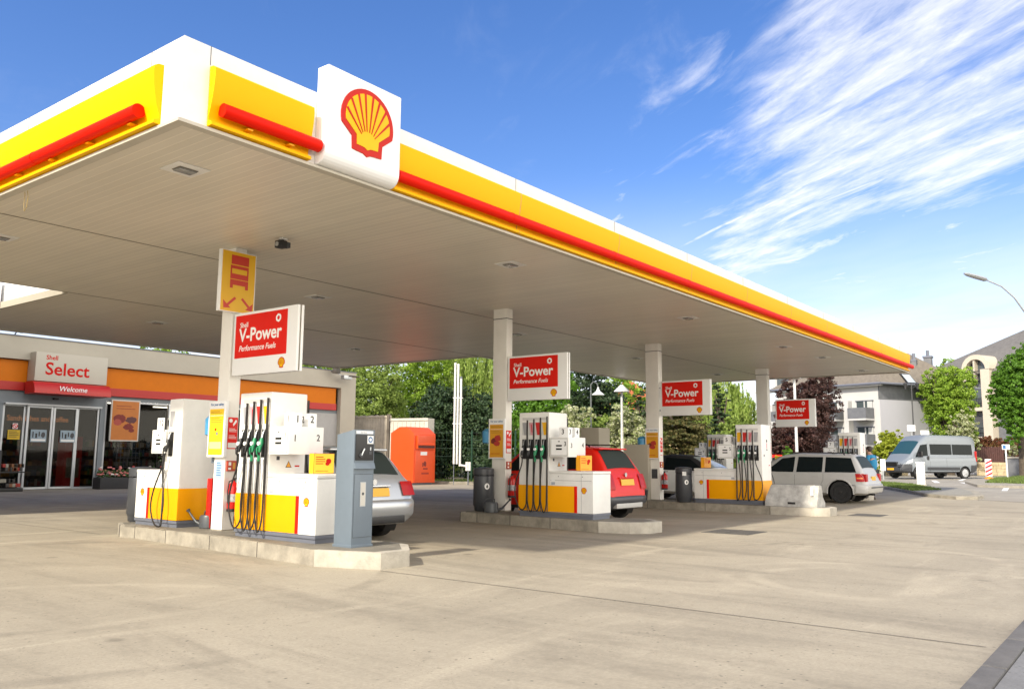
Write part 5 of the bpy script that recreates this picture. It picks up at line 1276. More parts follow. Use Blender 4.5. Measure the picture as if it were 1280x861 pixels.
# ---------------------------------------------------------------- shop
YF = 31.65
wallg = mat('shop_wall_grey', (.18, .205, .225), .5, noise=.06); framem = mat('door_frame_alu', (.50, .52, .54), .35, metal=.4)
def glass_material():
    m = bpy.data.materials.new('shop_glass'); m.use_nodes = True; t = m.node_tree; t.nodes.clear()
    o = t.nodes.new('ShaderNodeOutputMaterial'); mx = t.nodes.new('ShaderNodeMixShader'); tr = t.nodes.new('ShaderNodeBsdfTransparent'); gl = t.nodes.new('ShaderNodeBsdfGlossy'); fr = t.nodes.new('ShaderNodeFresnel')
    tr.inputs[0].default_value = (.50, .50, .48, 1); gl.inputs['Roughness'].default_value = .03; fr.inputs[0].default_value = 1.28
    t.links.new(fr.outputs[0], mx.inputs[0]); t.links.new(tr.outputs[0], mx.inputs[1]); t.links.new(gl.outputs[0], mx.inputs[2]); t.links.new(mx.outputs[0], o.inputs[0]); return m
shopglass = glass_material()
shop = thing('shop_building', 'long low forecourt shop with orange and red band, glass doors and grey walls', 'shop', (0, 0, 0))
mb = MB()
mb.box((6, YF, 4.545), (28.33, YF + .25, 5.34), beige); mb.box((27.40, YF, 0), (28.33, YF + .25, 4.545), beige)
mb.box((6, YF + .45, 3.45), (27.395, YF + .6, 4.54), beige)
mb.build('parapet', shop)
mb = MB(); mb.box((5.98, YF - .03, 5.343), (28.36, YF + .3, 5.38), greyp); mb.build('coping', shop)
mb = MB(); mb.box((6, YF + .20, 3.765), (27.25, YF + .44, 4.52), orange); mb.build('orange_band', shop)
mb = MB(); mb.box((6, YF + .14, 3.46), (27.25, YF + .42, 3.76), mat('red_band', (.42, .012, .008), .4)); mb.build('red_band', shop)
mb = MB()
mb.box((6, YF + .25, 3.0), (16.03, YF + .43, 3.455), wallg); mb.box((11.85, YF + .25, 0), (12.45, YF + .43, 2.998), wallg); mb.box((15.85, YF + .25, 0), (16.03, YF + .43, 2.998), wallg)
mb.box((16.03, YF + .25, 0), (27.395, YF + .40, .45), mat('shop_wall_pale', (.36, .36, .35), .6, noise=.08)); mb.box((16.03, YF + .26, 3.30), (27.395, YF + .43, 3.455), wallg); mb.box((23.5, YF + .24, .45), (27.395, YF + .40, 3.30), MATS['shop_wall_pale'])
mb.box((6, YF + .25, 0), (9.5, YF + .43, 2.998), wallg)
for xx in (12.1, 12.3): mb.box((xx - .004, YF + .246, 0), (xx + .004, YF + .26, 3.0), greyp)
mb.build('wall', shop)
mb = MB(); mb.box((28.07, YF + .26, 0), (28.33, 42, 5.33), beige); mb.box((6, 41.8, 0), (28.06, 42, 5.33), beige); mb.build('side_wall', shop)
mb = MB(); mb.box((6, YF + .31, 5.0), (28.06, 41.79, 5.2), greyp); mb.build('roof', shop)
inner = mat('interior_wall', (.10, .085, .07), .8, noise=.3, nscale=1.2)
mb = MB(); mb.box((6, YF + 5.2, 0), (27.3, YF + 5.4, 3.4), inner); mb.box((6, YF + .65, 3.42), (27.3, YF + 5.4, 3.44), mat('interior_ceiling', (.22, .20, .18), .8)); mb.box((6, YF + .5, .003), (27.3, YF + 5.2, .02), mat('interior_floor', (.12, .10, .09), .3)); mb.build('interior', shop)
tube_e = mat('tube_light', (.9, .9, .85), .5, emit=(1, .95, .85), estr=6)
for k, (x, y) in enumerate(((12.9, 34.2), (15.2, 33.4), (17.4, 34.5), (19.2, 33.0), (20.0, 35.5), (22, 34.0), (17.6, 33.0))):
    mb = MB(); mb.box((x, y, 3.34), (x + 1.2, y + .08, 3.38), tube_e); mb.build('ceiling_lamp', shop)
# doors
def framed(name, x0, x1, z0, z1, y, fw, parent, glass=True, bars=()):
    mb = MB(); mb.box((x0, y, z0), (x0 + fw, y + .08, z1), framem, .004); mb.box((x1 - fw, y, z0), (x1, y + .08, z1), framem, .004)
    mb.box((x0 + fw + .001, y + .002, z1 - fw), (x1 - fw - .001, y + .078, z1), framem); mb.box((x0 + fw + .001, y + .002, z0), (x1 - fw - .001, y + .078, z0 + fw), framem)
    f = mb.build(name, parent)
    mb = MB(); mb.box((x0 + fw, y + .035, z0 + fw), (x1 - fw, y + .045, z1 - fw), shopglass); mb.build('pane', f)
    return f
framed('sidelight', 12.46, 13.22, .0, 2.99, YF + .30, .07, shop)
dl = framed('sliding_door', 13.24, 14.12, .02, 2.96, YF + .22, .07, shop); dr = framed('sliding_door', 14.14, 15.00, .02, 2.96, YF + .22, .07, shop)
framed('sidelight', 15.01, 15.84, .0, 2.99, YF + .30, .07, shop)
mb = MB(); mb.box((12.46, YF + .10, 2.965), (15.84, YF + .30, 3.02), framem); mb.box((14.05, YF + .05, 3.2), (14.2, YF + .2, 3.26), black); mb.build('door_track', shop)
text('window_lettering', 'Sandwiches and coffee', .27, mat('letter_amber', (.55, .18, .06), .6, emit=(.8, .3, .1), estr=.5), '-y', (12.66, YF + .42, 2.50), shop, bold=.01, width=.86)
for x0, x1, k in ((16.2, 18.7, 0), (18.72, 21.2, 1), (21.22, 23.48, 2)): framed('shop_window', x0 - .15 if k == 0 else x0, x1, .46, 3.29, YF + .28, .06, shop)
framed('shop_window', 9.5, 11.84, .46, 2.99, YF + .28, .06, shop)
# notices on the doors
def notice(label, x, z, w, h, m, extra=None):
    s = thing('door_notice', label, 'notice', (x, YF + .205 if 13.2 < x < 15 else YF + .29, z), group='notices on the shop doors')
    mb = MB(); mb.box((0, 0, 0), (w, .006, h), m); mb.build('sheet', s)
    if extra: mb = MB(); flat(mb, '-y', (0, -.001, 0), extra, 0, .001); mb.build('print', s)
notice('yellow square notice on the left shop sidelight', 12.68, 1.75, .40, .33, mat('notice_yellow', (.55, .36, .02), .6), print_lines(.04, .26, .36, 4, .06, ink, .02))
notice('small red round prohibition sign above the yellow shop notice', 12.82, 2.12, .17, .19, paper, [(circ(.085, .095, .085), redink), (circ(.085, .095, .055), paper), ([(.03, .14), (.05, .16), (.14, .05), (.12, .03)], redink)])
for i, x in enumerate((13.40, 14.42)):
    notice(['pale blue photo poster on the left sliding shop door', 'pale blue photo poster on the right sliding shop door'][i], x, 1.68, .54, .43, mat('poster_blue', (.28, .36, .42), .6, noise=.3, nscale=6), [(rect(.03, .03, .51, .10), paper), (rect(.06, .15, .10, .36), ink), (rect(.16, .14, .22, .30), ink), (rect(.27, .2, .31, .36), ink), (blob(.42, .25, .07, .10, 5), dgrey)])
# name sign
s = thing('shop_sign', 'large pale box sign reading Select above the shop doors with red canopy below', 'sign', (13.10, YF - .45, 3.80))
mb = MB(); mb.box((0, 0, 0), (2.55, .60, 1.02), mat('sign_cream', (.48, .445, .37), .5), .02); mb.build('box', s)
text('lettering', 'Shell', .22, redink, '-y', (.34, -.002, .84), s, bold=.02); text('lettering', 'Select', .62, redink, '-y', (.33, -.002, .43), s, bold=.018, width=1.04)
mb = MB(); rows = []
for k in range(9):
    a = math.radians(90*k/8); rows.append([(x, .02 - .30*math.sin(a), -.02 - .42 + .42*math.cos(a)) for x in (-.08, 2.62)])
rows.append([(x, .5, -.46) for x in (-.08, 2.62)]); rows.insert(0, [(x, .5, -.018) for x in (-.08, 2.62)])
V = mb.grid(rows, mat('hood_red', (.50, .015, .01), .35), True); mb.bm.faces.new([r_[0] for r_ in V]); mb.bm.faces.new([r_[1] for r_ in V][::-1]); mb.build('hood', s, auto=35)
text('lettering', 'Welcome', .25, whiteink, '-y', (.72, -.295, -.26), s, bold=.008, shear=.2)
# poster beside the doors
s = thing('bakery_poster', 'tall orange poster with red pastries in a pale frame on the shop window', 'poster', (16.15, YF + .05, 1.76))
mb = MB(); mb.box((0, 0, 0), (1.15, .06, 1.58), mat('poster_frame', (.50, .47, .42), .5), .01); mb.build('frame', s)
mb = MB(); flat(mb, '-y', (0, -.0005, 0), [(rect(.05, .05, 1.10, 1.53), mat('poster_orange', (.48, .15, .02), .5, noise=.1))], 0, .003)
flat(mb, '-y', (0, -.0035, 0), [(blob(.36, .86, .25, .16, 3), brownred), (blob(.28, .72, .17, .12, 8), mat('pastry_red', (.36, .06, .04), .6)), (blob(.80, .82, .22, .13, 5), mat('pastry_dark', (.10, .03, .03), .6)), (blob(.72, .55, .2, .12, 6), brownred), (blob(.85, .42, .12, .08, 9), brownred)] + print_lines(.2, 1.33, .95, 2, .1, brownred, .02), 0, .002)
mb.build('print', s)
# goods inside: shelving units
goods = []
for i, c in enumerate([(.35, .03, .02), (.5, .25, .03), (.30, .28, .22), (.06, .12, .22), (.08, .2, .06), (.45, .42, .38), (.2, .08, .03)]): goods.append(mat('goods_%s' % ['red', 'amber', 'cream', 'blue', 'green', 'white', 'brown'][i], c, .6, noise=.3, nscale=15))
shelfm = mat('shelf_dark', (.05, .045, .04), .6)
def shelving(label, x, y, w, h, seed):
    rd = random.Random(seed); s = thing('shop_shelf', label, 'shelf', (x, y, .021), group='goods shelves inside the shop')
    mb = MB(); n = int(h/.38)
    mb.box((0, .36, 0), (w, .40, h), shelfm)
    for k in range(n + 1): mb.box((0, 0, k*.38), (w, .358, k*.38 + .03), shelfm)
    mb.build('frame', s)
    mb = MB()
    for k in range(n):
        xx = .02
        while xx < w - .12:
            ww = rd.uniform(.06, .22); mb.box((xx, rd.uniform(.0, .06), k*.38 + .031), (xx + ww - .01, .33, k*.38 + rd.uniform(.16, .33)), rd.choice(goods)); xx += ww
    tag(mb.build('goods', s), kind='stuff')
for i, (x, y, w, h) in enumerate(((12.5, 33.6, 1.2, 1.6), (14.3, 34.2, 1.6, 1.4), (16.4, 32.7, 2.0, 1.15), (18.9, 33.0, 2.2, 1.3), (17.0, 35.2, 3.4, 2.1), (12.4, 36.0, 3.2, 2.1), (21.3, 33.4, 1.9, 1.6))):
    shelving(['low shelf of goods just inside the left sidelight', 'shelf of goods behind the sliding doors', 'low shelf behind the window with the orange poster', 'low shelf behind the window right of the orange poster', 'tall back shelf behind the poster window', 'tall back shelf seen through the shop doors', 'shelf behind the last shop window'][i], x, y, w, h, i)
s = thing('drinks_cooler', 'red drinks cooler inside the shop behind the right sidelight', 'cooler', (15.15, 33.0, .02))
mb = MB(); mb.box((0, 0, 0), (.65, .6, 1.9), mat('cooler_red', (.45, .02, .015), .4, emit=(.5, .02, .01), estr=.06), .02); mb.build('housing', s); mb = MB(); mb.box((.08, -.01, .35), (.57, -.001, 1.1), goods[2], .005); mb.build('door', s)
# outside the shop: planter of flowers, wood stand, plants
leafm = mat('flower_leaf', (.05, .10, .02), .7, noise=.4, nscale=10)
s = thing('flower_planter', 'dark planter of pink and white flowers on the ground right of the shop doors', 'planter', (15.45, 30.75, .0))
mb = MB(); mb.box((0, 0, 0), (2.5, .55, .42), mat('planter_dark', (.02, .02, .022), .6), .02); mb.build('tub', s)
mb = MB(); rd = random.Random(4)
for k in range(520):
    p = Vector((rd.uniform(0, 2.5), rd.uniform(0, .5), rd.uniform(.42, .70))); a = Vector((rd.uniform(-1, 1), rd.uniform(-1, 1), rd.uniform(-.2, 1))).normalized(); b_ = a.orthogonal().normalized()*.05; c_ = a.cross(b_).normalized()*.05
    mb.face([p - b_, p - c_, p + b_, p + c_], leafm)
tag(mb.build('foliage', s), kind='stuff')
pk = mat('petal_pink', (.70, .22, .20), .6); pw = mat('petal_white', (.75, .70, .62), .6); pr_ = mat('petal_red', (.5, .06, .05), .6)
mb = MB()
for k in range(95):
    x = rd.uniform(0, 2.5); p = Vector((x, rd.uniform(-.04, .3), rd.uniform(.46, .80))); m = pk if x < 1.3 else rd.choice((pw, pr_, leafm)); m = pw if rd.random() < .2 else m
    mb.lathe([(.01, -.02), (.055, 0), (.045, .03), (.01, .045)], m, tuple(p), 7)
tag(mb.build('blossom', s), kind='stuff')
s = thing('plant_stand', 'metal stand of potted green plants in front of the shop window', 'plant stand', (17.95, 30.9, .0))
mb = MB()
for x in (0, .9, 1.8): mb.tube([(x, 0, 0), (x, 0, 1.5)], .015, black, 6); mb.tube([(x, .5, 0), (x, .5, 1.5)], .015, black, 6)
for z in (.4, .95, 1.45): mb.box((0, 0, z), (1.8, .5, z + .02), black)
mb.build('frame', s)
mb = MB()
for k in range(900):
    z = rd.choice((.42, .97, 1.47)); p = Vector((rd.uniform(0, 1.8), rd.uniform(0, .5), z + abs(rd.gauss(0, .16)))); a = Vector((rd.uniform(-1, 1), rd.uniform(-1, 1), rd.uniform(-.2, 1))).normalized(); b_ = a.orthogonal().normalized()*.045; c_ = a.cross(b_).normalized()*.03
    mb.face([p - b_, p - c_, p + b_, p + c_], rd.choice((leafm, leafm, mat('plant_bright', (.12, .17, .04), .7), goods[5])))
tag(mb.build('foliage', s), kind='stuff')
s = thing('wire_rack', 'black wire grid rack beside the flowers under the orange poster', 'rack', (16.3, 31.35, .02))
mb = MB()
for k in range(7): mb.tube([(k*.15, 0, .4), (k*.15, 0, 1.7)], .008, black, 5)
for k in range(8): mb.tube([(0, 0, .4 + k*.18), (.9, 0, .4 + k*.18)], .008, black, 5)
mb.build('grid', s); mb = MB(); mb.tube([(0, 0, 0), (0, 0, .4)], .015, black, 6); mb.tube([(.9, 0, 0), (.9, 0, .4)], .015, black, 6); mb.build('leg', s)
s = thing('firewood_bin', 'tall black display stand with bundled goods left of the shop doors', 'display stand', (11.75, 30.6, 0))
mb = MB(); mb.box((0, .0, 0), (.30, .6, 1.38), black, .08); mb.box((.3, .05, 0), (1.05, .6, .12), black, .02); mb.box((.3, .05, .62), (1.05, .6, .66), black); mb.build('frame', s)
mb = MB()
for k in range(26): x, z = rd.uniform(.36, .98), rd.choice((.15, .30, .68, .8)); mb.box((x - .06, .06, z), (x + .06, .4, z + .12), rd.choice((goods[6], goods[0], goods[2], shelfm)), .02)
tag(mb.build('goods', s), kind='stuff')
# fittings high on the shop
s = thing('security_camera', 'dark dome camera on the shop roof edge near the left of the canopy', 'camera', (12.35, YF - .1, 5.38))
mb = MB(); mb.tube([(.2, .2, 0), (.2, .0, .12)], .02, black); mb.box((-.02, -.1, .08), (.16, .08, .28), black, .02); mb.build('housing', s); mb = MB(); mb.lathe([(.05, -.10), (.13, -.05), (.14, .03), (.10, .10), (.02, .12)], mat('dome_violet', (.06, .03, .10), .15), (.32, -.05, .16), 16); mb.build('dome', s)
s = thing('flood_light', 'bracketed floodlight on the right corner of the shop roof', 'floodlight', (26.75, YF - .15, 5.05))
mb = MB(); mb.tube([(0, .15, .25), (0, -.25, .20)], .03, black); mb.tube([(0, -.1, .22), (.5, -.3, -.05)], .02, alu); mb.build('bracket', s)
mb = MB(); mb.box((-.25, -.45, .12), (.05, -.2, .42), mat('housing_brown', (.06, .05, .04), .5), .02); mb.box((.25, -.50, -.12), (.75, -.25, .06), alu, .02); mb.box((.55, -.6, .02), (1.15, -.2, .07), MATS['housing_brown'], .01); mb.build('lamp_head', s)

# tall block added out of view to keep the shop front in shade
nb = thing('shade_block', 'tall plain beige block added out of view left of the shop to shade its front', 'building', (-16, 21.0, 0))
mb = MB(); mb.box((0, 0, 0), (20, 17, 15.5), beige); mb.build('wall', nb)
mb = MB(); mb.box((-.2, -.2, 15.5), (20.2, 17.2, 15.9), greyp); mb.build('roof', nb)
for fz in range(4):
    for k in range(5):
        mb = MB(); mb.box((1.6 + k*3.7, -.05, 1.2 + fz*3.6), (3.9 + k*3.7, .0, 3.0 + fz*3.6), black); mb.build('window', nb)
# ---------------------------------------------------------------- donation bin
dr_ = mat('container_orange_red', (.70, .075, .012), .4, noise=.06)
s = thing('donation_bin', 'big orange red clothes donation bin with sloped top by the wooden fence', 'donation bin', (27.75, 27.0, .10))
mb = MB(); W_, D_ = 1.42, 1.5
mb.prism([(0, 0), (0, 1.98), (-.0, 2.20), (.45, 2.52), (.95, 2.52), (D_, 2.25), (D_, 0)][::-1], 'x', 0, W_, dr_, .02); mb.build('body', s)
mb = MB(); mb.box((.14, -.10, 1.52), (W_ - .12, -.002, 2.12), dr_, .02); p = mb.build('chute', s)
mb = MB(); mb.box((.18, -.108, 1.56), (W_ - .16, -.101, 1.67), mat('slot_dark', (.06, .01, .008), .6)); mb.tube([(.2, -.14, 1.72), (W_ - .18, -.14, 1.72)], .02, dr_); mb.build('slot', p)
mb = MB(); mb.box((.08, -.02, .10), (W_ - .08, -.003, 1.42), dr_, .006); d = mb.build('door', s)
mb = MB(); flat(mb, '-y', (0, -.021, 0), [(rect(.42, 1.24, .85, 1.40), paper), (rect(.55, .72, .62, .90), brownred), (blob(.72, .85, .09, .12, 3), brownred), (rect(.60, .60, .90, .66), brownred), (rect(.50, .38, .98, .46), mat('letter_darkred', (.35, .03, .01), .6))], 0, .002); mb.build('print', d)
mb = MB(); mb.box((.1, .1, -.10), (W_ - .1, .3, .0), greyp); mb.box((.1, D_ - .4, -.10), (W_ - .1, D_ - .2, .0), greyp); mb.build('skid', s)

# planked fence and pale container behind
fwood = mat('fence_planks', (.50, .44, .35), .8, noise=.25, nscale=3)
a = at(425, 521, 44.5); b = at(487, 524, 43); a.z = b.z = 0
f = thing('plank_fence', 'weathered grey plank fence between the shop corner and the red donation bin', 'fence', tuple(a), math.atan2((b - a).y, (b - a).x))
L = (b - a).length; ph = 3.35; mb = MB(); k = 0.0
while k < L: mb.box((k, 0, 0), (k + .155, .03, ph + random.uniform(-.03, .03)), fwood, .004); k += .165
mb.build('plank_panel', f)
mb = MB(); mb.box((L - .12, -.08, 0), (L + .05, .05, ph + .05), mat('fence_post', (.12, .10, .08), .8), .01); mb.build('post', f)
mb = MB(); mb.box((0, -.03, ph - .12), (L - .13, -.002, ph - .02), fwood); mb.build('rail', f)
a = at(488, 524, 42.5); b = at(535, 526, 41.5); a.z = b.z = 0
f = thing('storage_container', 'off white ribbed storage container behind the donation bin', 'container', tuple(a), math.atan2((b - a).y, (b - a).x))
L = (b - a).length; mb = MB(); cw = mat('container_white', (.52, .49, .42), .6, noise=.12)
mb.box((0, 0, .1), (L, .6, 3.15), cw, .02); k = .1
while k < L - .1: mb.box((k, -.03, .2), (k + .10, -.001, 2.98), cw); k += .26
mb.build('body', f)
mb = MB(); mb.box((L - .75, -.05, 2.3), (L - .45, -.035, 2.65), mat('tag_orange', (.55, .22, .06), .6)); mb.build('tag', f)
mb = MB(); mb.box((-.02, -.04, 3.03), (L + .02, .05, 3.16), cw, .01); mb.build('top_rail', f)
# white pipes
pw_ = mat('pipe_white', (.68, .67, .63), .45, noise=.06)
b0 = at(570, 590, 39)
s = thing('vent_pipes', 'cluster of three tall white vent pipes in front of the dark hedge', 'pipes', (b0.x, b0.y, 0))
u = RT.copy(); u.z = 0; u.normalize()
for dx, z0, z1 in ((-.11, .95, 5.55), (.03, .95, 5.5), (.17, .85, 4.9)):
    mb = MB(); q = u*dx; mb.tube([(q.x, q.y, z0), (q.x, q.y, z1)], .05, pw_, 12); mb.tube([(q.x, q.y, z1), (q.x, q.y, z1 + .1)], [.06, .045], greyp if dx > .1 else pw_, 12)
    mb.build('pipe', s)
mb = MB(); q = u*.17; e = u*.5; mb.tube([(q.x, q.y, .9), (e.x, e.y, .85)], .05, pw_); mb.tube([(e.x, e.y, .65), (e.x, e.y, 1.05)], .07, pw_); e2 = u*.62; mb.tube([(e2.x, e2.y, .65), (e2.x, e2.y, 1.05)], .06, pw_); mb.build('valve', s)
mb = MB(); c = u*-.11; mb.tube([(c.x, c.y, 0), (c.x, c.y, 3.0)], .018, greyp, 8); e3 = u*.56; mb.tube([(e3.x, e3.y, 0), (e3.x, e3.y, .66)], .03, greyp, 8); mb.build('support_post', s)
for z in (2.8, 4.0): mb = MB(); q0, q1 = u*-.2, u*.26; mb.tube([(q0.x, q0.y, z), (q1.x, q1.y, z)], .025, pw_, 8); mb.build('clamp', s)
# green mesh fence
gm = mat('fence_green', (.010, .05, .025), .6)
pts = [on_ground(536, 41.5), on_ground(700, 40), on_ground(760, 42)]
f = thing('mesh_fence', 'dark green wire mesh fence in front of the hedge', 'fence', (0, 0, 0))
for (p, q) in zip(pts[:-1], pts[1:]):
    n = int((q - p).length/2.4) + 1
    for k in range(n + 1):
        c = p.lerp(q, k/n); mb = MB(); mb.box((c.x - .03, c.y - .03, c.z), (c.x + .03, c.y + .03, c.z + 2.55), gm); mb.build('post', f)
    mb = MB()
    for k in range(int((q - p).length/.22)): c = p.lerp(q, k*.22/(q - p).length); mb.tube([(c.x, c.y, c.z + .05), (c.x, c.y, c.z + 2.5)], .003, gm, 3, False)
    for z in (.1, .5, .9, 1.3, 1.7, 2.1, 2.45): mb.tube([(p.x, p.y, p.z + z), (q.x, q.y, q.z + z)], .004, gm, 3, False)
    mb.build('wire_panel', f)
# planted border kerb at the back of the forecourt
mb = MB(); P = [(27.3, 33.5), (29.4, 29.6), (30.0, 26.8), (33.9, 23.0), (46, 21.8)]
for (x0, y0), (x1, y1) in zip(P[:-1], P[1:]):
    d = Vector((x1 - x0, y1 - y0)).normalized(); nn = Vector((-d.y, d.x))*-.0; t = Vector((d.y, -d.x))*-.18
    mb.prism([(x0, y0), (x1, y1), (x1 + t.x, y1 + t.y), (x0 + t.x, y0 + t.y)], 'z', -.05, .13, kerbm, .01)
tag(mb.build('border_kerb'), kind='structure')
gr = grass_patch('grass', [(28, 33), (29.8, 29.8), (30.3, 27), (34.2, 23.3), (36, 26), (32, 31)], 7000, .16, .02)
tag(gr, 'dry grass strip between the back kerb and the hedge', 'grass', kind='stuff')

# ---------------------------------------------------------------- lamps and signs on posts
lampw = mat('lamp_white', (.62, .62, .60), .4)
galv = mat('galvanised_steel', (.36, .38, .39), .4, metal=.4)
def post_lamp(label, px, depth, h, kind, m, r=.05):
    p = on_ground(px, depth); s = thing('lamp_post', label, 'lamp post', tuple(p))
    mb = MB(); mb.tube([(0, 0, 0), (0, 0, .9), (0, 0, h)], [r*1.25, r, r*.8], m, 12); mb.build('pole', s)
    if kind == 'bell':
        mb = MB(); mb.tube([(0, 0, h - .05), (0, 0, h + .35), (u.x*.12, u.y*.12, h + .5), (u.x*.32, u.y*.32, h + .42), (u.x*.38, u.y*.38, h + .2)], .03, m, 8); mb.build('arm', s)
        mb = MB(); mb.lathe([(.04, .22), (.06, .12), (.12, .0), (.30, -.14), (.33, -.20)][::-1], lampw, (u.x*.38, u.y*.38, h), 18); mb.build('lamp_shade', s)
    if kind == 'flat':
        mb = MB(); mb.lathe([(.10, -.02), (.32, .0), (.31, .04), (.20, .14), (.06, .28), (.02, .30)], lampw, (0, 0, h), 20); mb.build('lamp_shade', s)
    if kind == 'double':
        for sg in (-1, 1):
            mb = MB(); mb.tube([(0, 0, h - .3), (u.x*.25*sg, u.y*.25*sg, h - .2), (u.x*.42*sg, u.y*.42*sg, h)], .02, m, 6); mb.build('arm', s)
            mb = MB(); mb.lathe([(.05, -.35), (.11, -.05), (.15, 0), (.04, .12)], m, (u.x*.42*sg, u.y*.42*sg, h), 12); mb.build('lamp_head', s)
    return s
post_lamp('slim grey lamp post with bell shaped white shade before the dark pine', 739, 44, 4.75, 'bell', mat('post_grey', (.10, .11, .11), .5))
post_lamp('white post with flat conical shade between the second and third fuel signs', 778, 34, 3.95, 'flat', lampw, .06)
post_lamp('white post with conical shade before the copper beech', 997, 39, 4.95, 'flat', lampw, .07)
post_lamp('thin dark lamp post with two lanterns in front of the grey apartment house', 1145, 58, 6.3, 'double', mat('post_dark', (.05, .05, .05), .5), .05)
p = on_ground(1296, 31); s = thing('street_lamp', 'tall curved street lamp with flat grey head reaching over the road at the right', 'street lamp', tuple(p))
tip = at(1233, 350, 31) - p; tip2 = at(1205, 342, 31) - p
mb = MB(); c0 = Vector((0, 0, 5.6)); P = [Vector((0, 0, 0)), Vector((0, 0, 3)), c0]
m1 = at(1283, 393, 31) - p; m2 = at(1268, 372, 31) - p; m3 = at(1252, 358, 31) - p
P += [m1, m2, m3, tip]; mb.tube(P, [.09, .075, .05, .035, .03, .028, .026], galv, 10); mb.build('pole', s)
mb = MB(); d = (tip2 - tip).normalized(); sdv = d.cross(Vector((0, 0, 1))).normalized()*.14
rows = []
for t, wd, hh in ((-.02, .4, .5), (.05, .9, 1), (.5, 1, 1), (.85, .8, .8), (1.0, .3, .4)):
    c = tip.lerp(tip2, t); rows.append([c - sdv*wd, c - sdv*wd*.7 + Vector((0, 0, .06*hh)), c + sdv*wd*.7 + Vector((0, 0, .06*hh)), c + sdv*wd, c + sdv*wd*.7 - Vector((0, 0, .05*hh)), c - sdv*wd*.7 - Vector((0, 0, .05*hh))])
V = mb.grid(rows, galv, True, True); mb.bm.faces.new(V[0]); mb.bm.faces.new(V[-1]); mb.build('lamp_head', s)
def sign_post(label, px, depth, h, w, hh, m, face_m, pole_m, r=.03):
    p = on_ground(px, depth); s = thing('sign_post', label, 'sign', tuple(p), math.atan2(u.y, u.x))
    mb = MB(); mb.tube([(0, 0, 0), (0, 0, h)], r, pole_m, 10); mb.build('pole', s)
    mb = MB(); mb.box((-w/2, -.04, h - hh), (w/2, -.015, h), face_m, .006); mb.build('plate', s); return s
s = sign_post('white post with small blue and white sign on the verge right of the minibus', 1259, 46, 1.95, .42, .28, None, paper, lampw, .045)
mb = MB(); flat(mb, '-y', (0, -.041, 1.67), [(rect(-.18, .04, .0, .24), blueink)], 0, .002); mb.build('print', s)
p = on_ground(1104, 47); s = thing('white_board', 'small white board standing beside the person in the blue jacket', 'board', tuple(p), math.atan2(u.y, u.x))
mb = MB(); mb.box((-.13, 0, .50), (.15, .04, 1.15), white2, .01); mb.build('panel', s); mb = MB(); mb.box((-.03, .0, 0), (.03, .04, .499), galv); mb.build('leg', s)
for i, (x, y_, w, h) in enumerate(((1139, 535, 1.6, .75), (1156, 541, 1.7, .62))):
    c = at(x, y_, 57); s = thing('street_sign', ['white blank street sign left of the thin lamp post, above the minibus', 'lower white street sign right of the thin lamp post, above the minibus roof'][i], 'sign', (c.x, c.y, ground_z(c.x, c.y)), math.atan2(u.y, u.x), group='white street signs above the minibus')
    hz = c.z - ground_z(c.x, c.y); w *= .17; h *= .55
    mb = MB(); mb.box((-w, -.02, hz - h/2), (w, .02, hz + h/2), paper, .01); mb.build('plate', s); mb = MB(); mb.tube([(0, .04, 0), (0, .04, hz + h/2)], .035, galv, 8); mb.build('pole', s)
# striped delineators
stripe_r = mat('stripe_red', (.50, .02, .03), .5)
def delineator(label, px, depth, h=1.05):
    p = on_ground(px, depth); s = thing('striped_marker', label, 'traffic marker', (p.x, p.y, p.z + .1), math.atan2(u.y, u.x), group='red and white striped markers on the traffic island')
    mb = MB(); mb.box((-.17, -.02, .12), (.17, .02, h), whiteink, .01); mb.build('board', s)
    mb = MB(); P = []
    for k in range(5):
        z0 = .10 + k*.22; a_, b_ = z0, z0 + .11
        P.append(([(-.165, max(.125, min(h - .01, a_))), (.165, max(.125, min(h - .01, a_ + .16))), (.165, max(.125, min(h - .01, b_ + .16))), (-.165, max(.125, min(h - .01, b_)))], stripe_r))
    flat(mb, '-y', (0, -.0205, 0), [q for q in P if len({round(v[1], 3) for v in q[0]}) > 2], 0, .003); mb.build('stripes', s)
    mb = MB(); mb.box((-.20, -.12, 0), (.20, .12, .06), mat('marker_foot', (.75, .30, .02), .5), .02); mb.box((-.08, -.03, .06), (.08, .03, .13), MATS['marker_foot']); mb.build('foot', s)
delineator('nearer red and white striped marker on the traffic island, right of the minibus', 1236, 45.5)
delineator('farther red and white striped marker at the right edge, beyond the white sign post', 1274, 60, 1.15)
p = on_ground(1151, 36.5)
s = thing('marker_post', 'broad white square marker post on the grass verge in front of the minibus', 'bollard', tuple(p), math.radians(8))
mb = MB(); mb.box((-.19, -.16, .05), (.19, .16, 1.08), white, .02); mb.build('post', s); mb = MB(); mb.box((-.21, -.18, 1.05), (.21, .18, 1.10), white2, .01); mb.build('cap', s); mb = MB(); mb.box((-.24, -.2, .0), (.24, .2, .16), kerblight, .02); mb.build('foot', s)

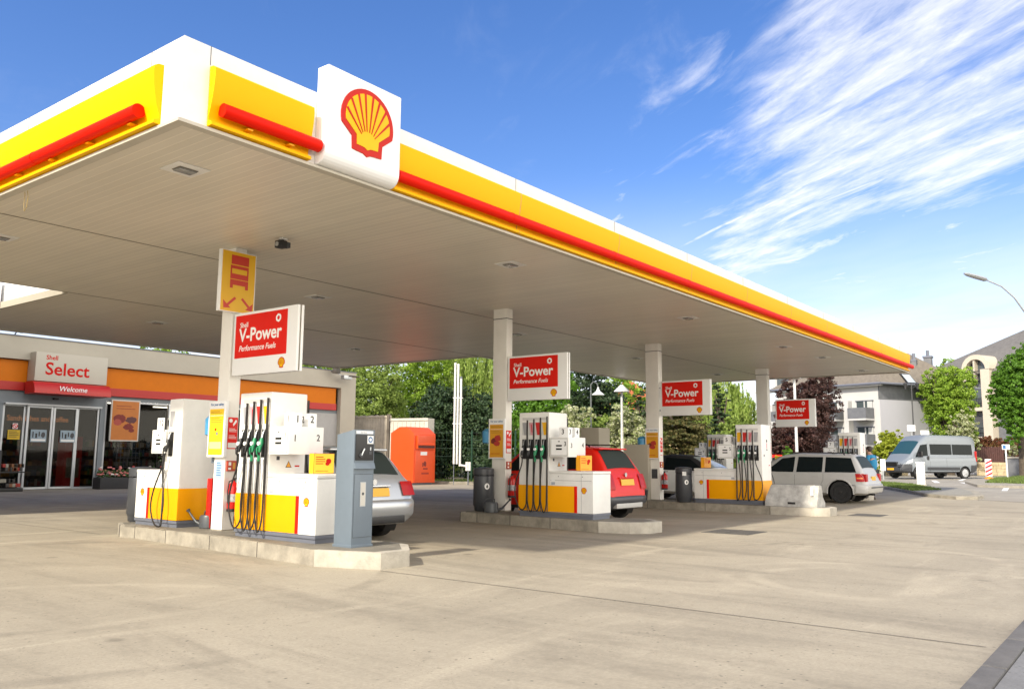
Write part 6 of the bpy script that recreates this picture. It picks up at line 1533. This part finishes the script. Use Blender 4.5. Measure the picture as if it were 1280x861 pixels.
# ---------------------------------------------------------------- apartment house
bw = mat('render_pale', (.47, .465, .45), .8, noise=.05, nscale=.5); bg_ = mat('render_grey', (.40, .40, .43), .8, noise=.06, nscale=.4)
slate = mat('slate_cladding', (.13, .135, .145), .6, noise=.2, nscale=3); roofm = mat('roof_shingle', (.17, .145, .115), .8, noise=.25, nscale=4)
wing = mat('window_grey_glass', (.06, .075, .08), .08, spec=.8); curtain = mat('curtain_white', (.45, .45, .43), .8)
def frame_of(pxL, pxR, dL, dR, yb=590):
    a = at(pxL, yb, dL); b = at(pxR, yb, dR); a.z = b.z = 0; return a, b
corner = at(1104, 590, 60); corner.z = 0
right = at(1196, 590, 63); right.z = 0
left = at(975, 590, 67); left.z = 0
bl = thing('apartment_house', 'grey and white apartment house with brown hipped roof, balconies and skylights behind the minibus', 'building', tuple(corner))
R_ = right - corner; Lf = left - corner
def quadwall(mb, p0, p1, z0, z1, m, th=.3):
    d = (p1 - p0).normalized(); n = Vector((-d.y, d.x, 0))
    if n.dot(-(corner + p0)) > 0: n = -n                     # thickness goes away from the viewer
    A = [p0, p1, p1 + n*th, p0 + n*th]
    mb.prism([(v.x, v.y) for v in A], 'z', z0, z1, m)
O = Vector((0, 0, 0)); ez = 5.62; clad = 6.75; Rn = R_*1.25
mb = MB(); quadwall(mb, O, Rn, 0, ez, bg_); mb.build('wall', bl)
mb = MB(); quadwall(mb, O, Lf, 0, ez, bw); mb.build('wall', bl)
mb = MB(); quadwall(mb, O - R_.normalized()*.02, Rn, ez + .003, clad, slate, .34); quadwall(mb, O, Lf, ez + .003, clad, bw, .34); mb.build('slate_band', bl)
back = Rn + Lf
# hipped roof
mb = MB(); oh = .5; n1 = -(R_.normalized() + Lf.normalized())*oh
e0 = O + n1; e1 = Rn + (R_.normalized() - Lf.normalized())*oh; e2 = back - n1; e3 = Lf + (Lf.normalized() - R_.normalized())*oh
zr = clad + .02; zt_ = 10.6
r0 = O.lerp(back, .30); r1 = r0 + Lf*.0
rA = (R_*.48 + Lf*.32); rB = (R_*.80 + Lf*.75)
def V3(v, z): return (v.x, v.y, z)
for q in ([V3(e0, zr), V3(e1, zr), V3(rB, zt_ - .4), V3(rA, zt_)], [V3(e0, zr), V3(rA, zt_), V3(e3, zr)], [V3(e3, zr), V3(rA, zt_), V3(rB, zt_ - .4), V3(e2, zr)], [V3(e1, zr), V3(e2, zr), V3(rB, zt_ - .4)], [V3(e0, zr), V3(e3, zr), V3(e2, zr), V3(e1, zr)]): mb.face(q, roofm)
rf = mb.build('roof', bl, auto=0)
mb = MB(); 
for a_, b_ in ((e0, e1), (e0, e3)): mb.tube([V3(a_, zr - .02), V3(b_, zr - .02)], .09, greyp, 8)
mb.build('gutter', rf)
def chimney(px, py0, py1, depth, w, parent):
    t = at(px, py0, depth) - corner; b_ = at(px, py1, depth) - corner; mb = MB()
    mb.box((t.x - w/2, t.y - w/2, b_.z - .6), (t.x + w/2, t.y + w/2, t.z - .35), slate, .01); mb.box((t.x - w*.6, t.y - w*.6, t.z - .349), (t.x + w*.6, t.y + w*.6, t.z - .2), greyp)
    mb.tube([(t.x, t.y, t.z - .2), (t.x, t.y, t.z + .25)], .12, greyp, 8); mb.build('chimney', parent)
chimney(1159.5, 442, 458, 66, .55, rf); chimney(1142, 446, 460, 64, .32, rf)
# skylights follow the front roof slope
fn = (Vector(V3(e1, zr)) - Vector(V3(e0, zr))).cross(Vector(V3(rA, zt_)) - Vector(V3(e0, zr))).normalized()
if fn.z < 0: fn = -fn
up = (Vector((0, 0, 1)) - fn*fn.z).normalized(); rt_ = up.cross(fn).normalized()
def on_plane(px, py):
    d = at(px, py, 1) - CAM; p0 = Vector(V3(e0, zr)) + corner; t = (p0 - CAM).dot(fn)/d.dot(fn); return CAM + d*t - corner
for x, y_ in ((1135, 474), (1177, 476)):
    c = on_plane(x, y_); mb = MB()
    for s0, s1, off, m in ((.50, .52, .06, black), (.40, .42, .09, mat('skylight_glass', (.42, .47, .50), .08, spec=1))):
        q = [c + fn*off + rt_*a_*s0 + up*b_*s1 for a_, b_ in ((-1, -1), (1, -1), (1, 1), (-1, 1))]; mb.face(q, m)
        if off < .07:
            q2 = [c - fn*.05 + rt_*a_*s0 + up*b_*s1 for a_, b_ in ((-1, -1), (1, -1), (1, 1), (-1, 1))]
            for k in range(4): mb.face([q[k], q2[k], q2[(k+1) % 4], q[(k+1) % 4]], m)
    mb.build('skylight', rf, auto=0)
# balconies and windows on the left wing
ld = Lf.normalized(); lo = Vector((-ld.y, ld.x, 0))
if lo.dot(-(corner)) < 0: lo = -lo
def lpos(t, z, out): v = ld*t + lo*out; return (v.x, v.y, z)
def lbox(mb, t0, t1, z0, z1, o0, o1, m):
    P = [ld*t0 + lo*o0, ld*t1 + lo*o0, ld*t1 + lo*o1, ld*t0 + lo*o1]; mb.prism([(v.x, v.y) for v in P], 'z', z0, z1, m)
TB = [(.45, 1.9), (2.9, 5.2), (6.2, 8.6)]
for fl, z in enumerate((2.35, 4.25, .45)):
    for j, (t0, t1) in enumerate(TB):
        mb = MB(); lbox(mb, t0, t1, z - .12, z + .0, .05, 1.1, bw); lbox(mb, t0, t1, z + .002, z + .78, 1.02, 1.1, slate); lbox(mb, t0, t0 + .07, z + .002, z + .78, .05, 1.018, slate); lbox(mb, t1 - .07, t1, z + .002, z + .78, .05, 1.018, slate); mb.build('balcony', bl)
        mb = MB(); lbox(mb, t0 + .1, t1 - .1, z + .03, z + 1.30, .0, .045, wing); wn_ = mb.build('window', bl)
        mb = MB(); lbox(mb, t0 + .1, t0 + .5, z + .05, z + 1.28, .047, .06, curtain); lbox(mb, (t0 + t1)/2 - .04, (t0 + t1)/2 + .04, z + .03, z + 1.3, .047, .08, bw); lbox(mb, t0 + .02, t1 - .02, z + 1.302, z + 1.36, .0, .10, greyp); mb.build('window_frame', wn_)
for t0 in (2.2, 5.5, 8.9): mb = MB(); lbox(mb, t0, t0 + .35, 0, ez - .02, .0, .5, bw); mb.build('pier', bl)
mb = MB(); lbox(mb, -.3, 10.6, clad - .15, clad - .003, .0, .45, bw); mb.build('eaves_board', bl)
for t0 in (1.3, 4.3, 7.3):
    mb = MB(); lbox(mb, t0, t0 + 2.2, clad + .30, clad + 1.35, -3.2, -.75, bw); dm = mb.build('dormer', rf)
    mb = MB(); lbox(mb, t0 - .2, t0 + 2.4, clad + 1.351, clad + 1.46, -3.4, -.55, greyp); mb.build('dormer_roof', rf)
    mb = MB(); lbox(mb, t0 + .25, t0 + 1.95, clad + .42, clad + 1.25, -.749, -.70, wing); mb.build('window', rf)
# house at the right with the arched dormer
c2 = at(1212, 590, 82); c2.z = 0; r2_ = at(1300, 590, 76); r2_.z = 0
b2 = thing('arched_house', 'slate clad house with pale arched dormer window and steep grey roof behind the right trees', 'building', tuple(c2))
ed = (r2_ - c2).normalized(); eo = Vector((-ed.y, ed.x, 0))
if eo.dot(-c2) < 0: eo = -eo
def ebox(mb, t0, t1, z0, z1, o0, o1, m):
    P = [ed*t0 + eo*o0, ed*t1 + eo*o0, ed*t1 + eo*o1, ed*t0 + eo*o1]; mb.prism([(v.x, v.y) for v in P], 'z', z0, z1, m)
cream = mat('render_cream', (.50, .44, .35), .8, noise=.06)
mb = MB(); ebox(mb, -2.0, 14, 0, 9.6, -10, 0, slate); mb.build('wall', b2)
mb = MB(); z0 = 9.6
A = [ed*-6.0 + eo*.6, ed*14 + eo*.6, ed*14 - eo*12, ed*-6.0 - eo*12]
r1_ = ed*4.6 - eo*5.2; r2b = ed*13 - eo*5.2; zt2 = 15.0
for q in ([V3(A[0], z0), V3(A[1], z0), V3(r2b, zt2), V3(r1_, zt2 - .4)], [V3(A[0], z0), V3(r1_, zt2 - .4), V3(A[3], z0)], [V3(A[3], z0), V3(r1_, zt2 - .4), V3(r2b, zt2), V3(A[2], z0)], [V3(A[1], z0), V3(A[2], z0), V3(r2b, zt2)]): mb.face(q, mat('roof_slate_brown', (.14, .132, .122), .75, noise=.2, nscale=3))
rf2 = mb.build('roof', b2, auto=0)
mb = MB(); ebox(mb, 4.7, 7.5, zt2 - .8, zt2 + .5, -6, -4.5, slate); ebox(mb, 4.4, 7.8, zt2 + .5, zt2 + .65, -6.2, -4.3, greyp); mb.build('chimney', rf2)
def arch(t, z, r, r_in, o0, o1, m, mb):
    P = []
    for k in range(15): a_ = PI*k/14; P.append((t + r*math.cos(a_), z + r*math.sin(a_)))
    Q = [(t + r_in*math.cos(PI*k/14), z + r_in*math.sin(PI*k/14)) for k in range(14, -1, -1)] if r_in else []
    poly = P + Q
    F_ = [Vector((0, 0, 0)) + ed*p[0] + eo*o1 + Vector((0, 0, p[1])) for p in poly]; Bk = [ed*p[0] + eo*o0 + Vector((0, 0, p[1])) for p in poly]
    A_ = [mb.bm.verts.new(v) for v in F_]; B_ = [mb.bm.verts.new(v) for v in Bk]; i_ = mb.mi(m); n = len(poly)
    if r_in:
        h = 15
        for k in range(14):
            f = mb.bm.faces.new((A_[k], A_[k+1], A_[2*h-2-k], A_[2*h-1-k])); f.material_index = i_
    else:
        f = mb.bm.faces.new(A_); f.material_index = i_
    for k in range(n):
        f = mb.bm.faces.new((A_[k], A_[(k+1) % n], B_[(k+1) % n], B_[k])); f.material_index = i_
tD = (at(1224, 500, 81) - c2).dot(ed)
mb = MB(); ebox(mb, tD - 1.35, tD - 1.0, 0, 10.0, .0, .85, cream); ebox(mb, tD + .45, tD + 1.35, 0, 10.0, .0, .85, cream); ebox(mb, tD - .3, tD - .12, 9.0, 11.0, .3, .78, cream); arch(tD, 10.0, 1.45, 1.0, -2.5, .9, cream, mb); mb.build('arched_dormer', b2)
mb = MB(); arch(tD, 9.9, 1.02, 0, -.2, .3, wing, mb); ebox(mb, tD - 1.0, tD + .45, 9.0, 9.899, -.2, .3, wing); mb.build('window', b2)
for z in (.8, 3.6, 6.4): mb = MB(); ebox(mb, tD - 1.0, tD + .45, z, z + 1.9, -.1, .30, wing); w_ = mb.build('window', b2); mb = MB(); ebox(mb, tD - 1.0, tD + .45, z - .35, z - .001, .0, .80, cream); mb.build('sill', w_)
mb = MB()
for z in (3.6, 6.4, 9.0):
    for k in range(9): q = ed*(tD - .95 + k*.17) + eo*.84; mb.tube([(q.x, q.y, z), (q.x, q.y, z + .8)], .02, black, 5)
    ebox(mb, tD - 1.0, tD + .45, z + .8, z + .86, .81, .87, black)
mb.build('balcony_rail', b2)
# low stone wall and hedge by the road
stone = mat('sandstone_wall', (.50, .40, .24), .85, noise=.3, nscale=2.2, bump=.5, bscale=6)
for i, (xa, xb, dp) in enumerate(((1107, 1135, 57), (1224, 1263, 58))):
    a = on_ground(xa, dp); b = on_ground(xb, dp); d = b - a
    s = thing('stone_wall', ['low yellow sandstone wall below the bright bush, left of the minibus', 'low yellow sandstone wall below the red hedge, right of the minibus'][i], 'wall', tuple(a), math.atan2(d.y, d.x), group='low sandstone walls by the road')
    mb = MB(); L = Vector((d.x, d.y)).length
    for row in range(4):
        x = -(row % 2)*.25
        while x < L:
            w_ = random.uniform(.4, .7); mb.box((max(0, x), random.uniform(-.02, .02), .02 + row*.23), (min(L, x + w_ - .02), .3, .02 + row*.23 + .215), stone, .01); x += w_
    tag(mb.build('stones', s))
a = on_ground(1222, 59.5); b = on_ground(1256, 59.5); d = b - a
s = thing('garden_fence', 'dark brown slatted garden fence above the stone wall right of the minibus', 'fence', (a.x, a.y, a.z), math.atan2(d.y, d.x)); mb = MB(); L = Vector((d.x, d.y)).length; x = 0
fb = mat('fence_brown', (.07, .025, .02), .7, noise=.2)
while x < L: mb.box((x, 0, .6), (x + .13, .03, 2.0), fb); x += .15
mb.build('slat_panel', s); mb = MB(); mb.box((0, .031, .8), (L, .07, .88), fb); mb.box((0, .031, 1.7), (L, .07, 1.78), fb); mb.build('rail', s)
# planter tub near right edge
p = on_ground(1268, 56); s = thing('stone_pillar', 'dark stone pillar topped with flowers at the right edge', 'pillar', tuple(p)); mb = MB(); mb.box((-.35, -.35, 0), (.35, .35, 1.2), slate, .02); mb.build('body', s); mb = MB(); mb.box((-.42, -.42, 1.2), (.42, .42, 1.3), kerblight, .01); mb.build('cap', s)
# distant peach house glimpsed under the third sign
p = at(842, 520, 75); s = thing('peach_house', 'peach coloured house wall glimpsed below the third fuel sign', 'building', (p.x, p.y, 0), math.atan2(u.y, u.x))
mb = MB(); mb.box((-2.2, 0, 0), (3.5, 6, 6.4), mat('render_peach', (.62, .45, .24), .8, noise=.05)); mb.build('wall', s); mb = MB(); mb.prism([(-2.6, 6.4), (3.9, 6.4), (.6, 8.4)], 'y', -.3, 6.3, mat('roof_tile_red', (.42, .12, .05), .8)); mb.build('roof', s); mb = MB(); mb.box((-1.2, -.03, 3.6), (.2, .05, 5), wing); mb.box((1.2, -.03, 3.6), (2.4, .05, 5), wing); mb.build('window', s)
p = at(770, 497, 85); s = thing('red_roof_house', 'small house with orange red tiled roof far behind the shrubs, left of the third column', 'building', (p.x, p.y, 0), math.atan2(u.y, u.x))
mb = MB(); mb.box((-3, 0, 0), (5.5, 6, 6.0), cream); mb.build('wall', s); mb = MB(); mb.prism([(-3.5, 6.0), (6.0, 6.0), (1.2, 9.2)], 'y', -.3, 6.3, MATS['roof_tile_red']); mb.build('roof', s)

# ---------------------------------------------------------------- trees and shrubs
def leaf_material(name, cols, trans=.42):
    m = bpy.data.materials.new(name); m.use_nodes = True; t = m.node_tree; b = t.nodes['Principled BSDF']; b.inputs['Roughness'].default_value = .55; b.inputs['Specular IOR Level'].default_value = .3
    g = t.nodes.new('ShaderNodeNewGeometry'); r = t.nodes.new('ShaderNodeValToRGB'); t.links.new(g.outputs['Random Per Island'], r.inputs[0])
    el = r.color_ramp.elements
    while len(el) < len(cols): el.new(.5)
    for i, c in enumerate(cols): el[i].position = i/(len(cols) - 1); el[i].color = (*c, 1)
    t.links.new(r.outputs[0], b.inputs['Base Color'])
    tr = t.nodes.new('ShaderNodeBsdfTranslucent'); t.links.new(r.outputs[0], tr.inputs[0]); mx = t.nodes.new('ShaderNodeMixShader'); mx.inputs[0].default_value = trans
    t.links.new(b.outputs[0], mx.inputs[1]); t.links.new(tr.outputs[0], mx.inputs[2]); t.links.new(mx.outputs[0], t.nodes['Material Output'].inputs[0]); return m
LM = dict(
    fresh=leaf_material('leaf_fresh_green', [(0.130, 0.234, 0.019), (0.247, 0.390, 0.039), (0.364, 0.494, 0.078)]),
    vivid=leaf_material('leaf_vivid_green', [(.06, .15, .012), (.11, .24, .02), (.16, .32, .04)]),
    dark=leaf_material('needle_dark_green', [(.012, .030, .012), (.03, .06, .02), (.05, .08, .03)], .12),
    willow=leaf_material('leaf_willow', [(0.156, 0.247, 0.039), (0.286, 0.390, 0.078), (0.390, 0.494, 0.130)]),
    mid=leaf_material('leaf_mid_green', [(0.130, 0.195, 0.039), (0.234, 0.325, 0.065), (0.338, 0.429, 0.104)]),
    ivory=leaf_material('leaf_variegated', [(0.156, 0.221, 0.052), (0.390, 0.416, 0.195), (0.620, 0.620, 0.442), (0.260, 0.325, 0.091)]),
    beech=leaf_material('leaf_copper', [(.032, .015, .012), (.062, .029, .024), (.10, .05, .04)], .2),
    lime=leaf_material('leaf_lime', [(.20, .26, .02), (.33, .38, .03), (.42, .46, .06)]),
    rust=leaf_material('leaf_rust', [(.10, .035, .02), (.20, .07, .04), (.14, .12, .03)]),
    gold=leaf_material('leaf_gold', [(.42, .36, .02), (.62, .50, .03), (.18, .22, .03), (.40, .16, .03)]),
    bronze=leaf_material('leaf_bronze_green', [(.05, .07, .02), (.12, .12, .04), (.20, .16, .06)]))
bark = mat('bark', (.09, .07, .05), .9, noise=.3, nscale=6, bump=.6, bscale=20)
def leaves(name, blobs, n, size, m, parent, mode='clump', aspect=1.0, clump=.26):
    """blobs: list of (centre, radii). Leaf quads gathered in sprays over an uneven crown."""
    tot = sum(b[1][0]*b[1][1]*b[1][2] for b in blobs); Vs = []; 
    for c, rd_ in blobs:
        k = int(n*rd_[0]*rd_[1]*rd_[2]/tot) + 1
        c = np.array(c); rr = np.array(rd_, float)
        ncl = max(6, int(k/42))
        d = rng.normal(size=(ncl, 3)); d /= np.linalg.norm(d, axis=1)[:, None]
        rad = rng.uniform(.35, 1.04, (ncl, 1))**.6
        cc = c + d*rr*rad
        which = rng.integers(0, ncl, k); cs = clump*rr.min()*rng.uniform(.55, 1.25, ncl)
        off = rng.normal(size=(k, 3)); off /= np.linalg.norm(off, axis=1)[:, None]; off *= rng.uniform(.3, 1, (k, 1))**.5
        off[:, 2] *= .7
        if mode == 'hang':
            P = cc[which].copy(); P[:, :2] += off[:, :2]*cs[which][:, None]*.35; P[:, 2] -= rng.uniform(0, 1, k)*rr[2]*.55
        elif mode == 'tier':
            P = cc[which] + off*cs[which][:, None]*np.array([1.5, 1.5, .35])
        else: P = cc[which] + off*cs[which][:, None]
        nrm = off*.6 + d[which]*.5 + rng.normal(size=(k, 3))*.55
        if mode == 'hang': nrm[:, 2] *= .2
        nrm /= np.linalg.norm(nrm, axis=1)[:, None]
        ref = np.where(np.abs(nrm[:, 2:3]) < .9, np.array([[0, 0, 1.]]), np.array([[1., 0, 0]]))
        a = np.cross(nrm, ref); a /= np.linalg.norm(a, axis=1)[:, None]; b_ = np.cross(nrm, a)
        if mode != 'hang':
            th = rng.uniform(0, PI, (k, 1)); a, b_ = a*np.cos(th) + b_*np.sin(th), b_*np.cos(th) - a*np.sin(th)
        s_ = size*rng.uniform(.6, 1.3, (k, 1)); a = a*s_*(.5/aspect); b_ = b_*s_*.5*aspect
        Vs.append(np.stack([P - a*.9, P - b_, P + a, P + b_*.9], 1).reshape(-1, 3))
    Vx = np.concatenate(Vs); nq = len(Vx)//4
    me = bpy.data.meshes.new(name); me.vertices.add(len(Vx)); me.vertices.foreach_set('co', Vx.astype(np.float32).ravel())
    me.loops.add(nq*4); me.loops.foreach_set('vertex_index', np.arange(nq*4, dtype=np.int32)); me.polygons.add(nq)
    me.polygons.foreach_set('loop_start', np.arange(nq, dtype=np.int32)*4); me.update(calc_edges=True); me.materials.append(m)
    o = bpy.data.objects.new(name, me); col.objects.link(o); o.parent = parent; return o
def tree(name, label, p, trunk_h, tr, blobs, n, size, m, mode='clump', aspect=1.0, cat='tree', clump=.26, group=None, core=True):
    """p on the ground; blobs relative to p"""
    s = thing(name, label, cat, tuple(p), group=group)
    if tr:
        mb = MB(); mb.tube([(0, 0, -.1), (.03, .0, trunk_h*.4), (-.04, .03, trunk_h*.75), (0, 0, trunk_h)], [tr*1.25, tr, tr*.85, tr*.6], bark, 10)
        for c, r_ in blobs[:6]:
            for k in range(4):
                e = Vector(c) + Vector((random.uniform(-.6, .6)*r_[0], random.uniform(-.6, .6)*r_[1], random.uniform(-.2, .7)*r_[2])); st_ = Vector((0, 0, trunk_h*random.uniform(.55, 1))); md = st_.lerp(e, .5) + Vector((0, 0, .15*(e - st_).length*.3))
                mb.tube([st_, md, e], [tr*.42, tr*.25, tr*.08], bark, 6, False)
        mb.build('trunk', s)
    leaves('crown', blobs, n, size, m, s, mode, aspect, clump); return s
def crown(px, y_top, y_bot, depth, halfw_px, depth_r=None, k=7, seed=0, irregular=.35):
    """turn a crown's extent into overlapping lobes around its trunk foot"""
    rd = random.Random(seed); top = at(px, y_top, depth); bot = at(px, y_bot, depth); g = on_ground(px, depth)
    hw = halfw_px*depth/FPX; H = top.z - bot.z; zc = (top.z + bot.z)/2 - g.z; out_ = [((0, 0, zc), (hw*.78, (depth_r or hw)*.78, H*.42))]
    for i in range(k):
        a_ = 2*PI*i/k + rd.uniform(-.3, .3); zz = rd.uniform(-.30, .34)*H; f_ = rd.uniform(.45, .62)
        q = u*math.cos(a_)*hw*f_ + Vector((FW.x, FW.y, 0))*math.sin(a_)*(depth_r or hw)*f_; s_ = rd.uniform(.34, .34 + irregular*.6)
        out_.append(((q.x, q.y, zc + zz), (hw*s_, (depth_r or hw)*s_, H*s_*.62)))
    out_.append(((0, 0, zc + H*.32), (hw*.45, (depth_r or hw)*.45, H*.18)))
    return g, out_
def add(name, label, px, yt, yb, dep, hw, n, size, lm, trunk=.2, mode='clump', aspect=1.0, seed=0, cat='tree', clump=.26, k=7, irregular=.35):
    g, b_ = crown(px, yt, yb, dep, hw, seed=seed, k=k, irregular=irregular); th = max(.4, b_[0][0][2]) if trunk else 0
    return tree(name, label, g, th, trunk, b_, n, size, LM[lm], mode, aspect, cat, clump)
# hedge and tall trees behind the shop and donation bin
add('broadleaf_tree', 'light green bushy tree rising behind the plank fence and shop corner', 462, 436, 600, 50, 48, 40000, .12, 'mid', seed=1, k=9)
add('broadleaf_tree', 'feathery bright tree behind the pale storage container, left of the conifers', 522, 428, 600, 54, 50, 40000, .12, 'fresh', seed=2, k=9)
add('weeping_willow', 'tall weeping willow with hanging light green branches behind the white pipes', 590, 405, 590, 57, 66, 60000, .13, 'willow', mode='hang', aspect=1.8, seed=3, trunk=.35, k=10)
add('broadleaf_tree', 'pale green tree mass behind the shop roof, under the canopy edge', 405, 418, 560, 64, 66, 22000, .20, 'fresh', seed=4, k=9)
add('broadleaf_tree', 'green treetops showing above the shop parapet near the flat canopy gap', 300, 424, 540, 74, 80, 16000, .22, 'mid', seed=5, k=9)
add('broadleaf_tree', 'treetop just above the shop parapet left of the first column', 205, 421, 540, 78, 58, 12000, .22, 'fresh', seed=44, k=9)
add('conifer', 'dark conifer behind the white vent pipes', 548, 478, 612, 44.5, 42, 30000, .12, 'dark', seed=6, cat='conifer', clump=.34)
add('conifer', 'dark bushy conifer between the vent pipes and the second column', 600, 490, 612, 44, 42, 30000, .12, 'dark', seed=7, cat='conifer', clump=.34)
add('broadleaf_tree', 'deep green tree behind the second pump', 672, 462, 604, 46, 50, 20000, .15, 'vivid', seed=8, trunk=.2)
add('pine_tree', 'tall dark pine above the ivory shrubs, behind the bell shaped lamp', 735, 448, 560, 62, 54, 17000, .18, 'dark', mode='tier', seed=9, cat='pine')
add('variegated_shrub', 'ivory and green variegated shrub right of the second fuel sign', 712, 503, 600, 43, 36, 14000, .13, 'ivory', seed=10, trunk=.08, cat='shrub')
add('variegated_shrub', 'ivory variegated shrub left of the third column', 788, 510, 600, 42, 36, 14000, .13, 'ivory', seed=11, trunk=.08, cat='shrub')
add('broadleaf_tree', 'small bright green tree between the two ivory shrubs', 752, 515, 590, 47, 32, 8000, .14, 'mid', seed=12, trunk=.1)
add('broadleaf_tree', 'sparse leafy tree with sky showing through, left of the third column', 777, 462, 540, 68, 38, 5500, .18, 'fresh', seed=13, clump=.32)
add('conifer', 'slim dark conifer just left of the third column', 803, 478, 580, 60, 14, 5500, .15, 'dark', mode='tier', seed=14, cat='conifer')
add('conifer', 'dark bronze conifer behind the dark bin, under the third fuel sign', 856, 497, 596, 40, 38, 20000, .11, 'bronze', mode='tier', seed=15, cat='conifer')
add('broadleaf_tree', 'rounded green tree left behind the third fuel sign', 826, 474, 570, 62, 20, 5500, .18, 'mid', seed=31)
add('weeping_willow', 'bright weeping birch with hanging branches left of the farthest column', 908, 462, 585, 50, 46, 52000, .12, 'willow', mode='hang', aspect=1.8, seed=16, trunk=.3, k=10)
add('conifer', 'narrow dark spruce in front of the weeping birch', 902, 480, 594, 44, 13, 8000, .11, 'dark', mode='tier', seed=17, cat='conifer')
add('broadleaf_tree', 'yellowish green shrubbery behind the pump numbered 5', 928, 520, 594, 42, 28, 10000, .12, 'mid', seed=18, trunk=.1)
add('copper_beech', 'large dark red copper beech behind the farthest fuel sign', 1012, 464, 590, 50, 40, 44000, .10, 'beech', seed=19, trunk=.35, irregular=.7, clump=.2, k=10)
add('copper_beech', 'lower dark red beech behind the silver estate car', 992, 512, 592, 47, 38, 16000, .13, 'beech', seed=20, trunk=.2)
add('green_shrub', 'round green shrub beneath the copper beech, left of the white post', 985, 555, 594, 41, 10, 3500, .09, 'vivid', seed=21, trunk=.05, cat='shrub')
add('golden_shrub', 'golden yellow flowering shrub left of the silver estate car', 975, 570, 598, 38.5, 16, 5000, .08, 'gold', seed=22, trunk=.05, cat='shrub')
add('lime_shrub', 'round yellow green bush between the person and the minibus', 1111, 535, 594, 56, 22, 13000, .11, 'lime', seed=23, trunk=.08, cat='shrub')
add('broadleaf_tree', 'fresh green street tree above the minibus roof', 1189, 466, 572, 60, 35, 48000, .12, 'fresh', seed=24, trunk=.22, irregular=.5, clump=.2)
add('blossom_shrub', 'blossoming shrub with cream flowers between the street tree and the red hedge', 1208, 512, 578, 58, 20, 8000, .13, 'ivory', seed=25, trunk=.12, cat='shrub')
add('round_tree', 'dense vivid green tree cut off by the right edge', 1281, 430, 558, 50, 36, 50000, .11, 'vivid', seed=26, trunk=.25, irregular=.3, clump=.2)
add('red_hedge', 'rust red hedge above the brown fence right of the minibus', 1240, 544, 582, 61, 26, 9000, .13, 'rust', seed=27, trunk=.06, cat='hedge')
add('red_hedge', 'rust red shrub at the right edge beneath the dense tree', 1278, 548, 588, 60, 18, 6000, .13, 'rust', seed=28, trunk=.06, cat='hedge')
add('pillar_plant', 'grey green plant on the stone pillar at the right edge', 1268, 552, 572, 56, 7, 1500, .10, 'ivory', seed=29, trunk=.03, cat='plant')
add('dark_shrub', 'dark undergrowth shrub below the apartment balconies', 1070, 562, 594, 55, 20, 7000, .13, 'bronze', seed=30, trunk=.06, cat='shrub')
# red car glimpsed between estate car and beech
p = on_ground(1006, 46)
hatch('parked_car', 'distant red car glimpsed over the roof of the silver estate car', (p.x, p.y), math.radians(150), car_red, H=1.4, W=1.65)
